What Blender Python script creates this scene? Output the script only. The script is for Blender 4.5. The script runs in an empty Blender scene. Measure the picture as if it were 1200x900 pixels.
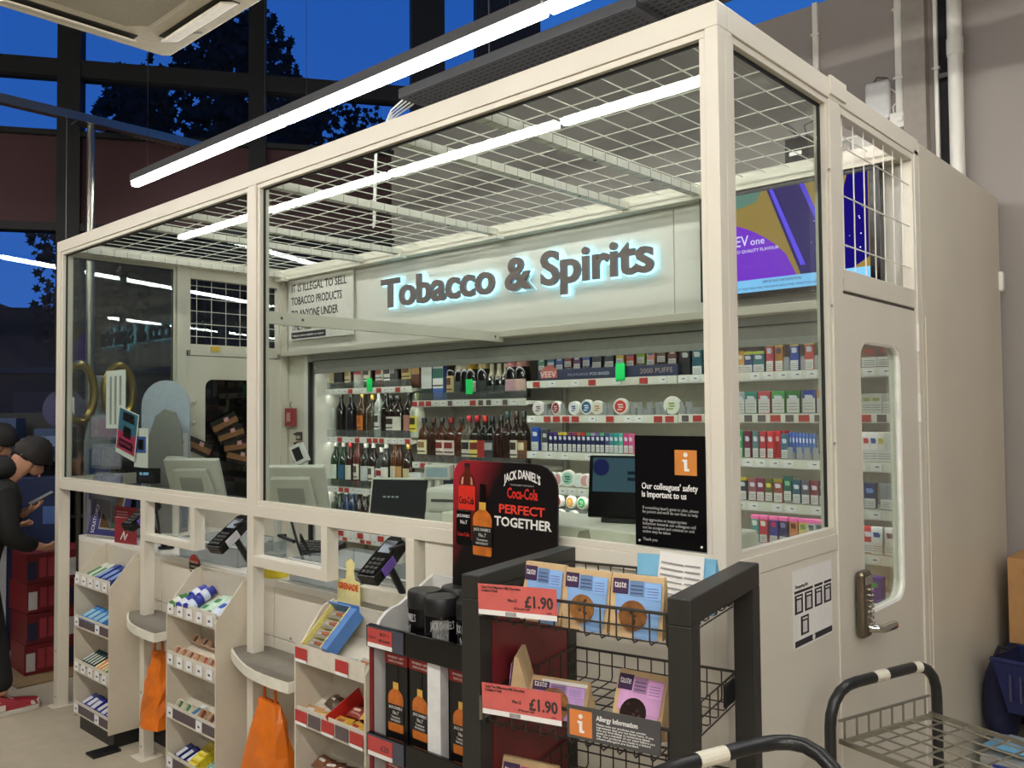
import bpy, math, random
from mathutils import Matrix, Vector
R = math.radians
random.seed(7)
sc = bpy.context.scene
col = sc.collection

# ------------------------------------------------------------------ camera
cam_d = bpy.data.cameras.new('camera'); cam = bpy.data.objects.new('camera', cam_d); col.objects.link(cam)
cam_d.sensor_width = 36.0; cam_d.lens = 30.06; cam_d.clip_start = 0.05; cam_d.clip_end = 200
cr = Vector((0.737625, 0.675155, -0.008710)); cu = Vector((0.028130, -0.017839, 0.999445)); cf = Vector((-0.674625, 0.737461, 0.032150))
cam.matrix_world = Matrix(((cr.x, cu.x, -cf.x, 0.98355), (cr.y, cu.y, -cf.y, -1.80670), (cr.z, cu.z, -cf.z, 1.6), (0, 0, 0, 1)))
sc.camera = cam

# ------------------------------------------------------------------ world: clear dusk sky
wd = bpy.data.worlds.new('dusk_sky'); sc.world = wd; wd.use_nodes = True
wn = wd.node_tree; wn.nodes.clear()
wo = wn.nodes.new('ShaderNodeOutputWorld'); wb = wn.nodes.new('ShaderNodeBackground')
wt = wn.nodes.new('ShaderNodeTexCoord'); ws = wn.nodes.new('ShaderNodeSeparateXYZ'); wr = wn.nodes.new('ShaderNodeValToRGB')
wr.color_ramp.elements[0].color = (0.026, 0.116, 0.400, 1); wr.color_ramp.elements[0].position = 0.0
wr.color_ramp.elements[1].color = (0.013, 0.080, 0.330, 1); wr.color_ramp.elements[1].position = 0.6
wn.links.new(wt.outputs['Generated'], ws.inputs[0]); wn.links.new(ws.outputs['Z'], wr.inputs[0])
wn.links.new(wr.outputs[0], wb.inputs[0]); wn.links.new(wb.outputs[0], wo.inputs[0]); wb.inputs[1].default_value = 1.0

# ------------------------------------------------------------------ exposure and path settings
STRIP = 29.0; STRIP_FRONT = 56.0
vs = sc.view_settings; vs.view_transform = 'Standard'; vs.look = 'None'; vs.gamma = 1.0; vs.use_curve_mapping = False; vs.exposure = 0.46
cy = sc.cycles
cy.max_bounces = 8; cy.diffuse_bounces = 4; cy.glossy_bounces = 4; cy.transmission_bounces = 6; cy.transparent_max_bounces = 40
cy.caustics_reflective = False; cy.caustics_refractive = False; cy.sample_clamp_indirect = 6.0

# ------------------------------------------------------------------ materials
def lin(c):
    out = []
    for v in c:
        v = v / 255.0
        out.append(v / 12.92 if v <= 0.04045 else ((v + 0.055) / 1.055) ** 2.4)
    return tuple(out)
_m = {}
def mat(rgb, rough=0.5, metal=0.0, var=0.06, scale=30.0, key=None, coat=0.0, alpha=1.0, bump=0.0):
    k = key or (tuple(rgb), rough, metal, var, scale, coat, alpha, bump)
    if k in _m: return _m[k]
    m = bpy.data.materials.new('paint_%d' % len(_m)); m.use_nodes = True; nt = m.node_tree
    b = nt.nodes['Principled BSDF']; c = lin(rgb)
    if var > 0:
        tc = nt.nodes.new('ShaderNodeTexCoord'); nz = nt.nodes.new('ShaderNodeTexNoise'); rp = nt.nodes.new('ShaderNodeValToRGB')
        nz.inputs['Scale'].default_value = scale; nz.inputs['Detail'].default_value = 3
        rp.color_ramp.elements[0].position = 0.3; rp.color_ramp.elements[1].position = 0.7
        rp.color_ramp.elements[0].color = tuple(x * (1 - var) for x in c) + (1,); rp.color_ramp.elements[1].color = tuple(min(1, x * (1 + var)) for x in c) + (1,)
        nt.links.new(tc.outputs['Object'], nz.inputs['Vector']); nt.links.new(nz.outputs['Fac'], rp.inputs[0]); nt.links.new(rp.outputs[0], b.inputs['Base Color'])
        if bump:
            bp = nt.nodes.new('ShaderNodeBump'); bp.inputs['Strength'].default_value = bump; bp.inputs['Distance'].default_value = 0.01
            nt.links.new(nz.outputs['Fac'], bp.inputs['Height']); nt.links.new(bp.outputs[0], b.inputs['Normal'])
    else:
        b.inputs['Base Color'].default_value = c + (1,)
    b.inputs['Roughness'].default_value = rough; b.inputs['Metallic'].default_value = metal
    b.inputs['Coat Weight'].default_value = coat; b.inputs['Alpha'].default_value = alpha
    _m[k] = m
    return m
def emit(rgb, s, key=None):
    k = ('e', tuple(rgb), s)
    if k in _m: return _m[k]
    m = bpy.data.materials.new('glow_%d' % len(_m)); m.use_nodes = True; nt = m.node_tree; nt.nodes.clear()
    o = nt.nodes.new('ShaderNodeOutputMaterial'); e = nt.nodes.new('ShaderNodeEmission')
    e.inputs[0].default_value = lin(rgb) + (1,); e.inputs[1].default_value = s
    nt.links.new(e.outputs[0], o.inputs[0]); _m[k] = m
    return m
def glassmat(tint=(245, 250, 247), ior=1.5, key='glass', rough=0.0, haze=0.0):
    if key in _m: return _m[key]
    m = bpy.data.materials.new(key); m.use_nodes = True; nt = m.node_tree; nt.nodes.clear()
    o = nt.nodes.new('ShaderNodeOutputMaterial'); t = nt.nodes.new('ShaderNodeBsdfTransparent'); g = nt.nodes.new('ShaderNodeBsdfGlossy')
    mx = nt.nodes.new('ShaderNodeMixShader')
    t.inputs[0].default_value = lin(tint) + (1,); g.inputs['Roughness'].default_value = rough
    # thin-pane reflectance from the angle of view, the same from both faces
    ge = nt.nodes.new('ShaderNodeNewGeometry'); dt = nt.nodes.new('ShaderNodeVectorMath'); dt.operation = 'DOT_PRODUCT'
    nt.links.new(ge.outputs['Normal'], dt.inputs[0]); nt.links.new(ge.outputs['Incoming'], dt.inputs[1])
    def mth(op, a, b=None):
        q = nt.nodes.new('ShaderNodeMath'); q.operation = op
        for i_, w in enumerate((a, b)):
            if w is None: continue
            if isinstance(w, (int, float)): q.inputs[i_].default_value = w
            else: nt.links.new(w, q.inputs[i_])
        return q.outputs[0]
    r0 = ((ior - 1) / (ior + 1)) ** 2
    fo = mth('ADD', mth('MULTIPLY', mth('POWER', mth('SUBTRACT', 1.0, mth('ABSOLUTE', dt.outputs['Value'])), 5.0), 1 - r0), r0)
    src = t.outputs[0]
    if haze > 0:
        d = nt.nodes.new('ShaderNodeBsdfDiffuse'); d.inputs[0].default_value = lin((230, 232, 230)) + (1,)
        m2 = nt.nodes.new('ShaderNodeMixShader'); m2.inputs[0].default_value = haze
        nt.links.new(t.outputs[0], m2.inputs[1]); nt.links.new(d.outputs[0], m2.inputs[2]); src = m2.outputs[0]
    nt.links.new(fo, mx.inputs[0]); nt.links.new(src, mx.inputs[1]); nt.links.new(g.outputs[0], mx.inputs[2]); nt.links.new(mx.outputs[0], o.inputs[0])
    _m[key] = m
    return m
WHITE = mat((214, 208, 194), 0.42, var=0.025, scale=4, key='white_paint')
WHITE2 = mat((222, 219, 210), 0.4, var=0.02, scale=5, key='white_board')
GREY = mat((150, 147, 142), 0.5)
DGREY = mat((70, 69, 68), 0.5)
BLACK = mat((20, 20, 22), 0.4, var=0.1)
BLACKG = mat((9, 9, 11), 0.18, var=0.1)
STEEL = mat((150, 148, 140), 0.32, metal=1.0)
CHROME = mat((205, 202, 195), 0.15, metal=1.0)
PAPER = mat((228, 226, 222), 0.7, var=0.02)
REDT = mat((186, 70, 66), 0.55, var=0.03)
GLASS = glassmat()
ACRYL = glassmat((236, 240, 240), 1.45, 'acrylic', 0.02, 0.06)
CLEARP = glassmat((225, 230, 232), 1.4, 'clear_plastic', 0.08, 0.22)

# ------------------------------------------------------------------ mesh helpers
class MB:
    def __init__(s): s.v = []; s.f = []
    def add(s, vs_, fs_, M=None):
        n = len(s.v)
        s.v += [tuple(M @ Vector(p)) for p in vs_] if M is not None else [tuple(p) for p in vs_]
        s.f += [tuple(i + n for i in f) for f in fs_]; return s
    def box(s, x0, x1, y0, y1, z0, z1, M=None):
        return s.add([(x0, y0, z0), (x1, y0, z0), (x1, y1, z0), (x0, y1, z0), (x0, y0, z1), (x1, y0, z1), (x1, y1, z1), (x0, y1, z1)],
                     [(0, 3, 2, 1), (4, 5, 6, 7), (0, 1, 5, 4), (1, 2, 6, 5), (2, 3, 7, 6), (3, 0, 4, 7)], M)
    def cbox(s, w, d, h, c=(0, 0, 0), M=None):
        return s.box(c[0] - w / 2, c[0] + w / 2, c[1] - d / 2, c[1] + d / 2, c[2] - h / 2, c[2] + h / 2, M)
    def cyl(s, p0, p1, r0, r1=None, n=12):
        p0 = Vector(p0); p1 = Vector(p1); d = (p1 - p0).normalized(); r1 = r0 if r1 is None else r1
        a = Vector((0, 0, 1)) if abs(d.z) < 0.9 else Vector((1, 0, 0)); u = d.cross(a).normalized(); w = d.cross(u)
        v = []
        for p, r in ((p0, r0), (p1, r1)):
            for i in range(n):
                t = 2 * math.pi * i / n; v.append(p + u * math.cos(t) * r + w * math.sin(t) * r)
        f = [(i, (i + 1) % n, n + (i + 1) % n, n + i) for i in range(n)] + [tuple(range(n - 1, -1, -1)), tuple(range(n, 2 * n))]
        return s.add(v, f)
    def lathe(s, prof, n=16, p=2.0, sy=1.0, M=None, a0=None, a1=None):
        v = []; f = []; full = a0 is None
        k = n if full else n + 1
        for r, z in prof:
            for i in range(k):
                t = 2 * math.pi * i / n if full else a0 + (a1 - a0) * i / n
                c, q = math.cos(t), math.sin(t)
                v.append((r * math.copysign(abs(c) ** (2 / p), c), r * sy * math.copysign(abs(q) ** (2 / p), q), z))
        for j in range(len(prof) - 1):
            for i in range(n):
                i2 = (i + 1) % k
                f.append((j * k + i, j * k + i2, (j + 1) * k + i2, (j + 1) * k + i))
        if full:
            f.append(tuple(range(k - 1, -1, -1))); f.append(tuple(range((len(prof) - 1) * k, len(prof) * k)))
        return s.add(v, f, M)
    def tube(s, pts, r, n=8, closed=False):
        pts = [Vector(p) for p in pts]; m = len(pts); v = []; f = []; prev = None
        for i, p in enumerate(pts):
            a = pts[(i - 1) % m] if (closed or i > 0) else p; b = pts[(i + 1) % m] if (closed or i < m - 1) else p
            d = (b - a).normalized()
            if prev is None:
                q = Vector((0, 0, 1)) if abs(d.z) < 0.9 else Vector((1, 0, 0)); u = d.cross(q).normalized()
            else: u = (prev - d * prev.dot(d)).normalized()
            prev = u; w = d.cross(u); rr = r[i] if isinstance(r, (list, tuple)) else r
            for k in range(n):
                t = 2 * math.pi * k / n; v.append(p + u * math.cos(t) * rr + w * math.sin(t) * rr)
        for i in range(m if closed else m - 1):
            j = (i + 1) % m
            for k in range(n): f.append((i * n + k, i * n + (k + 1) % n, j * n + (k + 1) % n, j * n + k))
        if not closed: f.append(tuple(range(n - 1, -1, -1))); f.append(tuple(range((m - 1) * n, m * n)))
        return s.add(v, f)
    def prism(s, poly, ax, a, b, M=None):
        n = len(poly); v = []
        for h in (a, b):
            for p, q in poly:
                v.append((h, p, q) if ax == 'x' else (p, h, q) if ax == 'y' else (p, q, h))
        return s.add(v, [tuple(range(n - 1, -1, -1)), tuple(range(n, 2 * n))] + [(i, (i + 1) % n, n + (i + 1) % n, n + i) for i in range(n)], M)
    def ball(s, c, rx, ry, rz, n=12, m=8, M=None):
        v = []; f = []
        for j in range(m + 1):
            ph = math.pi * j / m
            for i in range(n):
                t = 2 * math.pi * i / n; v.append((c[0] + rx * math.sin(ph) * math.cos(t), c[1] + ry * math.sin(ph) * math.sin(t), c[2] + rz * math.cos(ph)))
        for j in range(m):
            for i in range(n): f.append((j * n + i, (j + 1) * n + i, (j + 1) * n + (i + 1) % n, j * n + (i + 1) % n))
        return s.add(v, f, M)
    def pillow(s, w, h, t, n=10, m=8, M=None):
        v = []; f = []
        for sd in (1, -1):
            for j in range(m + 1):
                for i in range(n + 1):
                    a = 2 * i / n - 1; b = 2 * j / m - 1
                    th = t / 2 * max(0, (1 - a ** 4)) ** 0.7 * max(0, (1 - b * b)) ** 0.6 + 0.0004
                    v.append((a * w / 2, sd * -th, b * h / 2 * (1 - 0.06 * (1 - a * a))))
        k = (n + 1) * (m + 1)
        for j in range(m):
            for i in range(n):
                q = j * (n + 1) + i
                f.append((q, q + 1, q + n + 2, q + n + 1)); f.append((k + q, k + q + n + 1, k + q + n + 2, k + q + 1))
        return s.add(v, f, M)
    def mesh(s, name, m, smooth=False):
        me = bpy.data.meshes.new(name); me.from_pydata(s.v, [], s.f); me.materials.append(m); me.update()
        if smooth:
            me.polygons.foreach_set('use_smooth', [True] * len(me.polygons)); 
            try: me.set_sharp_from_angle(angle=R(42))
            except Exception: pass
        return me
    def build(s, name, m, parent=None, smooth=False, bevel=0.0, loc=None, rot=None):
        return link(name, s.mesh(name, m, smooth), parent, bevel, loc, rot)
def link(name, me, parent=None, bevel=0.0, loc=None, rot=None):
    o = bpy.data.objects.new(name, me); col.objects.link(o)
    if parent is not None: o.parent = parent
    if loc is not None: o.location = loc
    if rot is not None: o.rotation_euler = rot
    if bevel:
        b = o.modifiers.new('edge', 'BEVEL'); b.width = bevel; b.segments = 2; b.limit_method = 'ANGLE'
    return o
def tag(o, label, cat=None, group=None, kind=None):
    o['label'] = label
    if cat: o['category'] = cat
    if group: o['group'] = group
    if kind: o['kind'] = kind
    return o
def thing(name, label, cat, loc=(0, 0, 0), rotz=0.0, group=None, kind=None, rot=None):
    o = bpy.data.objects.new(name, None); col.objects.link(o); o.empty_display_size = 0.05
    o.location = loc; o.rotation_euler = rot if rot is not None else (0, 0, rotz)
    return tag(o, label, cat, group, kind)
_tc = {}
def text_mesh(s, size, m, bold=0.0, ext=0.0004, align='LEFT', width=None, space=1.0, bend=None, res=2):
    k = (s, size, m.name, bold, ext, align, width, space, bend)
    if k in _tc: return _tc[k]
    cu_ = bpy.data.curves.new('lettering', 'FONT'); cu_.body = s; cu_.size = size; cu_.align_x = align; cu_.offset = bold; cu_.extrude = ext; cu_.space_line = space; cu_.resolution_u = res
    ob = bpy.data.objects.new('lettering_tmp', cu_)
    me = bpy.data.meshes.new_from_object(ob)
    bpy.data.objects.remove(ob); bpy.data.curves.remove(cu_)
    if width:
        xs = [v.co.x for v in me.vertices]
        if xs:
            k2 = width / (max(xs) - min(xs))
            for v in me.vertices: v.co.x *= k2
    if bend:
        for v in me.vertices:
            t = v.co.x / bend; rr = bend + v.co.z; v.co = Vector((rr * math.sin(t), v.co.y, rr * math.cos(t)))
    me.materials.clear(); me.materials.append(m); me.name = 'lettering'
    _tc[k] = me
    return me
FRONT = (R(90), 0, 0); SIDE = (R(90), 0, R(90))
def text(s, size, m, parent, loc, rot=FRONT, name='lettering', **kw):
    return link(name, text_mesh(s, size, m, **kw), parent, 0, loc, rot)
ORD = ['first', 'second', 'third', 'fourth', 'fifth', 'sixth', 'seventh', 'eighth', 'ninth', 'tenth', 'eleventh', 'twelfth', 'thirteenth', 'fourteenth', 'fifteenth', 'sixteenth', 'seventeenth', 'eighteenth', 'nineteenth', 'twentieth', 'twenty-first', 'twenty-second', 'twenty-third', 'twenty-fourth']
def lab16(d, o, rel, where):
    s = '%s, %s from left %s %s' % (d, o, rel, where)
    s = s if len(s.split()) <= 16 else '%s, %s %s %s' % (d, o, rel, where)
    return s if len(s.split()) <= 16 else s.replace('with ', '').replace(' the ', ' ')
def struct(name, mb, m, label=None, parent=None, bevel=0.0):
    o = mb.build(name, m, parent, bevel=bevel); o['kind'] = 'structure'
    if label: o['label'] = label
    return o
# ================================================================== THE SETTING
FLOORM = mat((176, 166, 146), 0.75, var=0.10, scale=9, bump=0.05, key='floor_concrete')
_nt = FLOORM.node_tree; _nz = [n for n in _nt.nodes if n.type == 'TEX_NOISE'][0]; _nz.inputs['Detail'].default_value = 9; _nz.inputs['Roughness'].default_value = 0.75
struct('floor', MB().prism([(-9.1, -9.1), (6.6, -9.1), (6.6, 2.8), (-4.3, 2.8), (-8.95, -4.02), (-9.1, -4.02)], 'z', -.1, 0), FLOORM, 'pale concrete shop floor')
struct('ground_outside', MB().box(-60, 40, -40, 60, -.2, -.11), mat((40, 42, 48), .9), 'dark pavement outside the windows')
WALLM = mat((150, 142, 137), 0.8, var=0.03, scale=2, key='grey_wall')
struct('wall_back', MB().box(-4.42, 7, 2.66, 2.80, 0, 3.78), WALLM, 'grey painted wall behind the kiosk')
struct('wall_right', MB().box(6.5, 6.6, -9, 2.66, 0, 5.6), WALLM)
struct('wall_front', MB().box(-9, 6.6, -9.1, -9, 0, 5.6), WALLM)
struct('wall_left', MB().box(-9.1, -9, -9, -3.9, 0, 5.6), WALLM)
_wl = struct('wall_left_return', MB().box(-7.4, -2.8, -.05, .1, 0, 5.6), mat((84, 82, 82), .8, var=.03, scale=2), 'dark grey wall continuing from the glazing'); _wl.location = (-4.81972, 2.10765, 0); _wl.rotation_euler = (0, 0, R(56.0))
struct('ceiling', MB().prism([(-9, -9), (6.6, -9), (6.6, 2.8), (-4.2, 2.8), (-8.8, -3.9), (-9, -3.9)], 'z', 5.6, 5.7), mat((52, 52, 54), 0.9))
# shallow pilaster, conduits, pipe on the back wall
struct('trim_1', MB().box(-0.405, -0.30, 2.60, 2.66, 2.6, 3.78), mat((150, 142, 134), 0.8), 'shallow grey pilaster on the back wall')
for i, (x, w, lb) in enumerate(((-0.858, .03, 'white cable trunking running down the wall behind the wireless box shelf'), (-0.435, .035, 'white cable trunking ending at the wall socket above the kiosk'), (-0.262, .018, 'thin white conduit beside the dark gap near the pipe'))):
    t = thing('cable_trunking', lb, 'trunking', (x, 2.66, 0))
    z0 = (2.62, 3.08, 2.6)[i]
    y1 = 0 if i != 1 else 0
    MB().box(-w / 2, w / 2, -.025, 0, z0, 3.78).build('cover', WHITE2, t, bevel=.003)
    for zz in (3.25, 3.6): MB().box(-w / 2 - .008, w / 2 + .008, -.028, 0, zz, zz + .012).build('clip', WHITE2, t)
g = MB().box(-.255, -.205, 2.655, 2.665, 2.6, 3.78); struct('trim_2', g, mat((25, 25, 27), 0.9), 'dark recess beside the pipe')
p = thing('soil_pipe', 'thick white vertical pipe in the corner above the kiosk', 'pipe', (-.165, 2.60, 0))
MB().cyl((0, 0, 2.58), (0, 0, 3.78), .033, n=20).build('pipe_run', WHITE2, p, smooth=True)
MB().cyl((0, 0, 3.28), (0, 0, 3.36), .037, n=20).build('collar', WHITE2, p, smooth=True)
MB().box(-.075, 0, .0, .012, 3.19, 3.21).build('bracket', STEEL, p)

# diagonal curtain wall (local x runs along the glass, local y points outdoors)
W0 = (-4.81972, 2.10765, 0); WR = R(56.0)
win = thing('window_1', 'dark framed curtain wall glazing with a maroon band', None, W0, WR, kind='structure')
FR = mat((6, 7, 9), 0.7); MAR = mat((56, 22, 27), 0.7, var=0.04)
mull = [(-2.82, -2.72), (-1.81, -1.65), (-.437, -.306), (.85, 1.124), (1.40, 1.95)]
for a, b in mull: MB().box(a, b, -.06, .10, 0, 5.6).build('mullion', FR, win)
for z0, z1 in ((4.15, 4.28), (2.98, 3.04), (3.70, 3.74), (0, .12)): MB().box(-2.8, 1.9, -.05, .09, z0, z1).build('transom', FR, win)
MB().box(-2.8, 1.6, .0, .06, 3.04, 3.70).build('spandrel_panel', MAR, win)
WG = glassmat((235, 242, 250), 1.5, 'window_glass')
for i in range(len(mull) - 1):
    a, b = mull[i][1], mull[i + 1][0]
    for z0, z1 in ((.12, 2.98), (3.74, 4.15), (4.28, 5.6)): MB().box(a, b, .02, .03, z0, z1).build('pane', WG, win)
# trees and a low building outdoors, in the same local frame
LEAF = mat((15, 22, 26), 0.9, var=0.2); BARK = mat((22, 22, 24), 0.9)
def tree(label, t, d, blobs, trunk_z, n, size, seed):
    rnd = random.Random(seed)
    base = Matrix.Translation(W0) @ Matrix.Rotation(WR, 4, 'Z')
    tr = thing('street_tree', label, 'tree', tuple(base @ Vector((t, d, 0))), WR, group='trees outside the window')
    mb = MB(); mb.tube([(0, 0, 0), (.03, 0, trunk_z * .5), (-.02, 0, trunk_z)], [.13, .1, .05])
    for bx, bz, rx, rz in blobs: mb.tube([(0, 0, trunk_z * .7), (bx * .5, 0, bz * .75), (bx, 0, bz)], [.05, .03, .015], n=6)
    mb.build('trunk', BARK, tr)
    lf = MB()
    for bx, bz, rx, rz in blobs:
        for _ in range(n):
            a = rnd.random() * 2 * math.pi; q = rnd.random() ** .55
            cx, cz = bx + rx * q * math.cos(a), bz + rz * q * math.sin(a)
            cyy = (rnd.random() - .5) * .8
            s = size * (.6 + rnd.random() * .7); ang = rnd.random() * 6.28; til = rnd.random() * .9
            M = Matrix.Translation((cx, cyy, cz)) @ Matrix.Rotation(ang, 4, 'Y') @ Matrix.Rotation(til, 4, 'X')
            pts = [(0, 0, -.5), (.2, 0, -.25), (.5, 0, -.2), (.28, 0, .05), (.4, 0, .35), (.12, 0, .25), (0, 0, .6), (-.12, 0, .25), (-.4, 0, .35), (-.28, 0, .05), (-.5, 0, -.2), (-.2, 0, -.25)]
            lf.add([(x * s, y * s, z * s) for x, y, z in pts], [(0, 1, 10 + 1), (1, 2, 3), (3, 4, 5), (5, 6, 7), (7, 8, 9), (9, 10, 11), (1, 3, 5, 7, 9, 11)], M)
    o = lf.build('foliage', LEAF, tr); o['kind'] = 'stuff'
tree('large dark tree filling the panes under the ceiling unit', -1.4, 5.0, [(.0, 5.7, 1.0, .75), (-.75, 5.55, .45, .55), (.75, 6.2, .55, .8), (.55, 5.4, .8, .45), (.3, 6.6, .7, .5), (1.2, 5.7, .5, .5)], 4.8, 430, .135, 3)
tree('sparse dark treetop just left of the perforated cable tray', 1.0, 6.2, [(0, 5.65, .5, .55), (.6, 5.5, .45, .5), (-.6, 5.9, .55, .5)], 4.6, 190, .12, 5)
tree('dark tree low behind the left window beside the pole', -3.0, 5.0, [(.1, 3.9, .55, .5), (.0, 3.0, .35, .7), (.5, 4.1, .5, .35), (.6, 3.0, .4, .8)], 2.6, 200, .12, 9)
bb = Matrix.Translation(W0) @ Matrix.Rotation(WR, 4, 'Z')
bd = thing('low_building', 'low dark blue-grey building outside the left window', 'building', tuple(bb @ Vector((-5, 13, 0))), WR)
BM = mat((30, 33, 42), 0.9, var=.04)
MB().box(-8, 9, 0, 4, 0, 3.3).build('wall', BM, bd); MB().box(-8, 9, -.08, 0, 2.5, 2.62).build('ledge', mat((52, 58, 70), .8), bd)
MB().box(-8, -1.75, .5, 3, 3.3, 4.15).build('roof_block', mat((24, 27, 34), .9), bd); MB().box(-1.6, .3, .5, 3, 3.3, 3.95).build('roof_block', mat((20, 24, 32), .9), bd)
MB().box(-.1, 13, .3, 4, 3.3, 6.0).build('roof_block', mat((10, 11, 14), .9), bd)  # tall block added to darken the panes where the dark ceiling reflects
for k in range(8): MB().box(-7 + k * 2, -6 + k * 2, -.03, 0, .9, 2.1).build('window', mat((26, 34, 50), .3), bd)

# hanging strip lights
HOUS = mat((96, 96, 98), 0.5); WIRE = mat((120, 120, 120), .4, metal=.8)
TUBE = emit((255, 253, 248), STRIP); TUBE2 = emit((255, 251, 243), STRIP_FRONT)
def strip(x0, x1, y, z, label, group):
    t = thing('strip_light', label, 'light', ((x0 + x1) / 2, y, z), 0, group); h = (x1 - x0) / 2
    MB().box(-h, h, -.035, .035, .035, .085).build('housing', HOUS, t)
    MB().prism([(-.028, .035), (-.028, .012), (-.018, 0), (.018, 0), (.028, .012), (.028, .035)], 'x', -h + .01, h - .01).build('diffuser', TUBE if y > 0 else TUBE2, t)
    for sx in (-h + .2, h - .2): MB().cyl((sx, 0, .085), (sx, 0, 5.6 - z), .0015, n=5).build('suspension_wire', WIRE, t)
names = ['leftmost', 'second from left', 'third from left', 'fourth from left', 'fifth from left', 'sixth from left', 'seventh from left']
for k in range(4): strip(-4.99 + 1.9 * k, -4.99 + 1.9 * k + 1.885, .81, 3.2, 'lit white strip light, %s in the row hung above the kiosk' % names[k], 'strip lights above the kiosk')
for k in range(7): strip(-6.52 + 1.5 * k + .015, -6.52 + 1.5 * k + 1.485, -1.84, 3.2, 'lit strip light, %s in the row reflected in the kiosk glass' % names[k], 'strip lights over the aisle')
for k in range(3): strip(.9 + 1.9 * k, .9 + 1.9 * k + 1.85, -3.5, 3.2, 'added fill strip light, %s in the row behind the camera' % names[k], 'fill strip lights behind the camera')  # unseen row added to brighten the kiosk front
for k in range(3): strip(.3 + 1.9 * k, .3 + 1.9 * k + 1.85, -5.2, 3.2, 'lit strip light, %s in the far row behind the camera' % names[k], 'strip lights at the shop front')
# perforated cable tray behind the front light row
tr = thing('cable_tray', 'grey perforated metal cable tray above the kiosk roof', 'cable tray', (0, 0, 3.3))
TM = mat((66, 66, 68), .45, metal=.3)
MB().box(-2.55, 2.6, 1.17, 1.40, 0, .006).build('tray_bed', TM, tr)
MB().box(-2.55, 2.6, 1.165, 1.17, 0, .05).build('tray_lip', TM, tr); MB().box(-2.55, 2.6, 1.40, 1.405, 0, .05).build('tray_lip', TM, tr)
pf = MB()
for i in range(120):
    for j in range(6): pf.box(-2.5 + i * .042, -2.475 + i * .042, 1.19 + j * .034, 1.199 + j * .034, -.0012, .0)
o = pf.build('perforation', mat((26, 26, 28), .9), tr); o['kind'] = 'stuff'
for x in (-1.9, -.7, .6): MB().cyl((x, 1.2, .0), (x, 1.2, 2.3), .004, n=6).build('hanger_rod', WIRE, tr)
MB().box(-1.02, -.98, 1.12, 1.5, -.03, 0).build('cross_bracket', TM, tr)
for k in range(4):
    tag(MB().tube([(-2.56 - .01 * k, 1.22 + .03 * k, 3.32), (-2.68 - .03 * k, 1.22 + .03 * k, 3.28), (-2.78 - .03 * k, 1.2 + .02 * k, 3.1), (-2.8 - .03 * k, 1.2 + .02 * k, 2.66)], .005, n=6).build('data_cable', mat((200, 200, 196), .5), smooth=True), '%s grey cable dropping from the end of the cable tray' % ['leftmost', 'second', 'third', 'rightmost'][3 - k], 'cable', 'cables off the tray')

# ceiling cassette air conditioner
ac = thing('air_conditioner', 'cream ceiling cassette air conditioner with louvre flaps', 'air conditioner', (-2.46, -.41, 3.3))
CR = mat((222, 214, 196), .5); H = .475
poly = [(-H, -H + .03), (-H + .03, -H), (H - .03, -H), (H, -H + .03), (H, H - .03), (H - .03, H), (-H + .03, H), (-H, H - .03)]
MB().prism(poly, 'z', .0, .035).build('fascia', CR, ac, bevel=.006)
MB().box(-.40, .40, -.40, .40, .035, .30).build('casing', mat((190, 186, 176), .6), ac)
q = .27; c2 = .07
MB().prism([(-q, -q + c2), (-q + c2, -q), (q - c2, -q), (q, -q + c2), (q, q - c2), (q - c2, q), (-q + c2, q), (-q, q - c2)], 'z', -.014, .0).build('intake_surround', CR, ac, bevel=.004)
q = .245
gr = MB().prism([(-q, -q + c2), (-q + c2, -q), (q - c2, -q), (q, -q + c2), (q, q - c2), (q - c2, q), (-q + c2, q), (-q, q - c2)], 'z', -.017, -.014).build('intake_grille', mat((176, 168, 152), .8, var=.12, scale=160), ac)
for k in range(4):
    M = Matrix.Rotation(R(90 * k), 4, 'Z')
    MB().box(-.27, .27, .335, .425, -.004, 0, M).build('air_slot', mat((60, 58, 54), .8), ac)
    M2 = M @ Matrix.Translation((0, .385, -.012)) @ Matrix.Rotation(R(18), 4, 'X')
    MB().box(-.265, .265, -.045, .045, -.004, .004, M2).build('louvre_flap', mat((212, 204, 186), .5), ac)
MB().box(.19, .25, .385, .40, -.003, 0, Matrix.Rotation(R(45), 4, 'Z')).build('badge', GREY, ac)
for sx in (-.38, .38):
    for sy in (-.38, .38): MB().cyl((sx, sy, .3), (sx, sy, 2.3), .005, n=6).build('hanger_rod', WIRE, ac)
# steel pole and overhead rail left of the kiosk
pr_ = thing('steel_pole', 'brushed steel pole rising behind the left kiosk glass', 'pole', (-5.2, .596, 0))
MB().cyl((0, 0, 0), (0, 0, 3.63), .027, n=20).build('shaft', STEEL, pr_, smooth=True)
MB().box(-.07, .07, -.11, .11, 3.63, 3.64).build('top_plate', STEEL, pr_); MB().box(-.08, .08, -.08, .08, 0, .01).build('base_plate', STEEL, pr_)
rl = thing('overhead_rail', 'galvanised overhead rail carried by the steel pole', 'rail', (-5.2, 0, 3.64))
MB().box(-.03, .03, -1.7, 1.45, 0, .004).build('web', STEEL, rl); MB().box(-.034, -.03, -1.7, 1.45, 0, .06).build('flange', STEEL, rl); MB().box(.03, .034, -1.7, 1.45, 0, .06).build('flange', STEEL, rl)
lk = MB()
for k in range(9): lk.cyl((-.01, .9 + k * .04, -.005), (.01, .915 + k * .04, -.02), .006, n=6)
lk.build('hook_track', CHROME, rl)
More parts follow.
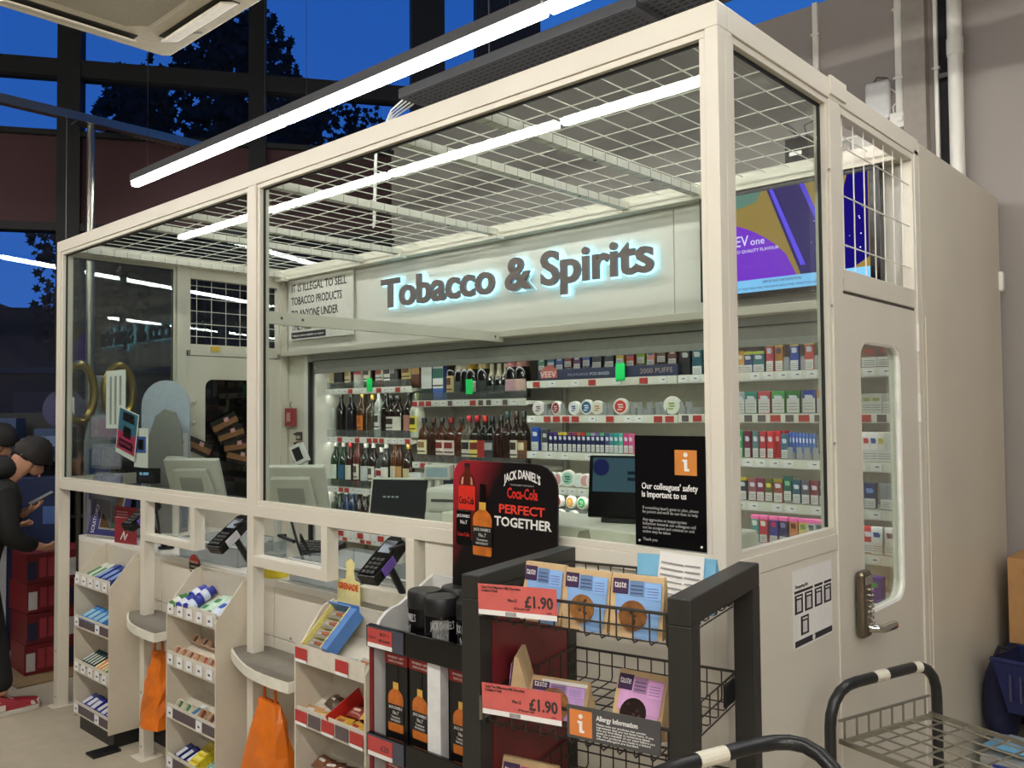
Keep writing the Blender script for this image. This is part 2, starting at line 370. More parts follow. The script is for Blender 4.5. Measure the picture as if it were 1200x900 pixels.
# ================================================================== THE KIOSK SHELL
L = 4.13; HT = 2.573
kf = thing('kiosk_frame', 'white steel framed glazed kiosk with glass front and right side', 'kiosk')
def kb(name, x0, x1, y0, y1, z0, z1, m=WHITE, bv=.002, par=kf):
    return MB().box(x0, x1, y0, y1, z0, z1).build(name, m, par, bevel=bv)
SEAL = mat((24, 24, 24), .6)
# posts
kb('post', -L, -4.075, 0, .06, 0, 2.513); kb('post', -2.10, -2.04, .0, .06, 1.24, 2.513)
kb('corner_post', -.036, 0, 0, .036, 0, 2.513); kb('corner_post', -.036, 0, .036, .071, 0, 2.513)
kb('post', -.05, 0, .66, .735, 0, 2.513); kb('post', -.05, 0, 1.42, 1.465, 0, 2.53)
kb('post', -L, -4.08, .68, .74, 0, 2.513); kb('post', -L, -4.08, 1.41, 1.46, 0, 2.513)
# rails
kb('top_rail', -L, 0, 0, .05, 2.513, HT); kb('top_rail', -.05, 0, .0505, 1.465, 2.513, HT)
kb('top_rail', -L, -4.08, .0505, 1.46, 2.513, HT); kb('top_rail', -4.08, -.05, 1.40, 1.46, 2.50, 2.565)
kb('joint_cover', -.003, .006, .66, .78, 2.525, 2.582)
kb('mid_rail', -4.075, -.036, .002, .06, 1.195, 1.24); kb('mid_rail', -.05, -.001, .071, .66, 1.195, 1.24)
kb('mid_rail', -L, -4.08, .06, .68, 1.195, 1.24)
# glazing: beads, rubber seals and panes
def glaze_y(x0, x1, z0, z1):
    b = .018
    for a in ((x0, x1, z1 - b, z1), (x0, x1, z0, z0 + b), (x0, x0 + b, z0 + b, z1 - b), (x1 - b, x1, z0 + b, z1 - b)):
        kb('glazing_bead', a[0], a[1], .006, .026, a[2], a[3], bv=.0015)
    s = .006
    for a in ((x0 + b, x1 - b, z1 - b - s, z1 - b), (x0 + b, x0 + b + s, z0 + b, z1 - b - s)):
        kb('seal', a[0], a[1], .022, .030, a[2], a[3], SEAL, 0)
    kb('pane', x0 + b, x1 - b, .027, .033, z0 + b, z1 - b, GLASS, 0)
glaze_y(-4.075, -2.10, 1.24, 2.513); glaze_y(-2.04, -.036, 1.24, 2.513)
def glaze_x(xo, y0, y1, z0, z1, sg):
    b = .018
    for a in ((y0, y1, z1 - b, z1), (y0, y1, z0, z0 + b), (y0, y0 + b, z0 + b, z1 - b), (y1 - b, y1, z0 + b, z1 - b)):
        xa, xb = sorted((xo - sg * .006, xo - sg * .026)); kb('glazing_bead', xa, xb, a[0], a[1], a[2], a[3], bv=.0015)
    s = .006
    for a in ((y0 + b, y1 - b, z1 - b - s, z1 - b), (y1 - b - s, y1 - b, z0 + b, z1 - b - s)):
        xa, xb = sorted((xo - sg * .022, xo - sg * .03)); kb('seal', xa, xb, a[0], a[1], a[2], a[3], SEAL, 0)
    xa, xb = sorted((xo - sg * .027, xo - sg * .033)); kb('pane', xa, xb, y0 + b, y1 - b, z0 + b, z1 - b, GLASS, 0)
glaze_x(0, .071, .66, 1.24, 2.513, 1); glaze_x(-L, .06, .68, 1.24, 2.513, -1)
# lower posts, pass-through frames, trays
kb('post', -3.06, -3.015, .0, .05, .004, 1.195); kb('foot_plate', -3.09, -2.97, -.03, .08, 0, .004)
kb('foot_plate', -L - .01, -4.05, -.03, .09, 0, .004)
kb('post', -2.105, -2.06, .0, .05, 0, 1.195); kb('post', -1.14, -1.10, .0, .05, 0, 1.195)
kb('hanger_post', -2.575, -2.535, .0, .05, 1.01, 1.195); kb('hanger_post', -1.605, -1.567, .0, .05, 1.0, 1.195)
kb('tray_bar', -3.015, -2.575, .0, .05, 1.01, 1.04); kb('tray_bar', -2.06, -1.605, .0, .05, 1.0, 1.04)
kb('front_panel', -1.06, -.036, .012, .05, 0, 1.195); kb('side_panel', -.045, -.004, .071, .66, 0, 1.195)
kb('panel_seam', -.5, -.495, .009, .012, 0, 1.195, GREY, 0)
for x, y in ((-4.10, 0), (-3.04, 0), (-2.085, 0)):
    for z in (.05, .30): MB().cyl((x, y - .002, z), (x, y + .001, z), .006, n=8).build('bolt', GREY, kf)
for z in (1.5, 1.9, 2.3): MB().cyl((-.0, .652, z), (-.004, .652, z), .004, n=8).build('bolt', GREY, kf)
# inner tie bar from the middle post back to the header
kb('tie_bar', -2.065, -2.045, .06, 1.44, 1.962, 2.012, bv=.001)
for y in (.12, .22, 1.38): MB().cyl((-2.044, y, 1.987), (-2.046, y, 1.987), .006, n=8).build('bolt', DGREY, kf)

# mesh roof
rf = thing('mesh_roof', 'white wire mesh roof panels with slotted cross bars over the kiosk', 'roof')
WW = mat((226, 222, 210), .45)
me_y = MB().cyl((0, .05, 0), (0, 1.43, 0), .0021, n=6).mesh('wire', WW, True); me_x = MB().cyl((-4.09, 0, 0), (-.05, 0, 0), .0021, n=6).mesh('wire', WW, True)
for i in range(41): link('wire', me_y, rf, 0, (-4.06 + i * .1, 0, 2.553))
for i in range(9): link('wire', me_x, rf, 0, (0, .13 + i * .155, 2.558))
for x in (-.876, -1.24, -2.055, -2.82, -3.18, -4.04):
    b = MB().box(x - .02, x + .02, .05, 1.40, 2.515, 2.545).build('cross_bar', WW, rf)
    sl = MB()
    for k in range(17): sl.box(x - .0205, x + .0205, .12 + k * .075, .1225 + k * .075, 2.5145, 2.5455)
    sl.build('bar_slots', mat((120, 118, 110), .7), b)
    for k in (2, 7, 12): MB().box(x - .006, x + .006, .155 + k * .075, .167 + k * .075, 2.513, 2.515).build('bolt_hole', BLACK, b)
for x in (-2.055, -2.82, -4.04): MB().box(x - .05, x + .05, 1.36, 1.41, 2.49, 2.512).build('end_bracket', WW, rf)

# left end: mesh window above a plain panel with a dark rounded door window
le = thing('door_2', 'white left end panel with wire mesh over a door window', None, (-L, 0, 0), kind='structure')
def lb(name, y0, y1, z0, z1, m=WHITE, x0=.0, x1=.04, bv=.002): return MB().box(x0, x1, y0, y1, z0, z1).build(name, m, le, bevel=bv)
lb('mesh_frame', .74, .77, 2.0, 2.513); lb('mesh_frame', 1.39, 1.41, 2.0, 2.513); lb('mesh_frame', .77, 1.39, 1.97, 2.04); lb('mesh_frame', .77, 1.39, 2.45, 2.513)
for i in range(6): MB().cyl((.02, .82 + i * .1, 2.03), (.02, .82 + i * .1, 2.46), .0022, n=6).build('wire', WW, le)
for i in range(5): MB().cyl((.023, .77, 2.09 + i * .08), (.023, 1.39, 2.09 + i * .08), .0022, n=6).build('wire', WW, le)
def round_frame(y0, y1, z0, z1, oy0, oy1, oz0, oz1, rad, x0, x1, m, name, par, n=6, chamfer=False):
    # slab with a rounded opening, as a ring of quads
    pts = []
    for cx, cz, a0 in ((y1 - rad, z1 - rad, 0), (y0 + rad, z1 - rad, 90), (y0 + rad, z0 + rad, 180), (y1 - rad, z0 + rad, 270)):
        for k in range(n + 1):
            t = R(a0 + 90 * k / n); pts.append((cx + rad * math.cos(t), cz + rad * math.sin(t)))
    out = []; n_ = len(pts)
    for i, (p_, q_) in enumerate(pts):
        ci, k = divmod(i, n + 1); oy, oz = ((oy1, oz1), (oy0, oz1), (oy0, oz0), (oy1, oz0))[ci]
        first = k < n / 2
        if k == n // 2: out.append((oy, oz))
        elif first == (ci % 2 == 0): out.append((oy, q_))
        else: out.append((p_, oz))
    mb = MB(); v = [(x1, a, b) for a, b in pts] + [(x1, a, b) for a, b in out] + [(x0, a, b) for a, b in pts] + [(x0, a, b) for a, b in out]
    f = []
    for i in range(n_):
        j = (i + 1) % n_
        f += [(i, n_ + i, n_ + j, j), (2 * n_ + i, 2 * n_ + j, 3 * n_ + j, 3 * n_ + i), (i, j, 2 * n_ + j, 2 * n_ + i), (n_ + i, 3 * n_ + i, 3 * n_ + j, n_ + j)]
    mb.add(v, f); return mb.build(name, m, par), pts
round_frame(.87, 1.33, 1.0, 1.82, .74, 1.41, .0, 1.965, .05, .002, .038, WHITE, 'door_leaf', le)
MB().box(.015, .022, .86, 1.34, .99, 1.83).build('pane', glassmat((60, 66, 74), 1.5, 'dark_glass'), le)
for z, y in ((1.55, .79), (1.68, .79)): MB().ball((.05, y, z), .014, .014, .014).build('stud', WHITE2, le, smooth=True)
for y, m_ in ((.905, mat((225, 180, 70), .5)), (1.15, PAPER)): MB().box(.041, .048, y, y + .06, 2.0, 2.03).build('tape', m_, le)

# right side: mesh window over the staff door, then the cabinet end wall
rs = thing('door_1', 'white staff door with a tall rounded window and keypad lock', None, (0, 0, 0), kind='structure')
def rb(name, y0, y1, z0, z1, m=WHITE, x0=-.045, x1=-.004, bv=.002, par=rs): return MB().box(x0, x1, y0, y1, z0, z1).build(name, m, par, bevel=bv)
rb('mesh_frame', .735, .755, 1.99, 2.513); rb('mesh_frame', 1.405, 1.42, 1.99, 2.513); rb('mesh_frame', .755, 1.405, 1.955, 2.02); rb('mesh_frame', .755, 1.405, 2.49, 2.513)
for i in range(7): MB().cyl((-.02, .80 + i * .09, 2.01), (-.02, .80 + i * .09, 2.495), .0021, n=6).build('wire', WW, rs)
for i in range(3): MB().cyl((-.017, .755, 2.10 + i * .15), (-.017, 1.405, 2.10 + i * .15), .0021, n=6).build('wire', WW, rs)
dl, rp = round_frame(.875, 1.24, .96, 1.81, .745, 1.415, .006, 1.945, .06, -.045, -.006, WHITE, 'door_leaf', rs)
rb('door_rebate', .74, 1.418, 1.945, 1.955, mat((90, 88, 82), .6), -.04, -.012, 0)
# white gasket around the door window
gk = MB(); gk.tube([(-.016, a + (-.004 if a > 1.05 else .004), b) for a, b in rp], .009, n=8, closed=True); gk.build('gasket', mat((238, 236, 230), .35), rs, smooth=True)
MB().box(-.03, -.024, .865, 1.25, .95, 1.82).build('pane', GLASS, rs)
lock = MB(); lock.box(0, .028, .775, .845, .915, 1.115); lk_ = lock.build('lock_body', mat((118, 108, 92), .35, metal=.8), rs, bevel=.012)
MB().box(.0285, .031, .783, .837, 1.075, 1.10).build('lock_cap', CHROME, lk_)
for i in range(7):
    for j in range(2): MB().cyl((.028, .818 + j * .016, .955 + i * .017), (.034, .818 + j * .016, .955 + i * .017), .005, n=8).build('key_button', CHROME, lk_)
hd = MB(); hd.tube([(.028, .81, .945), (.05, .815, .945), (.058, .84, .94), (.058, .93, .935), (.056, .955, .935)], [.012, .012, .012, .014, .008], n=10); hd.build('lever_handle', CHROME, rs, smooth=True)
for z in (1.55, 1.8): rb('hinge', 1.412, 1.424, z, z + .10, WHITE2, -.006, .004)
cw = MB().box(-.03, 0, 1.468, 2.60, 0, 2.565); struct('wall_kiosk_end', cw, mat((208, 200, 182), .45, var=.035, scale=3, key='cab_paint'), 'cream painted end wall of the tobacco cabinet', bevel=.003)
sm = MB(); sm.box(-.001, .0015, 1.50, 1.503, 0, 1.93); struct('trim_3', sm, mat((236, 228, 205), .4), 'thin pale seam on the cabinet end wall')
tag(MB().box(.0, .02, 2.56, 2.60, 2.13, 2.22).build('door_sensor', WHITE2, bevel=.006), 'small white alarm sensor at top rear edge of cabinet end', 'sensor')
struct('wall_kiosk_rear', MB().box(-L, -.03, 2.56, 2.60, 0, 2.565), WHITE2)
struct('wall_kiosk_inner_left', MB().box(-L, -4.085, 1.465, 2.56, 0, 2.565), WHITE)
struct('ceiling_cabinet', MB().box(-4.08, -.04, 1.56, 2.55, 2.535, 2.56), WHITE2, 'flat white top of the tobacco cabinet')

# header sign
sg = thing('header_sign', 'white header board with glowing grey letters reading Tobacco & Spirits', 'sign', (0, 1.46, 0))
MB().box(-4.08, -1.03, .004, .035, 2.02, 2.50).build('board', WHITE2, sg); MB().box(-1.026, -.05, .004, .035, 2.02, 2.50).build('board', WHITE2, sg)
MB().box(-4.08, -.05, -.05, .035, 1.985, 2.02).build('bottom_lip', WHITE, sg, bevel=.003)
def letters(s, x0, width, z, size, par, m, mglow):
    cu_ = bpy.data.curves.new('l', 'FONT'); cu_.body = s; cu_.size = size; cu_.extrude = .008; cu_.offset = .0085; cu_.resolution_u = 4
    mats = [bpy.data.materials.new('tmp') for _ in s]
    for k in mats: cu_.materials.append(k)
    for i, bf in enumerate(cu_.body_format): bf.material_index = i
    def conv(off, ext):
        cu_.offset = off; cu_.extrude = ext
        ob = bpy.data.objects.new('t', cu_)
        me = bpy.data.meshes.new_from_object(ob); bpy.data.objects.remove(ob); return me
    me = conv(.0065, .008); mg = conv(.0135, .003)
    xs = [v.co.x for v in me.vertices]; k = width / (max(xs) - min(xs)); mn = min(xs)
    for i, ch in enumerate(s):
        if ch == ' ': continue
        parts = []
        for src, mt, yy in ((me, m, -.028), (mg, mglow, -.012)):
            vm = {}; vv = []; ff = []
            for pl in src.polygons:
                if pl.material_index == i:
                    idx = []
                    for vi in pl.vertices:
                        if vi not in vm:
                            vm[vi] = len(vv); c = src.vertices[vi].co; vv.append((x0 + (c.x - mn) * k, yy - c.z, z + c.y))
                        idx.append(vm[vi])
                    ff.append(idx)
            mb = MB(); mb.v = vv; mb.f = ff; parts.append(mb.mesh('letter', mt))
        a = link('letter', parts[0], par); link('glow_edge', parts[1], a)
    for k in mats: bpy.data.materials.remove(k)
letters('Tobacco & Spirits', -3.03, 1.917, 2.228, .232, sg, mat((112, 98, 96), .5), emit((150, 218, 245), 2.6))
nb = thing('age_notice', 'white notice board warning against illegal tobacco sales', 'notice', (-4.03, 1.44, 2.09))
MB().box(0, .71, 0, .008, 0, .42).build('board', mat((218, 214, 206), .5), nb)
TX = mat((58, 54, 52), .6)
text('IT IS ILLEGAL TO SELL', .075, TX, nb, (.03, -.001, .325), width=.61, bold=.001); text('TOBACCO PRODUCTS', .075, TX, nb, (.03, -.001, .237), width=.565, bold=.001)
text('TO ANYONE UNDER', .075, TX, nb, (.03, -.001, .149), width=.525, bold=.001); text('THE AGE OF 18', .075, TX, nb, (.03, -.001, .068), width=.39, bold=.001)
bl = MB().box(.03, .42, -.001, 0, .01, .052).build('black_strip', mat((40, 36, 44), .5), nb); text('Tobacco prices available on request', .022, PAPER, nb, (.04, -.0018, .024), width=.36)
# roller shutter housing over the shelving
sh = thing('shutter_housing', 'grey roller shutter housing under the header sign', 'shutter', (0, 1.5, 0))
SG = mat((168, 167, 162), .45)
MB().prism([(-.0, 1.94), (.02, 1.89), (.05, 1.885), (.05, 1.985), (-.01, 1.985)], 'x', -3.83, -.06).build('housing', SG, sh)
MB().box(-3.83, -.06, -.013, .0, 1.943, 1.948).build('groove', DGREY, sh)
MB().box(-3.83, -.06, .002, .02, 1.862, 1.892).build('bottom_bar', mat((150, 149, 145), .4, metal=.4), sh)
struct('wall_kiosk_reveal', MB().box(-4.08, -3.90, 1.475, 1.56, 0, 1.985), WHITE, 'white reveal panel left of the spirits shelves')
tag(MB().box(-3.90, -3.86, 1.47, 1.53, 0, 1.985).build('shutter_guide', WHITE2), 'white vertical shutter guide left of the spirits shelves', 'guide')
tag(MB().box(-3.858, -3.84, 1.475, 1.50, 0, 1.94).build('guide_seal', BLACK), 'black rubber seal strip beside the white shutter guide', 'seal')
tag(MB().box(-.115, -.05, 1.47, 1.53, 0, 1.985).build('shutter_guide', WHITE2), 'white vertical shutter guide behind the staff door window', 'guide')
# ================================================================== SHELVING BAYS
SHW = mat((226, 224, 214), .4, var=.02)
TKW = mat((236, 236, 238), .6, var=.02); TKR = mat((180, 58, 54), .55); TKD = mat((96, 84, 86), .6); INK = mat((60, 60, 66), .7)
_tk = {}
def ticket(par, x, w, z, h, m, y=-.0032):
    k = (round(w, 3), round(h, 3), m.name)
    if k not in _tk: _tk[k] = MB().box(-w / 2, w / 2, -.001, .001, -h / 2, h / 2).mesh('price_ticket', m)
    o = link('price_ticket', _tk[k], par, 0, (x, y, z))
    return o
_ik = {}
def inkmark(par, x, w, z, h, y=-.0050):
    k = (round(w, 4), round(h, 4))
    if k not in _ik: _ik[k] = MB().box(-w / 2, w / 2, -.0003, .0003, -h / 2, h / 2).mesh('price_print', INK)
    return link('price_print', _ik[k], par, 0, (x, y, z))
def bay(name_lbl, x0, x1, shelves, depth=.33, pattern='wwrwwrw', guard=True, h=.042):
    t = thing('shelving_bay', name_lbl, 'shelving', (0, 1.6, 0), 0, 'shelving bays in the cabinet')
    MB().box(x0 + .004, x1 - .004, depth + .01, depth + .025, .3, 1.98).build('back_panel', mat((178, 174, 160), .6), t)
    for s in (x0 + .003, x1 - .018): MB().box(s, s + .015, depth - .02, depth + .008, .3, 1.98).build('upright', mat((170, 168, 160), .5), t)
    for si, z in enumerate(shelves):
        b = MB(); b.prism([(0, z - .038), (0, z), (.004, z), (.004, z - .012), (depth, z - .012), (depth, z - .03), (.03, z - .03), (.004, z - .038)], 'x', x0 + .003, x1 - .003)
        s_ = b.build('shelf', SHW, t); w = .05
        k = 0; x = x0 + .03 + (si % 3) * .01
        while x < x1 - .03:
            pt = pattern if isinstance(pattern, str) else pattern[si % len(pattern)]; c = pt[k % len(pt)]
            if c != '.':
                ticket(s_, x, w * (.9 if c != 'd' else .7), z - .0195, .028, {'w': TKW, 'r': TKR, 'd': TKD}[c])
                if c == 'w': inkmark(s_, x + .004, .014, z - .017, .004)
            k += 1; x += .062 if c != '.' else .045
        if guard: MB().box(x0 + .01, x1 - .01, .002, .004, z, z + .045).build('guard', ACRYL, s_)
    return t
A0, A1, B1, C1, D1 = -3.84, -2.957, -2.032, -1.104, -.118
bay('left shelving bay of spirits behind the kiosk glass', A0, A1, (1.76, 1.443, 1.115, .80), pattern=('wwwwrww.wrwwr', 'wwrwwrwrrrw', 'wwrrwwww', 'rwwrwwr'))
bay('second shelving bay holding sparkling wine above whisky bottles', A1, B1, (1.67, 1.303, .93), pattern=('rrrwwdwwrddwdw', 'wrdwdrrwrr', 'wrw'))
bay('third shelving bay holding vape packs above round tins', B1, C1, (1.76, 1.578, 1.39, 1.21, 1.05), pattern=('.r.w..w.r..w.', 'w.rrrr.w.r.w', 'w.w.w..w.w', 'w.w.ww', 'w..w'), guard=False)
bay('right shelving bay of cigarette and vape packs', C1, D1, (1.76, 1.581, 1.39, 1.205, 1.03, .84), pattern=('wwwww.w', 'drdrdd', 'www.ww', 'w.ww.w', 'w.w.w', 'w.w'), guard=False)
MB_ = MB().box(-3.84, -3.826, 1.51, 1.93, .3, 1.98); tag(MB_.build('bay_end_panel', SHW), 'white end panel at the left of the spirits shelving', 'panel')
# low tray of price tickets just under the counter rail
tl = thing('ticket_rail', 'slanted white rail of red and white price tickets below the counter opening', 'price rail', (0, 1.25, 0))
MB().box(-3.22, -2.60, 0, .01, .87, .91).build('rail', SHW, tl)
for k in range(10): ticket(tl, -3.19 + k * .062, .05, .892, .03, TKR if k % 3 == 0 else TKW)

# ------------------------------------------------------------------ bottles
_bm = {}
KIND = {  # body profile (radius, height), superellipse power, y scale, label zone, cap zone
    'round': ([(.030, 0), (.037, .004), (.038, .02), (.038, .165), (.034, .19), (.018, .222), (.014, .235), (.013, .262)], 2, 1, (.045, .14), (.0145, .258, .298)),
    'square': ([(.034, 0), (.040, .004), (.040, .155), (.036, .18), (.018, .205), (.014, .22), (.014, .242)], 3.6, 1, (.04, .135), (.0155, .238, .275)),
    'flask': ([(.046, 0), (.051, .004), (.052, .15), (.045, .18), (.02, .205), (.015, .215), (.015, .235)], 2.8, .55, (.045, .13), (.0165, .232, .262)),
    'tall': ([(.030, 0), (.034, .004), (.034, .19), (.030, .215), (.016, .24), (.013, .25), (.013, .29)], 2, 1, (.05, .15), (.0145, .286, .325)),
    'champ': ([(.038, 0), (.044, .004), (.044, .13), (.040, .17), (.026, .215), (.017, .25), (.016, .262)], 2, 1, (.04, .105), None),
    'split': ([(.028, 0), (.031, .003), (.031, .09), (.028, .115), (.016, .15), (.013, .165), (.013, .17)], 2, 1, (.03, .075), None),
    'fat': ([(.040, 0), (.046, .004), (.047, .03), (.046, .12), (.042, .15), (.024, .175), (.016, .185), (.015, .20)], 2.3, .9, (.03, .11), (.022, .197, .235)),
    'tube': ([(.040, 0), (.041, .003), (.041, .30)], 2, 1, (.09, .22), (.0415, .298, .31)),
    'carton': ([(.042, 0), (.042, .30)], 40, 1, (.07, .20), (.0425, .299, .303)),
}
def glassy(rgb):
    k = .62 if max(rgb) < 170 else .92
    return mat(tuple(int(c * k) for c in rgb), .08, var=.15, scale=18, coat=.5)
def patch(kind, z0, z1, half, grow):
    prof, p_, sy, _, _ = KIND[kind]
    def rad(z):
        for (r0, za), (r1, zb) in zip(prof, prof[1:]):
            if za <= z <= zb: return r0 + (r1 - r0) * (z - za) / max(1e-9, zb - za)
        return prof[-1][0]
    zs = [z0 + (z1 - z0) * i / 3 for i in range(4)]
    return MB().lathe([(rad(z) + grow, z) for z in zs], n=10, p=p_, sy=sy, a0=R(270 - half), a1=R(270 + half))
def bottle(loc, kind, body, cap, lab, label, group, emblem=None, scale=1.0, cat='bottle'):
    prof, p_, sy, lz, cz = KIND[kind]
    k = (kind, body)
    if k not in _bm: _bm[k] = MB().lathe(prof, n=20 if p_ < 10 else 28, p=p_, sy=sy).mesh('glass_body', glassy(body) if kind not in ('tube', 'carton') else mat(body, .45), True)
    t = thing('spirit_bottle' if kind not in ('champ', 'split', 'tube', 'carton') else {'champ': 'sparkling_wine_bottle', 'split': 'small_wine_bottle', 'tube': 'gift_tube', 'carton': 'gift_carton'}[kind], label, cat, loc, random.uniform(-.15, .15), group)
    t.scale = (scale,) * 3
    link('glass_body' if kind not in ('tube', 'carton') else 'sleeve', _bm[k], t)
    k = (kind, 'cap', cap)
    if k not in _bm:
        if cz: mb = MB().lathe([(cz[0], cz[1]), (cz[0], cz[2] - .002), (cz[0] * .9, cz[2])], n=14 if p_ < 10 else 28, p=2 if p_ < 10 else p_)
        elif kind == 'champ': mb = MB().lathe([(.0405, .172), (.027, .216), (.018, .25), (.0185, .285), (.017, .305), (.012, .312)], n=16)
        else: mb = MB().lathe([(.0285, .113), (.0168, .15), (.0145, .168), (.016, .18), (.015, .197), (.01, .2)], n=14)
        _bm[k] = mb.mesh('cap', mat(cap, .3, metal=.55 if cap[0] > 140 and cap[2] < 120 else 0.0, coat=.3), True)
    link('cap' if cz else 'foil', _bm[k], t)
    if lab:
        k = (kind, 'lab', lab)
        if k not in _bm: _bm[k] = patch(kind, lz[0], lz[1], 58, .0008).mesh('label', mat(lab, .55), True)
        a = link('label', _bm[k], t)
        if emblem:
            k = (kind, 'emb', emblem)
            if k not in _bm: _bm[k] = patch(kind, lz[0] + (lz[1] - lz[0]) * .45, lz[1] - .012, 30, .0014).mesh('emblem', mat(emblem, .5), True)
            link('emblem', _bm[k], a)
            k = (kind, 'emb2')
            if k not in _bm: _bm[k] = patch(kind, lz[0] + .012, lz[0] + .02, 40, .0014).mesh('label_print', mat((70, 60, 56), .6), True)
            link('label_print', _bm[k], a)
    return t
AMB = (96, 40, 12); DRK = (20, 13, 12); GRN = (12, 52, 28); CLR = (190, 196, 192); CRM = (206, 190, 150); WHT = (222, 220, 212); BLK = (16, 16, 18); GLD = (206, 168, 74); RED = (164, 30, 34); BRN = (70, 34, 20)
def row(xs, y, z, specs, where, group):
    for i, (x, sp) in enumerate(zip(xs, specs)):
        kind, body, cap, lab, desc = sp[:5]; emb = sp[5] if len(sp) > 5 else None; sc_ = sp[6] if len(sp) > 6 else 1.0
        nm = {'tube': 'gift tube', 'carton': 'gift carton'}.get(kind, 'bottle')
        bottle((x, y, z), kind, body, cap, lab, lab16(desc, ORD[i], 'on', where), group, emb, sc_, nm)
row([-3.936, -3.823, -3.732, -3.638, -3.546, -3.435, -3.321, -3.228, -3.170, -3.060, -2.945], 1.665, 1.761, [
    ('round', GRN, (18, 90, 50), (16, 84, 48), 'green round gin bottle', (190, 205, 180)), ('square', BRN, BLK, CRM, 'dark bottle with tan label'), ('carton', (20, 20, 24), BLK, None, 'plain black gift carton'),
    ('square', (56, 30, 18), CRM, CRM, 'whisky bottle with slanted cream label', (170, 140, 80)), ('tube', WHT, (30, 90, 50), (190, 40, 40), 'white gift tube with red band', (30, 90, 50)), ('square', AMB, BLK, (226, 216, 190), 'amber bottle with cream label', (60, 50, 40)),
    ('flask', (150, 62, 20), BLK, WHT, 'orange-amber bottle with white oval label', (180, 80, 40)), ('square', (60, 56, 52), WHT, WHT, 'grey square bottle', (40, 40, 40)), ('square', (30, 30, 32), BLK, (70, 72, 74), 'black square whiskey bottle', (150, 150, 150)),
    ('flask', (110, 60, 24), BRN, (214, 190, 120), 'wide whisky bottle with yellow label', (120, 84, 40)), ('carton', (84, 44, 24), (60, 34, 20), (190, 150, 90), 'brown gift carton')], 'the top left spirits shelf', 'bottles on the top left shelf')
row([-3.857, -3.751, -3.638, -3.519, -3.413, -3.347, -3.274, -3.220, -3.157, -3.052, -2.980], 1.665, 1.444, [
    ('round', (236, 236, 232), BLK, (226, 214, 190), 'white coconut liqueur bottle', (150, 90, 40)), ('round', (18, 14, 14), DRK, None, 'near-black port bottle'), ('round', (16, 18, 34), BLK, None, 'dark blue-black liqueur bottle'),
    ('round', (120, 70, 26), GLD, (214, 120, 30), 'spiced rum bottle with orange label', (190, 90, 20)), ('square', (110, 96, 80), GLD, None, 'pale bottle with gold cap'), ('tall', CLR, WHT, WHT, 'clear tall bottle with white label', (60, 60, 60)),
    ('round', DRK, BLK, None, 'dark rum bottle'), ('flask', (44, 20, 14), BLK, (220, 214, 208), 'squat rum bottle with white label', (60, 40, 36)), ('flask', (52, 22, 14), DRK, (224, 218, 206), 'broad dark rum bottle with cream label'),
    ('round', (40, 26, 24), BLK, (170, 120, 110), 'dark bottle with pinkish label'), ('square', (206, 208, 190), (214, 214, 150), (220, 204, 60), 'clear bottle with yellow label', (60, 56, 20))], 'the second left spirits shelf', 'bottles on the second left shelf')
row([-3.916, -3.809, -3.723, -3.647, -3.565, -3.483, -3.404, -3.321, -3.274, -3.186, -3.141, -3.060], 1.665, 1.116, [
    ('tall', (150, 156, 140), GLD, None, 'slim clear bottle with gold neck'), ('round', (16, 84, 40), WHT, (214, 222, 210), 'green gin bottle with white cap'), ('round', (14, 74, 40), WHT, (30, 92, 130), 'green bottle with blue label'),
    ('round', (80, 26, 34), (196, 40, 44), WHT, 'pink gin bottle with red cap'), ('tall', (150, 60, 56), (200, 36, 40), (226, 220, 206), 'red-necked aperitif bottle', (70, 60, 60)), ('round', (60, 70, 64), WHT, (206, 210, 214), 'grey-green vodka bottle'),
    ('round', (46, 24, 20), WHT, (228, 222, 206), 'dark bottle with cream square label', (70, 70, 70)), ('flask', (120, 126, 120), WHT, (232, 232, 230), 'broad clear rum bottle with white label', (150, 30, 40)), ('round', (80, 80, 76), WHT, WHT, 'clear bottle with white cap'),
    ('tall', (150, 86, 36), (210, 170, 110), (214, 206, 190), 'amber slim bottle with tan cap'), ('tall', (120, 64, 24), (200, 150, 80), (196, 150, 90), 'brandy bottle with tan cap'), ('round', BRN, GLD, CRM, 'brown cognac bottle')], 'the third left spirits shelf', 'bottles on the third left shelf')
row([-3.926, -3.842, -3.770, -3.694, -3.629, -3.556, -3.492, -3.413], 1.665, .801, [
    ('tall', (170, 172, 160), GLD, None, 'clear slim bottle with gold cap'), ('tall', (160, 164, 150), GLD, None, 'clear bottle with bright gold cap'), ('round', (20, 70, 44), WHT, None, 'green bottle with white cap'), ('round', (26, 60, 120), WHT, (190, 200, 210), 'blue vodka bottle'),
    ('round', (30, 80, 140), (120, 160, 200), None, 'light blue gin bottle'), ('round', (30, 34, 40), BLK, None, 'dark smoky bottle'), ('round', (44, 20, 18), WHT, WHT, 'dark bottle with white shoulder label'), ('round', (110, 24, 26), (150, 30, 34), None, 'dark red bottle')], 'the lowest left spirits shelf', 'bottles on the lowest left shelf')
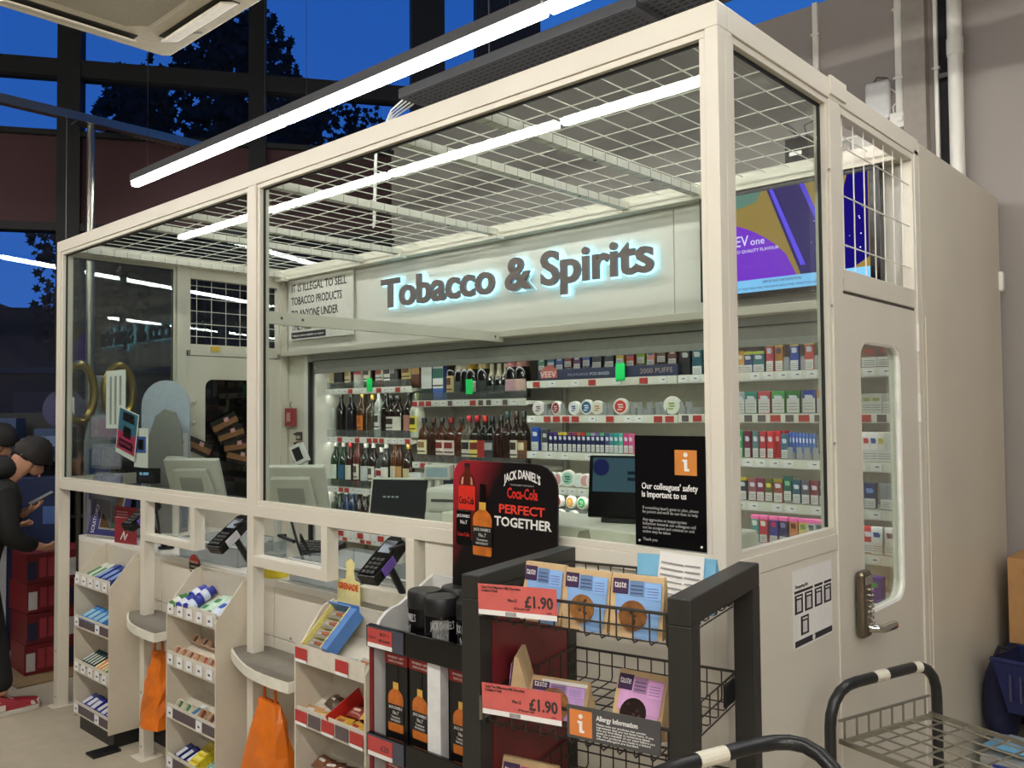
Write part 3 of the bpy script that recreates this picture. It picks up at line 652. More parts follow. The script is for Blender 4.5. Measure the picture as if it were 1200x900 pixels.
row([-2.852, -2.751, -2.663, -2.591, -2.541, -2.493, -2.404, -2.340, -2.284, -2.232, -2.184, -2.112], 1.665, 1.671, [
    ('carton', (30, 52, 46), (26, 46, 40), (200, 200, 196), 'dark green champagne carton'), ('carton', (70, 104, 180), (60, 90, 160), (210, 212, 210), 'blue marbled gin carton', (40, 100, 90)), ('round', (40, 22, 16), BLK, (196, 170, 120), 'dark cream liqueur bottle', (90, 50, 30)),
    ('champ', (14, 20, 16), (206, 196, 160), (50, 60, 56), 'sparkling wine with pale gold foil'), ('champ', (14, 16, 18), (190, 186, 176), None, 'sparkling wine with silver foil'), ('champ', (16, 20, 18), (216, 170, 70), (206, 206, 190), 'champagne with orange-gold foil'),
    ('champ', (12, 16, 16), (206, 190, 140), (40, 46, 46), 'champagne with cream foil'), ('split', (14, 20, 18), (200, 190, 160), (46, 52, 50), 'small sparkling wine with gold foil'), ('split', (14, 20, 18), (206, 196, 166), (46, 52, 50), 'small sparkling wine with pale foil'), ('split', (14, 20, 18), (196, 186, 160), (60, 60, 60), 'small sparkling wine with dull foil'),
    ('champ', (16, 18, 20), (216, 150, 150), (190, 150, 160), 'rose sparkling wine with pink foil'), ('champ', (14, 14, 16), (220, 160, 150), (206, 170, 160), 'rose champagne with salmon foil')], 'the sparkling wine shelf', 'bottles on the sparkling wine shelf')
row([-2.917, -2.833, -2.758, -2.681, -2.591, -2.527, -2.462, -2.400, -2.344, -2.278, -2.226, -2.159, -2.106], 1.665, 1.304, [
    ('flask', (120, 62, 24), BLK, (226, 214, 180), 'whisky bottle with cream shield label', (150, 110, 60)), ('flask', (84, 40, 18), BRN, None, 'brown unlabelled whisky bottle'), ('flask', (110, 50, 20), BLK, (226, 206, 200), 'blended whisky with white bird label', (130, 40, 30)), ('flask', (100, 46, 20), (150, 40, 36), (226, 206, 200), 'blended whisky with pale label and red cap', (130, 40, 30)),
    ('flask', (120, 54, 28), DRK, None, 'reddish whisky bottle'), ('square', (140, 130, 116), (190, 40, 60), (206, 200, 186), 'whisky bottle with grey label and pink cap', (40, 40, 40)), ('square', (60, 40, 26), (180, 30, 40), (222, 200, 110), 'whisky bottle with yellow square label', (120, 40, 30)), ('square', (30, 26, 26), (190, 50, 40), (160, 40, 34), 'black bottle with red slanted label'),
    ('square', (26, 26, 30), BLK, (50, 54, 60), 'black striped square bottle', (170, 172, 174)), ('square', (66, 26, 16), DRK, None, 'dark red-brown bottle'), ('round', (64, 30, 20), (30, 60, 66), None, 'brown bottle with teal cap'), ('round', (50, 24, 18), (60, 26, 20), (206, 200, 190), 'brown liqueur bottle with white oval label', (60, 40, 30)), ('round', (56, 30, 18), BLK, (110, 70, 40), 'cream liqueur bottle with brown label', (226, 206, 170))], 'the whisky shelf', 'bottles on the whisky shelf')
row([-2.972, -2.871, -2.765, -2.670], 1.665, .931, [('carton', (226, 226, 226), (200, 200, 200), (30, 30, 34), 'white gift carton with black print'), ('round', (16, 16, 20), BLK, None, 'black squat bottle'), ('carton', (30, 44, 66), (30, 44, 66), (60, 90, 130), 'navy gift carton'), ('carton', (24, 34, 50), (24, 34, 50), (150, 130, 70), 'dark navy gift carton with gold print')], 'the shelf below the whisky', 'bottles below the whisky shelf')

# ------------------------------------------------------------------ small packs
_pm = {}
def pack(loc, w, d, h, main, top, label, group, warn=.45, band=None, cat='pack', name='cigarette_pack', rz=None, logo=None):
    k = (w, d, h, main)
    if k not in _pm: _pm[k] = MB().box(-w / 2, w / 2, 0, d, 0, h).mesh('carton', mat(main, .35, var=.10, scale=60))
    t = thing(name, label, cat, loc, random.uniform(-.05, .05) if rz is None else rz, group)
    link('carton', _pm[k], t, .0012)
    if top:
        k = (w, h, 'top', top)
        if k not in _pm: _pm[k] = MB().box(-w / 2 - .0004, w / 2 + .0004, -.0006, d + .0004 if d < .03 else .03, h * .86, h + .0005).mesh('lid_band', mat(top, .35))
        link('lid_band', _pm[k], t)
    if warn:
        k = (w, h, 'warn', warn)
        if k not in _pm: _pm[k] = MB().box(-w / 2 + .002, w / 2 - .002, -.0008, 0, .003, h * warn).mesh('health_warning', mat((206, 206, 204), .5, var=.03))
        a = link('health_warning', _pm[k], t)
        k = (w, h, 'wp', warn)
        if k not in _pm:
            mb = MB()
            for q in range(3): mb.box(-w * .36, w * .36, -.0012, -.0008, h * warn * (.25 + .2 * q), h * warn * (.25 + .2 * q) + .0022)
            _pm[k] = mb.mesh('warning_print', mat((120, 118, 118), .6))
        link('warning_print', _pm[k], a)
    if logo:
        k = (w, h, 'logo', logo)
        if k not in _pm: _pm[k] = MB().prism([(-w * .26, h * .62), (w * .26, h * .62), (w * .33, h * .72), (w * .2, h * .8), (-w * .33, h * .8)], 'y', -.0008, 0).mesh('brand_print', mat(logo, .4))
        link('brand_print', _pm[k], t)
    return t
def packs(xs, y, z, specs, where, group, w=.04, d=.022, h=.088, **kw):
    for i, (x, sp) in enumerate(zip(xs, specs)):
        o = dict(kw); ww, hh, zz = w, h, z
        if len(sp) > 4: ww = sp[4] or w
        if len(sp) > 5: hh = sp[5] or h
        if len(sp) > 6: zz = z + sp[6]
        pack((x, y, zz), ww, d, hh, sp[0], sp[1], lab16(sp[2], ORD[i], 'on', where), group, logo=sp[3], **o)
LB = (206, 210, 226)
# third bay, top shelf: vape packs held in a navy counter unit
vu = thing('vape_display', 'navy counter unit lettered VEEV and 2000 PUFFS holding vape packs', 'display', (0, 1.615, 1.76))
x0, x1 = -1.959, -1.110
MB().box(x0, x1, 0, .02, 0, .055).build('front_panel', mat((44, 50, 78), .4), vu)
MB().box(x0, x1, .02, .14, 0, .02).build('tray_base', mat((30, 34, 54), .4), vu)
MB().prism([(x0 + .02, .055), (x0 + .06, .078), (x0 + .10, .078), (x0 + .13, .055), (x0 + .13, .012), (x0 + .02, .012)], 'y', -.002, -.0002).build('emblem', mat((176, 96, 90), .4), vu)
text('VEEV', .045, mat((226, 214, 206), .4), vu, (x0 + .018, -.0028, .016), width=.105); text('MULTI FLAVOUR', .02, LBm := mat((150, 150, 170), .4), vu, (x0 + .2, -.001, .018), width=.13)
text('POD-BASED', .022, mat((196, 196, 206), .4), vu, (x0 + .34, -.001, .018), width=.12); text('2000 PUFFS', .034, mat((170, 150, 140), .4), vu, (x0 + .64, -.001, .016), width=.18)
_vx = [-1.965, -1.901, -1.843, -1.786, -1.727, -1.667, -1.600, -1.523, -1.459, -1.399, -1.337, -1.281, -1.222, -1.161]
_vs = [((70, 130, 110), None, 'green vape pack', (200, 220, 210)), ((30, 104, 150), None, 'teal-blue vape pack', LB), ((62, 84, 150), None, 'lilac-blue vape pack', LB), ((150, 50, 50), None, 'red vape pack', LB), ((86, 44, 90), None, 'purple vape pack', LB), ((44, 76, 160), None, 'bright blue vape pack', LB), ((24, 34, 50), None, 'dark navy vape pack with pink band', (190, 110, 130)), ((24, 38, 50), None, 'dark navy vape pack with green band', (150, 190, 160)), ((206, 170, 60), None, 'yellow vape pack', (60, 90, 160)), ((196, 60, 56), None, 'scarlet vape pack', (60, 90, 160)), ((150, 190, 70), None, 'lime vape pack', (60, 110, 150)), ((216, 140, 130), None, 'pink vape pack', (60, 110, 150)), ((120, 90, 50), None, 'gold-brown vape pack', (216, 200, 160)), ((110, 60, 50), None, 'dark brown vape pack', (216, 190, 170))]
for i, (x, s) in enumerate(zip(_vx, _vs)):
    pack((x, 1.65, 1.781 + (.045 if i in (1, 3, 5, 8, 10, 12) else .03)), .045 if i not in (6, 7) else .055, .02, .085 if i not in (6, 7) else .095, s[0], None, lab16(s[2], ORD[i], 'in', 'the navy counter unit'), 'vape packs in the counter unit', warn=.36, name='vape_pack', logo=s[3])
    MB().box(x - .02, x + .02, 1.652, 1.67, 1.7805, 1.781 + (.045 if i in (1, 3, 5, 8, 10, 12) else .03)).build('pack_riser', CLEARP, vu, loc=(0, -1.615, -1.76))
pack((-1.086, 1.640, 1.759)[:2] + (1.761,), .05, .03, .13, (40, 40, 44), None, 'black vape carton with white lettering right of the navy counter unit', 'tall vape cartons', warn=0, name='vape_carton', logo=(210, 210, 210))
pack((-1.024, 1.640, 1.757)[:2] + (1.761,), .05, .03, .13, (40, 96, 110), None, 'teal vape carton tucked beside the corner post', 'tall vape cartons', warn=.3, name='vape_carton', logo=(210, 220, 220))
# round tins
_tm = {}
def tin(loc, r, rim, face, label, group, mark=None, d=.026):
    t = thing('pouch_tin', label, 'tin', loc, random.uniform(-.25, .25), group)
    k = (r, rim)
    if k not in _tm: _tm[k] = MB().lathe([(r * .96, 0), (r, .003), (r, d - .006), (r * .93, d)], n=24, M=Matrix.Translation((0, 0, r)) @ Matrix.Rotation(R(90), 4, 'X') @ Matrix.Translation((0, 0, -d))).mesh('tin_body', mat(rim, .35), True)
    link('tin_body', _tm[k], t)
    k = (r, face, 'f')
    if k not in _tm: _tm[k] = MB().cyl((0, -.0006, r), (0, .0004, r), r * .74, n=24).mesh('lid_label', mat(face, .4))
    a = link('lid_label', _tm[k], t)
    if mark:
        k = (r, mark, 'm')
        if k not in _tm: _tm[k] = MB().box(-r * .34, r * .34, -.0012, -.0006, r * 1.12, r * 1.3).box(-r * .25, r * .4, -.0012, -.0006, r * .85, r * 1.0).box(-r * .4, r * .2, -.0012, -.0006, r * .56, r * .7).mesh('lid_print', mat(mark, .4))
        link('lid_print', _tm[k], a)
def tins(xs, y, z, r, specs, where, group):
    for i, (x, s) in enumerate(zip(xs, specs)): tin((x, y + .03, z), s[3] if len(s) > 3 else r, (232, 230, 226), s[0], lab16(s[2] + ' round tin', ORD[i], 'on', where), group, s[1])
tins([-1.975, -1.855, -1.736, -1.654, -1.587, -1.445, -1.156], 1.60, 1.579, .037, [((226, 222, 224), (110, 40, 80), 'white and plum'), ((150, 30, 60), (226, 200, 210), 'crimson'), ((226, 228, 232), (50, 80, 150), 'white and blue', .036), ((40, 92, 140), (226, 230, 236), 'steel blue', .039), ((226, 222, 206), (190, 120, 60), 'white and tan', .036), ((206, 60, 56), (236, 220, 216), 'bright red', .041), ((230, 232, 222), (150, 170, 60), 'white and lime', .043)], 'the pouch tin shelf', 'tins on the pouch shelf')
def pusher(loc, label, group, h=.06):
    t = thing('shelf_pusher', label, 'pusher', loc, 0, group)
    MB().box(-.012, .012, 0, .004, 0, h).build('push_plate', mat((170, 174, 178), .35, alpha=.75), t); MB().box(.008, .02, .0, .10, 0, h * .55).build('divider', mat((176, 180, 184), .35, alpha=.6), t)
for i, x in enumerate([-1.919, -1.804, -1.537, -1.501, -1.370, -1.331, -1.273, -1.226, -1.197, -1.097, -1.061]): pusher((x, 1.625, 1.579), 'clear plastic shelf pusher, %s from left on the pouch tin shelf' % ORD[i], 'pushers on the pouch tin shelf')
# third shelf of bay three: slim packs
NV = (30, 36, 80)
packs([-1.999, -1.931], 1.63, 1.391, [((40, 72, 160), None, 'wide blue pack', (214, 220, 230), .05, .125), ((60, 64, 70), None, 'wide charcoal pack', (200, 200, 200), .04, .115)], 'the slim pack shelf', 'wide packs on the slim pack shelf', warn=.38, name='vape_pack')
packs([-1.890, -1.858, -1.826, -1.795, -1.764, -1.734, -1.703, -1.673, -1.643, -1.614, -1.585, -1.558, -1.527, -1.501, -1.473, -1.445, -1.415, -1.387], 1.63, 1.391, [(NV, (70, 40, 120), 'navy slim pack with violet top', LB), (NV, (80, 50, 140), 'navy slim pack with purple top', LB), (NV, (206, 180, 60), 'navy slim pack with yellow top', LB), (NV, (214, 190, 70), 'navy slim pack with pale yellow top', LB), (NV, (120, 60, 110), 'navy slim pack with plum top', LB), (NV, (150, 50, 90), 'navy slim pack with magenta top', LB), (NV, (190, 90, 50), 'navy slim pack with orange top', LB), (NV, (190, 40, 44), 'navy slim pack with red top', LB), (NV, (60, 150, 100), 'navy slim pack with green top', LB), (NV, (170, 150, 190), 'navy slim pack with lilac top', LB), (NV, (110, 90, 150), 'navy slim pack with mauve top', LB), (NV, (80, 170, 120), 'navy slim pack with mint top', LB), ((70, 60, 120), None, 'violet slim pack', LB), ((60, 130, 130), None, 'teal slim pack', LB), ((40, 140, 140), None, 'turquoise slim pack', LB), ((90, 160, 150), None, 'aqua slim pack', LB), ((190, 60, 120), None, 'pink slim pack', LB), ((206, 90, 140), None, 'rose slim pack', LB)], 'the slim pack shelf', 'slim packs on the third shelf', w=.026, h=.098, warn=.40, name='vape_pack')
tins([-1.890, -1.846, -1.781, -1.714, -1.665, -1.625, -1.574, -1.522, -1.470, -1.425], 1.60, 1.211, .036, [((120, 70, 60), None, 'brown'), ((206, 150, 150), None, 'dusty pink'), ((150, 196, 176), (60, 90, 80), 'large mint', .043), ((214, 224, 220), None, 'white mint'), ((216, 160, 160), None, 'pale pink'), ((230, 214, 210), None, 'pinkish white'), ((206, 120, 140), None, 'rose'), ((226, 226, 226), (120, 120, 130), 'plain white'), ((214, 90, 100), None, 'coral'), ((214, 206, 120), None, 'pale yellow')], 'the tin shelf behind the till screen', 'tins behind the till screen')
tins([-1.849, -1.767, -1.692, -1.619], 1.60, 1.10, .034, [((206, 50, 70), (236, 200, 206), 'red fruit'), ((226, 150, 40), (236, 210, 150), 'orange'), ((40, 166, 80), (206, 236, 214), 'green'), ((236, 180, 40), None, 'yellow')], 'the upper tier of the lowest tin shelf', 'tins on the lowest tin shelf')
tins([-1.807, -1.724, -1.615], 1.56, 1.03, .034, [((222, 140, 80), (236, 200, 170), 'peach orange'), ((222, 100, 40), None, 'deep orange'), ((190, 196, 60), None, 'lime yellow')], 'the lower tier of the lowest tin shelf', 'tins on the lowest tin shelf front')
tag(MB().box(-1.968, -1.426, 1.625, 1.72, 1.051, 1.099).build('tin_riser', CLEARP), 'clear plastic riser under the upper row of bright tins', 'riser')
tag(MB().box(-1.831, -1.532, 1.553, 1.598, .985, 1.029).build('tin_tray', CLEARP), 'clear plastic tray in front of the lowest tin shelf', 'tray')

# right bay (seen through the side glass and the staff door window)
packs([-0.810, -0.767, -0.718, -0.667, -0.625, -0.557, -0.493, -0.427], 1.63, 1.761, [((206, 150, 70), None, 'orange-gold vape pack', (236, 226, 200), .05, .095), ((44, 64, 116), (190, 200, 60), 'navy vape pack with lime top', LB, .042, .09), ((50, 110, 116), (190, 206, 80), 'teal vape pack with lime top', LB, .052, .09), ((196, 70, 90), (222, 196, 60), 'tall pink vape pack', LB, .034, .125), ((176, 120, 50), (226, 196, 60), 'tall gold vape pack', (80, 50, 90), .034, .122), ((40, 80, 170), (226, 200, 70), 'tall blue vape pack', LB, .036, .12), ((196, 80, 70), (226, 200, 70), 'tall coral vape pack', LB, .038, .122), ((176, 178, 180), None, 'grey blank vape pack', None, .04, .08)], 'the top shelf of the right bay', 'packs on the top right shelf', warn=.36, name='vape_pack')
for i, x in enumerate([-0.594, -0.520, -0.466]): pusher((x, 1.635, 1.761), 'clear plastic shelf pusher, %s from left among tall vape packs' % ORD[i], 'pushers among tall vape packs')
packs([-0.814, -0.757, -0.696, -0.632, -0.566, -0.498, -0.437, -0.371], 1.63, 1.582, [((160, 164, 172), None, 'silver-grey cigarette pack', LB), ((30, 120, 104), None, 'teal cigarette pack', LB), ((176, 70, 76), None, 'rose red cigarette pack', LB), ((70, 150, 80), None, 'light green cigarette pack', LB), ((30, 110, 44), None, 'dark green cigarette pack', LB), ((30, 60, 150), None, 'royal blue cigarette pack', LB), ((190, 130, 60), None, 'orange cigarette pack', LB), ((120, 120, 126), None, 'grey cigarette pack', LB)], 'the cigarette shelf of the right bay', 'cigarette packs', w=.056, h=.095, warn=.66)
packs([-0.814, -0.777, -0.739, -0.706, -0.671], 1.63, 1.391, [((50, 150, 90), None, 'green vape pack', LB), ((110, 24, 66), None, 'maroon vape pack', LB), ((84, 116, 120), None, 'grey-teal vape pack', LB), ((176, 40, 54), None, 'crimson vape pack', LB), ((200, 44, 54), None, 'scarlet vape pack', LB)], 'the third shelf of the right bay', 'vape packs on the third right shelf', w=.028, h=.115, warn=.36, name='vape_pack')
for i in range(3): pack((-0.654 + .006 * i, 1.66 + .03 * i, 1.392), .03, .024, .115, (206, 36, 40), None, 'bright red vape pack, %s in the deep red stack' % ('front', 'middle', 'rear')[i], 'red vape pack stack', warn=0, name='vape_pack', logo=(230, 180, 180))
pack((-0.608, 1.63, 1.391), .03, .022, .105, (50, 100, 130), None, 'slate blue vape pack between the red and blue stacks', 'vape packs on the third right shelf', warn=.36, name='vape_pack', logo=LB)
for i in range(8): pack((-0.593 + .0125 * i, 1.655 + .005 * i, 1.392), .012, .022, .11 - .001 * i, (60 + 4 * i, 96 + 4 * i, 190), None, 'slim blue vape pack, %s from left in the blue stack' % ORD[i], 'blue vape pack stack', warn=0, name='vape_pack', logo=(210, 220, 240))
for i, x in enumerate([-0.579, -0.539, -0.506, -0.469]): pusher((x, 1.62, 1.391), 'clear plastic shelf pusher, %s from left before the blue stack' % ORD[i], 'pushers before the blue stack', .05)
pack((-0.430, 1.63, 1.391), .045, .03, .12, (214, 212, 208), (40, 40, 42), 'white vape carton with black top beside the blue stack', 'tall vape cartons', warn=.3, name='vape_carton', logo=(50, 50, 50))
packs([-0.802, -0.757, -0.720, -0.682, -0.640, -0.598, -0.559, -0.520, -0.482, -0.446, -0.409], 1.63, 1.206, [((26, 44, 60), (190, 170, 50), 'dark navy vape pack', LB), ((150, 84, 96), None, 'dusty rose vape pack', LB), ((130, 40, 76), None, 'berry vape pack', LB), ((90, 96, 50), None, 'olive yellow vape pack', (216, 206, 80)), ((150, 70, 60), (150, 140, 50), 'brick red vape pack', LB, .04), ((30, 90, 80), None, 'tall green vape pack', (130, 190, 150), .034, .105, .008), ((20, 80, 106), None, 'teal vape pack', LB), ((86, 80, 96), None, 'mauve-grey vape pack', LB), ((120, 36, 46), None, 'dark red vape pack', LB), ((50, 54, 80), None, 'indigo vape pack', LB), ((150, 170, 60), None, 'lime vape pack', LB)], 'the fourth shelf of the right bay', 'vape packs on the fourth right shelf', w=.034, h=.098, warn=.40, name='vape_pack')
PK = (226, 110, 170)
packs([-0.744, -0.705, -0.658, -0.616, -0.571, -0.530, -0.494, -0.460, -0.430, -0.402], 1.62, 1.031, [((96, 150, 150), PK, 'teal and white vape pack with pink top', WHT), ((190, 60, 76), PK, 'red vape pack with pink top', WHT), ((64, 60, 150), PK, 'blue-violet vape pack with pink top', (190, 40, 90)), ((44, 44, 92), PK, 'navy vape pack with pink top', (130, 130, 170)), ((206, 130, 80), PK, 'orange vape pack with pink top', (90, 50, 40)), ((214, 196, 110), PK, 'yellow vape pack with pink top', (120, 150, 90)), ((206, 210, 214), PK, 'white vape pack with pink top', (80, 90, 100)), ((120, 160, 160), PK, 'aqua vape pack with pink top', (40, 50, 60)), ((230, 230, 230), None, 'plain white vape pack', (40, 46, 56)), ((222, 222, 222), None, 'plain pale vape pack', (40, 46, 56))], 'the fifth shelf of the right bay', 'vape packs on the fifth right shelf', w=.036, h=.115, warn=.30, name='vape_pack')
wh = 'the %s shelf behind the staff door window'
packs([-0.250, -0.191], 1.63, 1.761, [((120, 84, 70), None, 'brown tobacco pouch', (170, 60, 50)), ((110, 80, 70), None, 'dark brown tobacco pouch', (160, 70, 60))], wh % 'top', 'packs behind the door window', w=.06, h=.09, warn=.45, name='tobacco_pouch')
packs([-0.306, -0.263, -0.227, -0.181], 1.63, 1.582, [((150, 150, 150), None, 'grey pack', None), ((186, 186, 180), None, 'pale grey pack', (150, 160, 90)), ((196, 196, 190), None, 'off-white pack', (150, 160, 90)), ((176, 176, 170), None, 'light grey pack', None)], wh % 'second', 'packs behind the door window', w=.045, h=.075, warn=.6)
packs([-0.269, -0.241, -0.212, -0.185], 1.63, 1.391, [((226, 220, 220), None, 'white pack with red mark', (190, 50, 60)), ((222, 222, 224), None, 'white pack with blue mark', (50, 70, 160)), ((214, 210, 196), None, 'cream pack', (190, 180, 90)), ((196, 196, 194), None, 'light grey slim pack', None)], wh % 'third', 'packs behind the door window', w=.032, h=.115, warn=.4, name='vape_pack')
packs([-0.259, -0.197], 1.63, 1.206, [((30, 50, 96), None, 'navy pack with blue rear stack', (110, 150, 210)), ((130, 136, 140), None, 'smoky grey pack', None)], wh % 'fourth', 'packs behind the door window', w=.045, h=.1, warn=.4, name='vape_pack')
packs([-0.269, -0.236, -0.185], 1.63, 1.031, [((190, 50, 50), None, 'red pack', LB), ((214, 214, 216), None, 'white pack with blue figure', (40, 60, 140)), ((210, 206, 206), None, 'white pack with maroon figure', (120, 40, 50))], wh % 'fifth', 'packs behind the door window', w=.042, h=.105, warn=.42, name='vape_pack')
pack((-0.250, 1.62, .841), .06, .05, .10, (80, 60, 150), None, 'purple and green tobacco pouch low behind the staff door window', 'packs behind the door window', warn=0, name='tobacco_pouch', logo=(60, 150, 80))
# bright green cards standing in for exit sign reflections in the glass
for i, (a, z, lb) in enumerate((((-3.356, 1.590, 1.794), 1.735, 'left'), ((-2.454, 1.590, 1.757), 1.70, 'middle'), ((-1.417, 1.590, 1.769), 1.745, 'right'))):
    t = thing('reflection_card', 'bright green card standing for a reflection, %s one of three along the top shelves' % lb, 'tag', (a[0], 1.592, z), 0, 'green reflection cards')
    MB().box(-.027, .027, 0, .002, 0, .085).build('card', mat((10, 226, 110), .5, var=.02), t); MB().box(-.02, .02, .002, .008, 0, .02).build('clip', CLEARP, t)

# LED strips added to brighten the stock; only the lower shelves suggest real ones
def shelf_led(x0, x1, y, z, label):
    t = thing('shelf_fill_light', label, 'light', ((x0 + x1) / 2, y, z), 0, 'fill lights in the shelving'); h = (x1 - x0) / 2
    MB().box(-h, h, -.008, .008, .004, .0075).build('channel', STEEL, t); MB().box(-h, h, -.006, .006, 0, .004).build('diffuser', emit((255, 252, 245), 9.0), t)
shelf_led(-3.8, -.15, 1.535, 1.877, 'added LED fill strip under the shutter housing lighting the top shelves')
for (xa, xb, zs, nm) in ((A0, A1, (1.76, 1.443, 1.115), 'left spirits bay'), (A1, B1, (1.67, 1.303), 'sparkling wine bay'), (B1, C1, (1.76, 1.578, 1.39, 1.21), 'vape and tin bay'), (C1, D1, (1.76, 1.581, 1.39, 1.205, 1.03), 'right cigarette bay')):
    for i, z in enumerate(zs): shelf_led(xa + .02, xb - .02, 1.614, z - .0372, 'slim LED fill strip under the %s shelf of the %s' % (ORD[i], nm))
# ================================================================== COUNTER
ct = thing('service_counter', 'long white service counter behind the kiosk front posts', 'counter')
MB().box(-4.07, -1.15, .104, .75, .90, .93).build('worktop', WHITE2, ct, bevel=.003); MB().box(-4.07, -1.15, .12, .70, .1, .90).build('carcass', WHITE, ct)
for a, b in ((-4.07, -3.06), (-3.055, -2.08), (-2.075, -1.15)):
    pn = MB().box(a + .002, b - .002, .104, .12, .11, .70).build('lower_panel', WHITE, ct, bevel=.002); MB().box(a + .002, b - .002, .104, .12, .703, .90).build('upper_panel', WHITE, ct, bevel=.002)
    for x in (a + .12, b - .12): MB().cyl((x, .101, .715), (x, .105, .715), .005, n=8).build('screw', GREY, pn)
MB().box(-4.07, -1.15, .13, .70, 0, .1).build('plinth', BLACK, ct)
cr_ = thing('counter_riser', 'cream raised counter ledge below the dark till screen', 'counter', (0, 0, 0))
MB().box(-1.05, -.08, .07, .32, 1.0, 1.28).build('ledge', mat((214, 210, 194), .45), cr_, bevel=.006); MB().box(-1.05, -.08, .07, .60, 0, 1.0).build('base', WHITE, cr_)
MB().prism([(-.50, 1.235), (-.475, 1.235), (-.462, 1.25), (-.445, 1.25), (-.452, 1.275), (-.485, 1.268)], 'y', .0685, .07).build('motif', mat((150, 144, 126), .6), cr_)
# half-round bag shelves
GS = mat((120, 114, 104), .6, var=.08, scale=40)
def half_shelf(pts, label):
    t = thing('bag_shelf', label, 'shelf', (0, 0, .622), 0, 'half round shelves')
    MB().prism(pts, 'z', 0, .036).build('board', mat((226, 222, 208), .4), t, smooth=False)
    c = Vector((sum(p[0] for p in pts) / len(pts), .1)); MB().prism([(c.x + (x - c.x) * .97, y + (.008 if y < -.01 else 0)) for x, y in pts], 'z', .036, .0375).build('laminate_top', GS, t)
def dshape(xl, xr, yf):
    n = 14; out = [(xr, .1), (xl, .1), (xl, .02)]
    for i in range(n + 1):
        a = R(180 + 78 * i / n); out.append((xr - .02 + (xr - .02 - xl) * math.cos(a) * 1.0, -.0 + (0 - yf) * math.sin(a)))
    out.append((xr, yf)); return out
half_shelf([(-2.655, .1), (-3.07, .1), (-3.12, .085), (-3.152, .055), (-3.163, .02), (-3.158, -.008), (-3.135, -.028), (-3.09, -.048), (-3.02, -.077), (-2.94, -.101), (-2.86, -.114), (-2.78, -.120), (-2.71, -.121), (-2.655, -.118)], 'grey topped half round bag shelf beside the middle sweet stand')
half_shelf([(-1.635, .1), (-2.11, .1), (-2.165, .085), (-2.198, .055), (-2.208, .02), (-2.203, -.008), (-2.18, -.026), (-2.12, -.05), (-2.03, -.08), (-1.94, -.105), (-1.86, -.117), (-1.78, -.122), (-1.70, -.121), (-1.635, -.116)], 'grey topped half round bag shelf beside the right sweet stand')

# ------------------------------------------------------------------ sweet stands
STW = mat((206, 196, 178), .5, var=.02); INNER = mat((198, 190, 174), .55, var=.02)
TZ = (.80, .585, .36, .15)
def stand(x0, w, yf, label, stripm):
    t = thing('sweet_stand', label, 'display stand', (x0, yf, 0), 0, 'sweet stands along the counter')
    side = [(0, .07), (0, .765), (.03, .80), (.12, .91), (.165, .925), (.165, .07)]
    MB().prism(side, 'x', 0, .008).build('side_panel', STW, t); MB().prism(side, 'x', w - .008, w).build('side_panel', STW, t)
    MB().box(.008, w - .008, .157, .165, .07, .92).build('back_panel', INNER, t)
    for k, z in enumerate(TZ):
        s = MB().prism([(.0, z - .062), (.004, z), (.007, z), (.008, z - .05), (.155, z + .015), (.155, z + .008), (.01, z - .062)], 'x', .008, w - .008).build('tier_%s' % ('one', 'two', 'three', 'four')[k] if False else 'tier', mat((212, 205, 190), .45), t)
        st = stripm[k]
        if st == 'd': MB().box(.05, w - .01, -.0015, .001, z - .052, z - .012).build('ticket_strip', mat((92, 80, 84), .6), s)
        cols = {'w': [TKW] * 5, 'd': [TKW, None, None, TKW, None], 'r': [TKR, None, None, TKR, None], 'R': [TKR, TKD, TKR, TKD, TKR]}[st]
        for q, m_ in enumerate(cols):
            if m_ is None: continue
            x = .045 + q * (w - .09) / 4
            ticket(s, x, .048 if st in 'wd' else .068, z - .032, .042, m_, y=-.003 if st != 'd' else -.0038)
            if m_ is TKW: inkmark(s, x, .016, z - .034, .008, y=-.0052)
            if m_ is TKR: ticket(s, x, .066, z - .055, .010, TKW, y=-.0032)
    MB().box(.01, w - .01, .03, .15, 0, .07).build('plinth', BLACK, t)
    return t
stand(-3.66, .427, -.07, 'white sweet stand beside the far left kiosk post', 'wdwd')
stand(-2.645, .425, -.07, 'white sweet stand between the two half round shelves', 'wwdd')
stand(-1.62, .40, -.10, 'white sweet stand with red tickets beside the whiskey display', 'rRrR')
_cm = {}
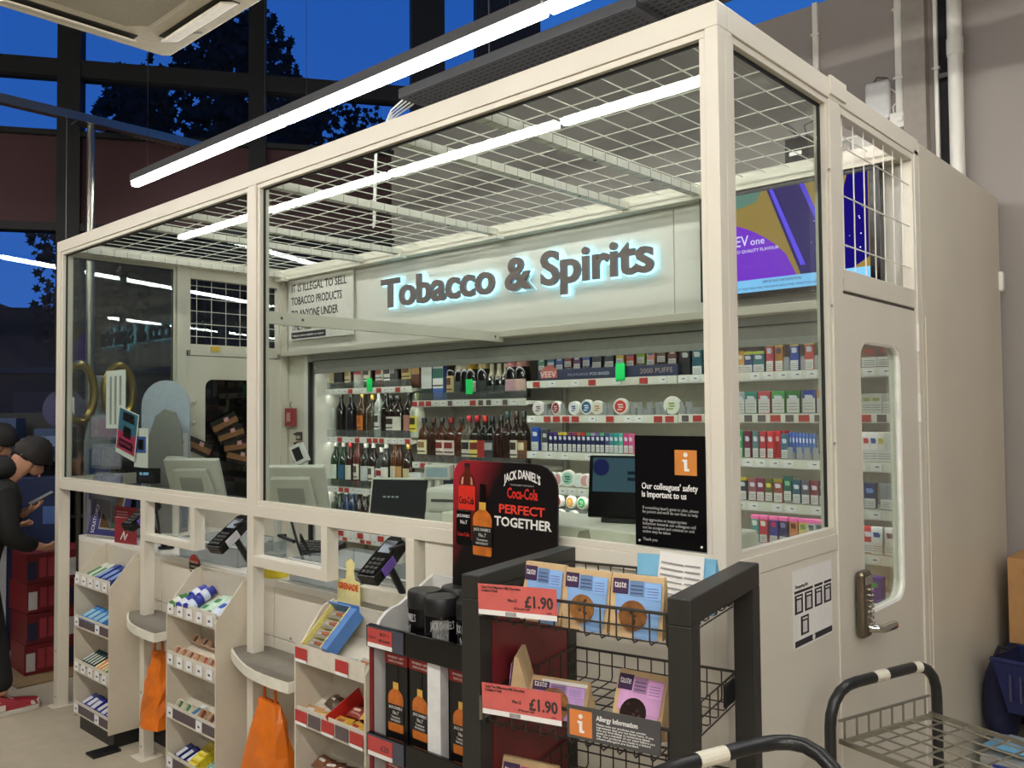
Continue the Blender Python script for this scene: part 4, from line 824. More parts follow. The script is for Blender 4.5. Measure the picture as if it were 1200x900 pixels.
def candy(x0, yf, tier, x, back, kind, w, l, h, c1, c2, label, group, yaw=0.0, name='sweet_pack', lift=0.0, extra_tilt=0.0):
    sl = math.atan2(.065, .147); z = TZ[tier] - .05
    d = back; loc = (x0 + x, yf + .012 + d * math.cos(sl), z + .004 + d * math.sin(sl) + lift)
    if kind == 'sleeve': l = .05; extra_tilt = R(-62); loc = (loc[0], loc[1] + .004, loc[2] + .034)
    t = thing(name, label, 'sweets', loc, 0, group, rot=(sl + extra_tilt, 0, yaw))
    k = (kind, w, l, h, c1)
    if k not in _cm:
        if kind == 'bar': mb = MB().box(-w / 2, w / 2, 0, l, 0, h)
        elif kind == 'pouch': mb = MB().pillow(w, l, h, M=Matrix.Translation((0, l / 2, h / 2)) @ Matrix.Rotation(R(-90), 4, 'X'))
        elif kind == 'tub': mb = MB().lathe([(w * .42, 0), (w * .5, .004), (w * .5, l * .7), (w * .4, l * .78), (w * .4, l)], n=14, M=Matrix.Translation((0, 0, w * .5)) @ Matrix.Rotation(R(-90), 4, 'X'))
        elif kind == 'sleeve':
            mb = MB(); q = []
            for cx, cz, a0 in ((w / 2 - .012, h - .012, 0), (-w / 2 + .012, h - .012, 90), (-w / 2 + .012, .012, 180), (w / 2 - .012, .012, 270)):
                for i in range(5): a = R(a0 + 22.5 * i); q.append((cx + .012 * math.cos(a), cz + .012 * math.sin(a)))
            n = len(q); inn = [(a * .84, h / 2 + (b - h / 2) * .8) for a, b in q]
            v = [(a, 0, b) for a, b in q] + [(a, l, b) for a, b in q] + [(a, 0, b) for a, b in inn] + [(a, .012, b) for a, b in inn]
            f = [(i, (i + 1) % n, n + (i + 1) % n, n + i) for i in range(n)] + [(i, 2 * n + i, 2 * n + (i + 1) % n, (i + 1) % n) for i in range(n)] + [(2 * n + i, 3 * n + i, 3 * n + (i + 1) % n, 2 * n + (i + 1) % n) for i in range(n)] + [tuple(range(2 * n - 1, n - 1, -1))]
            mb.add(v, f)
        _cm[k] = mb.mesh('wrapper', mat(c1, .32, var=.10, scale=50), kind in ('pouch', 'tub'))
    link('wrapper', _cm[k], t, .0012 if kind == 'bar' else 0)
    k = (kind, w, l, h, c2, 'p')
    if k not in _cm:
        if kind == 'bar': mb = MB().box(-w * .36, w * .36, l * .25, l * .75, h, h + .0008)
        elif kind == 'pouch': mb = MB().pillow(w * .62, l * .4, h * .9, M=Matrix.Translation((0, l / 2, h / 2 + .0035)) @ Matrix.Rotation(R(-90), 4, 'X'))
        elif kind == 'tub': mb = MB().lathe([(w * .505, l * .15), (w * .505, l * .55)], n=14, M=Matrix.Translation((0, 0, w * .5)) @ Matrix.Rotation(R(-90), 4, 'X'))
        else: mb = MB().prism([(a * .98, h / 2 + (b - h / 2) * .98) for a, b in [(-w * .41, h * .12), (w * .41, h * .12), (w * .41, h * .88), (-w * .41, h * .88)]], 'y', .0125, .02)
        _cm[k] = mb.mesh('print_panel', mat(c2, .35, var=.12, scale=40), kind == 'pouch')
    link('print_panel', _cm[k], t)
def crow(x0, yf, tier, items, desc_where, group):
    for i, it in enumerate(items):
        kind, x, back, w, l, h, c1, c2, d = it[:9]; yaw = it[9] if len(it) > 9 else 0; lift = it[10] if len(it) > 10 else 0
        candy(x0, yf, tier, x, back, kind, w, l, h, c1, c2, lab16(d, ORD[i], 'on', desc_where), group, yaw, lift=lift)
NVB = (40, 60, 130); GW = (214, 220, 206)
L1 = 'the %s tier of the far left sweet stand'; L2 = 'the %s tier of the middle sweet stand'; L3 = 'the %s tier of the right sweet stand'
crow(-3.66, -.07, 0, [('bar', .06, .0, .05, .15, .02, GW, (30, 110, 60), 'white and green gum sleeve', -.1), ('bar', .125, .0, .05, .15, .02, GW, (60, 140, 80), 'white gum sleeve', -.1)] + [('bar', .18 + .036 * k, .0, .034, .15, .024 + .006 * (k % 2), NVB, (130, 150, 200), 'navy patterned gum sleeve', -.06) for k in range(6)], L1 % 'top', 'gum on the far left stand top')
crow(-3.66, -.07, 1, [('bar', .07 + .066 * k, .0, .06, .11, .035, (70, 140, 210), (150, 200, 220), 'sky blue mint pack', -.05) for k in range(4)] + [('bar', .345 + .036 * k, .0, .03, .08, .02, (206, 150, 160), (230, 210, 210), 'pale pink mint pack') for k in range(2)], L1 % 'second', 'mints on the far left stand')
crow(-3.66, -.07, 2, [('bar', .05 + .032 * k, .0, .022, .12, .03, (30, 64, 60), (206, 214, 206), 'dark green gum pack', -.05) for k in range(5)] + [('bar', .215 + .036 * k, .0, .028, .10, .028, (206, 130, 90), (236, 214, 160), 'orange gum pack', -.05) for k in range(3)] + [('bar', .325 + .04 * k, .0, .032, .10, .03, (60, 110, 60), (210, 220, 190), 'bright green gum pack') for k in range(2)], L1 % 'third', 'gum on the far left stand third tier')
crow(-3.66, -.07, 3, [('bar', .06 + .06 * k, .004 * (k % 2), .05, .10, .03, (44, 54, 140), (206, 206, 214), 'blue mint box', .12 * (k % 3 - 1)) for k in range(6)], L1 % 'lowest', 'mint boxes on the far left stand')
crow(-2.645, -.07, 0, [('tub', .05, .0, .05, .075, .05, (70, 130, 60), (226, 230, 220), 'green gum tub'), ('tub', .11, .0, .052, .075, .05, (40, 60, 160), (214, 220, 232), 'blue gum tub'), ('tub', .165, .005, .052, .075, .05, (36, 50, 150), (200, 210, 230), 'deep blue gum tub'), ('tub', .085, .075, .05, .075, .05, (44, 60, 160), (220, 224, 232), 'rear blue gum tub'), ('tub', .145, .08, .05, .075, .05, (36, 46, 140), (200, 210, 230), 'rear navy gum tub'), ('pouch', .235, .0, .07, .11, .02, (176, 206, 180), (60, 130, 80), 'pale green mint bag'), ('pouch', .265, .05, .07, .11, .02, (190, 214, 196), (70, 140, 90), 'rear pale green mint bag', .1), ('pouch', .335, .02, .07, .13, .02, (206, 216, 230), (50, 90, 180), 'white mint bag with blue badge', .05), ('pouch', .375, .09, .05, .10, .012, (130, 160, 210), (230, 230, 236), 'small blue mint bag', -.2)], L2 % 'top', 'gum and mints on the middle stand')
SLV = (222, 190, 162)
crow(-2.645, -.07, 1, [('sleeve', .045 + .06 * k, .0, .052, .08, .034, SLV, c, 'tan framed sweet carton', -.05) for k, c in enumerate(((150, 84, 60), (150, 90, 64), (120, 66, 50), (180, 130, 70), (170, 76, 60), (150, 84, 60)))] + [('sleeve', .07 + .085 * k, .075, .052, .06, .034, SLV, (110, 70, 50), 'rear tan sweet carton', -.1, .01) for k in range(4)], L2 % 'second', 'cartons on the middle stand second tier')
crow(-2.645, -.07, 2, [('sleeve', .07, .0, .06, .09, .036, (222, 216, 190), (60, 100, 66), 'cream framed green sweet carton', -.08), ('sleeve', .14, .0, .06, .09, .036, (222, 216, 190), (60, 120, 80), 'cream framed mint carton', -.08), ('bar', .20, .0, .04, .08, .03, (214, 220, 222), (60, 110, 150), 'white and blue gum box', -.05), ('sleeve', .265, .0, .065, .10, .04, (200, 170, 130), (110, 50, 40), 'tan framed toffee carton', -.08), ('sleeve', .345, .0, .06, .09, .04, (206, 180, 150), (90, 40, 50), 'cream framed plum carton', -.08)], L2 % 'third', 'cartons on the middle stand third tier')
crow(-2.645, -.07, 3, [('bar', .05 + .05 * k, .0, .04, .10, .03, (40, 44, 110), (214, 216, 224), 'navy and white sweet box', -.15) for k in range(3)] + [('bar', .20, .035 * k, .065, .034, .035 + .004 * k, (222, 200, 50), (236, 222, 120), 'yellow sweet box') for k in range(4)] + [('pouch', .30 + .06 * k, .0, .06, .12, .02, (40, 150, 140), (150, 206, 200), 'teal sweet bag', .1) for k in range(2)], L2 % 'lowest', 'boxes on the middle stand lowest tier')
# right stand: open display box of bars, gold packets, brown pouches
bx = thing('display_box', 'blue and yellow open display box of snack bars topped with a cut-out figure', 'display box', (-1.585, -.075, .775))
YB = mat((228, 214, 130), .5); BB = mat((76, 124, 190), .45); MX = Matrix.Rotation(R(42), 4, 'X')
MB().box(0, .13, 0, .17, 0, .004, MX).build('base', YB, bx); MB().box(0, .004, 0, .17, 0, .035, MX).build('side_wall', YB, bx); MB().box(.126, .13, 0, .17, 0, .05, MX).build('side_wall', YB, bx)
MB().box(.1305, .165, 0, .17, 0, .05, MX).build('outer_flap', BB, bx, bevel=.002); MB().box(0, .13, .17, .175, 0, .05, MX).build('rear_wall', BB, bx)
hz = .112
MB().prism([(.0, hz), (.13, hz), (.13, hz + .115), (.10, hz + .12), (.095, hz + .15), (.10, hz + .18), (.075, hz + .195), (.05, hz + .18), (.055, hz + .15), (.05, hz + .12), (0, hz + .115)], 'y', .132, .136).build('header_card', mat((226, 214, 150), .5), bx)
MB().box(.0, .13, .1315, .132, hz, hz + .035).build('blue_print', BB, bx)
text('GRENADE', .03, mat((206, 84, 30), .5), bx, (.008, .131, hz + .085), width=.115, bold=.0015)
for k in range(4):
    t = thing('snack_bar', 'clear wrapped snack bar, %s down in the blue display box' % ORD[3 - k], 'sweets', tuple(bx.matrix_basis @ (MX @ Vector((.066, .005 + k * .041, .006)))) if False else tuple(Vector(bx.location) + MX.to_3x3() @ Vector((.066, .005 + k * .041, .006))), 0, 'bars in the display box', rot=(R(42), 0, 0))
    MB().pillow(.11, .036, .024, M=Matrix.Translation((0, .017, .012)) @ Matrix.Rotation(R(-90), 4, 'X')).build('wrapper', mat((176, 172, 160), .25, metal=.3), t, smooth=True)
    MB().pillow(.06, .02, .02, M=Matrix.Translation((0.01, .017, .0165)) @ Matrix.Rotation(R(-90), 4, 'X')).build('print_panel', mat((150, 84, 50), .4), t, smooth=True)
crow(-1.62, -.10, 0, [('pouch', .25, .0, .09, .05, .016, (170, 180, 180), (150, 84, 56), 'loose clear snack bar', .2), ('pouch', .34, .015, .09, .05, .016, (180, 176, 160), (160, 90, 56), 'loose silver snack bar', -.1)], L3 % 'top', 'loose bars on the right stand')
rt = thing('red_tray', 'red card tray of gold packets on the right sweet stand', 'tray', (-1.43, -.085, .545), 0, rot=(R(24), 0, 0))
MB().box(0, .004, 0, .15, 0, .05).build('side_wall', mat((190, 40, 34), .5), rt); MB().box(.0, .19, 0, .15, -.004, 0).build('base', mat((130, 30, 26), .6), rt)
crow(-1.62, -.10, 1, [('pouch', .055, .0, .085, .06, .025, (206, 160, 110), (214, 214, 220), 'pale orange sweet packet', .1), ('pouch', .13, .0, .07, .06, .02, (190, 150, 90), (222, 190, 120), 'golden biscuit packet', .4), ('pouch', .10, .07, .07, .06, .03, (84, 70, 54), (190, 180, 160), 'dark foil packet', -.2), ('pouch', .235, .0, .075, .055, .025, (206, 160, 60), (150, 70, 40), 'gold toffee packet', .1, .006), ('pouch', .31, .0, .075, .055, .025, (214, 170, 70), (170, 50, 40), 'bright gold toffee packet', -.2, .006), ('pouch', .25, .06, .08, .055, .025, (140, 56, 44), (200, 170, 150), 'red-brown toffee packet', 0, .006), ('pouch', .33, .065, .075, .055, .03, (214, 176, 80), (160, 80, 40), 'rear gold toffee packet', .3, .01)], L3 % 'second', 'packets on the right stand second tier')
_r = random.Random(4)
crow(-1.62, -.10, 2, [('pouch', .06 + .062 * (k % 5), .05 * (k // 5), .085, .06, .03, ((110, 64, 44), (96, 54, 40), (120, 76, 50))[k % 3], (206, 204, 196), 'brown treat packet', _r.uniform(-.5, .5), .012 * (k // 5) + .004 * (k % 2)) for k in range(10)], L3 % 'third', 'packets on the right stand third tier')
# round badge on the counter front
bg = thing('age_badge', 'round red and black age check badge on the counter front', 'badge', ((-2.726, 0.100, 0.916)[0], .1, (-2.726, 0.100, 0.916)[2]))
MB().cyl((0, -.002, 0), (0, .002, 0), .048, n=28).build('disc', BLACK, bg)
MB().prism([(.046 * math.cos(R(a)), .046 * math.sin(R(a))) for a in range(8, 173, 12)], 'y', -.003, -.002).build('red_half', mat((206, 62, 44), .5), bg)
text('CHALLENGE', .014, PAPER, bg, (-.036, -.0034, .008), width=.072); text('UNDER 25?', .012, PAPER, bg, (-.032, -.0034, -.012), width=.064); text('Please have ID ready', .007, PAPER, bg, (-.03, -.0034, -.026), width=.06)
# orange carrier bags below the half round shelves
def carrier(loc, w, h, d, label, sd):
    t = thing('carrier_bag', label, 'bag', loc, 0, 'orange carrier bags'); rn = random.Random(sd)
    v = []; n = 12; rows = 7
    for j in range(rows + 1):
        q = j / rows; ww = w * (1 - .55 * q ** 1.5); dd = d * (1 - .8 * q)
        for i in range(n):
            a = 2 * math.pi * i / n; c, s_ = math.cos(a), math.sin(a)
            v.append((ww / 2 * math.copysign(abs(c) ** .6, c) + rn.uniform(-.008, .008), dd / 2 * math.copysign(abs(s_) ** .6, s_) + rn.uniform(-.008, .008), h * q))
    f = [(j * n + i, j * n + (i + 1) % n, (j + 1) * n + (i + 1) % n, (j + 1) * n + i) for j in range(rows) for i in range(n)] + [tuple(range(n - 1, -1, -1)), tuple(range(rows * n, rows * n + n))]
    MB().add(v, f).build('bag_body', mat((216, 112, 26), .4, var=.15, scale=14), t)
    MB().tube([(-.04, 0, h - .01), (-.035, 0, h + .05), (.035, 0, h + .05), (.04, 0, h - .01)], .006).build('handle', mat((200, 96, 20), .4), t)
carrier((-2.80, -.03, .22), .19, .32, .14, 'small orange carrier bag under the left half round shelf', 1)
carrier((-1.84, -.06, .12), .30, .42, .20, 'large orange carrier bag under the right half round shelf', 2)
for i, (x, y) in enumerate(((-2.79, -.02), (-1.82, -.06))):
    z = (.66, .66)[i]; h0 = (.67, .67)[i]
    tag(MB().tube([(x, y, .622), (x, y, .60), (x + .01, y, .585), (x + .02, y, .595)], .004).build('bag_hook', STEEL), 'steel hook under the %s half round shelf' % ('left', 'right')[i], 'hook')
tag(MB().box(-3.27, -3.18, -.16, -.03, 0, .012).build('floor_bracket', BLACK, bevel=.003), 'black metal bracket on the floor under the left sweet stand', 'bracket')
# ================================================================== SCREEN, WIRELESS BOXES
tv = thing('display_screen', 'wall screen showing a purple and gold vape advert behind the kiosk corner', 'screen', (0, 1.40, 0))
MB().box(-.862, -.115, 0, .05, 2.055, 2.495).build('bezel', mat((18, 18, 20), .25), tv, bevel=.003)
def glowp(name, poly, m, dy): return MB().prism(poly, 'y', -dy - .0004, -dy).build(name, m, tv)
glowp('screen_gold', [(-.845, 2.075), (-.155, 2.075), (-.155, 2.478), (-.845, 2.478)], emit((176, 146, 70), .6), .0006)
arc = [(-.845, 2.125), (-.44, 2.125)] + [(-.44 - .405 * (k / 10), 2.13 + .25 * math.sin(R(90 * (k / 10))) ** .6) for k in range(11)]
glowp('purple_field', arc, emit((112, 34, 196), .95), .0012)
glowp('teal_corner', [(-.66, 2.425), (-.60, 2.44), (-.58, 2.478), (-.845, 2.478), (-.845, 2.41)], emit((96, 140, 128), .7), .0012)
glowp('device_shape', [(-.555, 2.478), (-.40, 2.478), (-.26, 2.125), (-.42, 2.125)], emit((28, 18, 110), .7), .0018)
glowp('device_highlight', [(-.545, 2.478), (-.53, 2.478), (-.40, 2.16), (-.42, 2.16)], emit((84, 66, 220), 1.1), .0024)
glowp('device_highlight', [(-.42, 2.478), (-.40, 2.478), (-.29, 2.2), (-.305, 2.2)], emit((70, 56, 200), 1.1), .0024)
glowp('device_shape', [(-.235, 2.478), (-.158, 2.478), (-.158, 2.16), (-.22, 2.125), (-.29, 2.125), (-.29, 2.28)], emit((28, 18, 116), .7), .0018)
glowp('dark_field', [(-.40, 2.125), (-.29, 2.125), (-.29, 2.36), (-.36, 2.30)], emit((40, 24, 70), .6), .0015)
glowp('notice_strip', [(-.845, 2.075), (-.155, 2.075), (-.155, 2.125), (-.845, 2.125)], emit((120, 186, 236), 1.0), .0012)
rn = random.Random(2)
for k in range(26):
    x = rn.uniform(-.38, -.17); z = rn.uniform(2.14, 2.36); q = rn.uniform(.0012, .003)
    MB().ball((x, -.0028, z), q, .0004, q, 6, 4).build('bubble', emit((190, 190, 255), 1.4), tv)
EW = emit((225, 215, 245), 1.0)
text('VEEV', .062, EW, tv, (-.758, -.0018, 2.266), width=.12); text('one', .042, EW, tv, (-.63, -.0018, 2.266), width=.06); text('PASSPORT TO QUALITY FLAVOUR', .018, EW, tv, (-.79, -.0018, 2.238), width=.28)
TB = emit((40, 60, 110), .4)
text('IMPORTANT INFORMATION', .016, TB, tv, (-.58, -.0018, 2.106), width=.16); text('THIS PRODUCT IS NOT RISK FREE AND PROVIDES NICOTINE, WHICH IS ADDICTIVE', .012, TB, tv, (-.81, -.0018, 2.086), width=.50)
MB().box(-.75, -.45, .05, .062, 2.2, 2.35).build('wall_bracket', BLACK, tv)
rt_ = thing('wireless_router', 'white wireless access box on the wall above the kiosk roof', 'router', (-.54, 2.66, 3.06))
MB().box(-.062, .062, -.035, 0, 0, .205).build('case', mat((206, 205, 202), .4), rt_, bevel=.015)
MB().tube([(.055, -.01, .16), (.085, -.01, .13), (.10, -.01, .09), (.07, -.012, .06), (.075, -.01, .0)], .004).build('lead', WHITE2, rt_, smooth=True)
MB().tube([(-.02, -.02, .20), (.0, -.03, .225), (.05, -.02, .21)], .003).build('lead', BLACK, rt_, smooth=True)
so = thing('wall_socket', 'white twin wall socket box under the white trunking', 'socket', (-.43, 2.66, 3.0))
MB().box(-.05, .05, -.04, 0, 0, .08).build('back_box', WHITE2, so, bevel=.004); MB().box(-.012, .012, -.046, -.04, .03, .05).build('switch', PAPER, so)
an = thing('antenna_box', 'black antenna box standing on the kiosk header behind the mesh', 'transmitter', (-.43, 1.435, 2.566))
MB().box(-.05, .05, -.03, .03, 0, .10).build('case', BLACKG, an, bevel=.003); MB().tube([(.0, 0, .10), (-.01, 0, .12), (-.075, 0, .19)], [.006, .008, .009]).build('aerial', BLACK, an, smooth=True)
MB().tube([(.03, 0, .10), (.02, 0, .15), (.06, 0, .16), (.09, .0, .14)], .003).build('lead', BLACK, an, smooth=True); MB().box(-.03, .02, -.032, -.03, .03, .045).build('sticker', PAPER, an)
tg = thing('junction_box', 'grey junction box on the kiosk header behind the side mesh', 'junction box', (-.22, 1.50, 2.566))
MB().box(-.06, .06, -.04, .04, 0, .07).build('case', GREY, tg, bevel=.003); MB().box(-.05, -.02, -.043, -.04, .01, .06).build('terminal', CHROME, tg); MB().box(.06, .13, -.03, .03, 0, .03).build('cable_gland', WHITE2, tg)

# ================================================================== NOTICES ON THE KIOSK
def info_i(par, x, z, h, y):
    MB().cyl((x, y - .0006, z + h * .9), (x, y, z + h * .9), h * .13, n=16).build('info_dot', PAPER, par)
    MB().prism([(x - .11 * h, z + .64 * h), (x + .10 * h, z + .64 * h), (x + .10 * h, z + .14 * h), (x + .22 * h, z + .14 * h), (x + .22 * h, z), (x - .08 * h, z), (x - .10 * h, z + .5 * h), (x - .2 * h, z + .52 * h), (x - .2 * h, z + .64 * h)], 'y', y - .0006, y).build('info_stem', PAPER, par)
pn = thing('safety_notice', 'black staff safety poster with orange information square on the front glass', 'poster', (-.253, .003, 1.262))
MB().box(0, .201, 0, .002, 0, .275).build('sheet', BLACKG, pn)
MB().box(.117, .178, -.0008, 0, .18, .241).build('orange_square', mat((206, 130, 56), .5), pn)
info_i(pn, .1475, .19, .044, -.0008)
text("Our colleagues' safety", .022, PAPER, pn, (.02, -.001, .142), width=.16, bold=.0004); text('is important to us', .022, PAPER, pn, (.02, -.001, .122), width=.128, bold=.0004)
TG_ = mat((170, 168, 166), .6)
_ln = [("If something hasn't gone to plan, please", .158), ("be patient and we'll do our best to help", .156), None, ('Any aggressive or inappropriate', .126), ('behaviour towards our colleagues will', .15), ('not be accepted and criminal or civil', .146), ('action may be taken', .08), None, ('Thank you', .042)]
for k, q in enumerate(_ln):
    if q: text(q[0], .0105, TG_, pn, (.022, -.001, .092 - k * .0098), width=q[1])
for x in (.012, .188): MB().cyl((x, -.002, .012), (x, 0, .012), .003, n=8).build('fixing', PAPER, pn)
qp = thing('code_sheet', 'white paper sheet of black framed squares taped below the side glass', 'poster', (-.0035, .357, .965))
MB().box(0, .001, 0, .255, 0, .207).build('sheet', PAPER, qp)
QB = mat((44, 40, 46), .6)
for y0, y1 in ((.008, .125), (.135, .19), (.20, .25)): MB().box(.001, .0016, y0, y1, .146, .153).build('black_bar', QB, qp)
for y, z in ((.010, .092), (.072, .092), (.136, .092), (.198, .092), (.045, .032)):
    f = MB().box(.001, .0016, y, y + .05, z, z + .05).build('code_frame', QB, qp); MB().box(.0016, .002, y + .012, y + .038, z + .006, z + .036).build('blank_square', mat((196, 194, 196), .6), f)
    text('Scan here', .008, PAPER, f, (.0021, y + .01, z + .041), rot=SIDE, width=.03)
MB().box(.001, .0016, .008, .25, .006, .022).build('black_bar', QB, qp); text('Shopping list', .012, TX, qp, (.0018, .012, .16), rot=SIDE, width=.08)
MB().cyl((.001, .125, .014), (.0018, .125, .014), .009, n=12).build('round_mark', PAPER, qp)
# ================================================================== TILLS
TILL = mat((196, 194, 184), .5, var=.03); TILLD = mat((150, 150, 144), .5)
def till_stand(t, h=.16):
    MB().lathe([(.075, 0), (.075, .012), (.03, .03), (.026, h)], n=16).build('stand', TILL, t, smooth=True)
def monitor_back(loc, rz, label, w=.30, h=.22, tilt=24, side=None):
    t = thing('till_monitor', label, 'till screen', loc, rz, 'till screens'); till_stand(t, .22)
    M = Matrix.Translation((0, .0, .33)) @ Matrix.Rotation(R(tilt), 4, 'X')
    MB().box(-w / 2, w / 2, .0, .03, -h / 2, h / 2, M).build('casing', TILL, t, bevel=.006)
    MB().prism([(-w * .36, -h * .36), (w * .36, -h * .36), (w * .3, h * .3), (-w * .3, h * .3)], 'y', -.03, 0, M).build('rear_cover', TILL, t, bevel=.004)
    MB().box(-w * .2, w * .2, -.034, -.03, -h * .25, h * .1, M).build('vent_panel', TILLD, t)
    MB().box(-w / 2 + .012, w / 2 - .012, .03, .033, -h / 2 + .012, h / 2 - .012, M).build('screen', mat((16, 22, 60), .2), t)
    MB().tube([(0, -.03, .2), (.03, -.05, .12), (.06, -.04, .02), (.05, .0, .005)], .006).build('cable', BLACK, t, smooth=True)
    return t
monitor_back((-3.28, .38, .931), R(35), 'beige till monitor seen from behind in the left kiosk pane')
monitor_back((-2.33, .36, .931), R(38), 'beige till monitor seen from behind right of the middle post')
def pole_display(loc, rz, label, hh=.36, face=None):
    t = thing('customer_display', label, 'display', loc, rz, 'customer displays')
    MB().cyl((0, 0, 0), (0, 0, hh), .018, n=14).build('pole', TILL, t, smooth=True); MB().box(-.05, .05, -.05, .05, 0, .02).build('foot', TILL, t)
    MB().box(-.055, .055, -.025, .025, hh, hh + .06).build('head', TILL, t, bevel=.006); MB().box(-.045, .045, -.027, -.025, hh + .012, hh + .048).build('window', mat((120, 150, 170) if face is None else face, .2), t)
pole_display((-3.52, .40, .931), R(20), 'slim beige pole display left of the left till monitor', .38)
pole_display((-2.55, .42, .931), R(25), 'beige customer pole display just right of the middle post', .36, (190, 190, 184))
t = thing('customer_display', 'small black customer display with blue digits in the left pane', 'display', (-3.70, .33, .931), R(15), 'customer displays')
MB().cyl((0, 0, 0), (0, 0, .31), .012, n=10).build('pole', TILLD, t); MB().box(-.075, .075, -.02, .02, .29, .375).build('head', BLACKG, t, bevel=.004); MB().box(-.06, .06, -.0215, -.02, .31, .355).build('window', mat((20, 26, 40), .15), t)
text('0.00', .022, emit((150, 210, 240), .9), t, (-.045, -.0222, .337), width=.07); MB().box(-.03, .03, -.05, .05, 0, .01).build('foot', TILLD, t)
# third till: dark screen facing the front with printer
t = thing('till_monitor', 'dark till screen facing the shop before the lower spirits shelves', 'till screen', (-1.68, .44, .931), R(28), 'till screens'); till_stand(t, .24)
M = Matrix.Translation((0, -.02, .33)) @ Matrix.Rotation(R(-14), 4, 'X')
MB().box(-.13, .13, .0, .035, -.10, .08, M).build('casing', TILL, t, bevel=.006); MB().box(-.12, .115, -.003, .0, -.092, .07, M).build('screen', mat((36, 38, 42), .2), t)
[MB().box(-.07 + k * .018, -.058 + k * .018, -.0038, -.003, -.003, .004, M).build('screen_text', mat((150, 156, 160), .3), t) for k in range(4)]
pole_display((-1.545, .52, .931), R(28), 'beige pole display with pale window beside the dark till screen', .40, (150, 170, 180))
t = thing('receipt_printer', 'beige receipt printer right of the dark till screen', 'printer', (-1.36, .44, .931), R(25))
MB().box(-.09, .09, -.1, .1, 0, .30).build('plinth_box', TILL, t, bevel=.006); MB().box(-.085, .085, -.105, .09, .30, .39).build('cover', TILL, t, bevel=.015); MB().box(-.06, .06, -.107, -.104, .34, .35).build('paper_slot', DGREY, t)
# fourth till by the riser
t = thing('till_monitor', 'black till screen with teal display standing on the cream ledge', 'till screen', ((-0.451, 0.220, 1.265)[0], .22, 1.281), R(18), 'till screens')
MB().box(-.05, .05, -.03, .05, 0, .012).build('foot', BLACK, t); M = Matrix.Translation((0, 0, .095)) @ Matrix.Rotation(R(-8), 4, 'X')
MB().box(-.098, .098, 0, .02, -.085, .095, M).build('casing', BLACKG, t, bevel=.004); MB().box(-.085, .075, -.002, 0, -.01, .088, M).build('screen', emit((88, 122, 136), .30), t); MB().cyl(M @ Vector((-.06, -.0026, .06)), M @ Vector((-.06, -.002, .06)), .025, n=16).build('screen_badge', emit((40, 48, 100), .4), t)
for k in range(2): MB().box(.02, .065, -.003, -.002, .04 - k * .018, .05 - k * .018, M).build('screen_text', emit((40, 56, 66), .3), t)
# card readers
def reader(loc, rz, label, purple=True):
    t = thing('card_reader', label, 'card reader', loc, rz, 'card readers')
    t.scale = (.95,) * 3
    MB().cyl((0, .165, -.12), (0, .05, .05), .014, n=10).build('stalk', BLACK, t, smooth=True); MB().cyl((0, .17, -.13), (0, .17, -.118), .04, n=16).build('foot', BLACK, t)
    M = Matrix.Translation((0, .03, .06)) @ Matrix.Rotation(R(-55), 4, 'X')
    MB().prism([(-.042, -.10), (.042, -.10), (.045, 0), (.038, .09), (.025, .105), (-.025, .105), (-.038, .09), (-.045, 0)], 'y', -.018, .026, M).build('body', BLACKG, t, bevel=.005)
    MB().box(-.026, .026, -.021, -.0182, .015, .075, M).build('screen', mat((150, 160, 174), .15), t)
    kp = MB()
    for i in range(3):
        for j in range(4): kp.box(-.026 + i * .02, -.012 + i * .02, -.021, -.0182, -.085 + j * .02, -.072 + j * .02, M)
    kp.build('keypad', DGREY, t)
    MB().box(.045, .048, -.015, .02, -.06, .01, M).build('side_sticker', mat((110, 80, 170), .3) if purple else mat((206, 206, 214), .3), t)
    MB().tube([(.03, .03, .1), (.09, .05, .12), (.115, .05, .02), (.08, .08, -.05), (.0, .16, -.1)], .006).build('coiled_lead', BLACK, t, smooth=True)
reader((-3.17, .03, 1.055), R(8), 'black card reader beside the maroon leaflet'); reader((-2.23, -.03, 1.055), R(8), 'black card reader with looped lead left of the middle post', False); reader((-1.26, -.02, 1.055), R(8), 'black card reader with purple sticker by the whiskey display')
# clear plastic trays on the counter
def ctray(x0, x1, y0, y1, z, h, label):
    t = thing('clear_tray', label, 'tray', ((x0 + x1) / 2, (y0 + y1) / 2, z), 0, 'clear trays on the counter'); a, b = (x1 - x0) / 2, (y1 - y0) / 2
    MB().box(-a, a, -b, b, 0, .003).build('base', CLEARP, t)
    for q in ((-a, a, -b, -b + .003), (-a, a, b - .003, b), (-a, -a + .003, -b, b), (a - .003, a, -b, b)): MB().box(q[0], q[1], q[2], q[3], .003, h).build('wall', CLEARP, t)
    MB().box(-a, a, -b - .004, -b, h - .006, h).build('rim', mat((214, 216, 216), .3), t)
ctray(-2.95, -2.42, .14, .42, .931, .09, 'clear plastic counter tray behind the left pass-through frame'); ctray(-2.02, -1.55, .14, .46, .931, .09, 'clear plastic counter tray behind the right pass-through frame'); ctray(-1.60, -1.30, .14, .32, .931, .09, 'clear plastic counter tray left of the whiskey display')
tag(MB().box(-1.50, -1.20, .08, .18, .931, .985).build('counter_box', mat((206, 200, 182), .5), bevel=.003), 'cream box on the counter beside the right card reader', 'box')
t = thing('carrier_pile', 'stack of brown paper bags on the counter left of the whiskey header', 'paper bags', (-1.05, .06, 1.0), R(10))
for k in range(4): MB().box(0, .17 - .005 * k, -.045 + .004 * k, .0, .02 + .016 * k, .033 + .016 * k).build('paper_bag', mat((196 + 4 * k, 160 + 4 * k, 110), .7), t)
MB().box(.0, .17, -.045, 0, 0, .02).build('paper_bag', mat((150, 110, 70), .7), t)
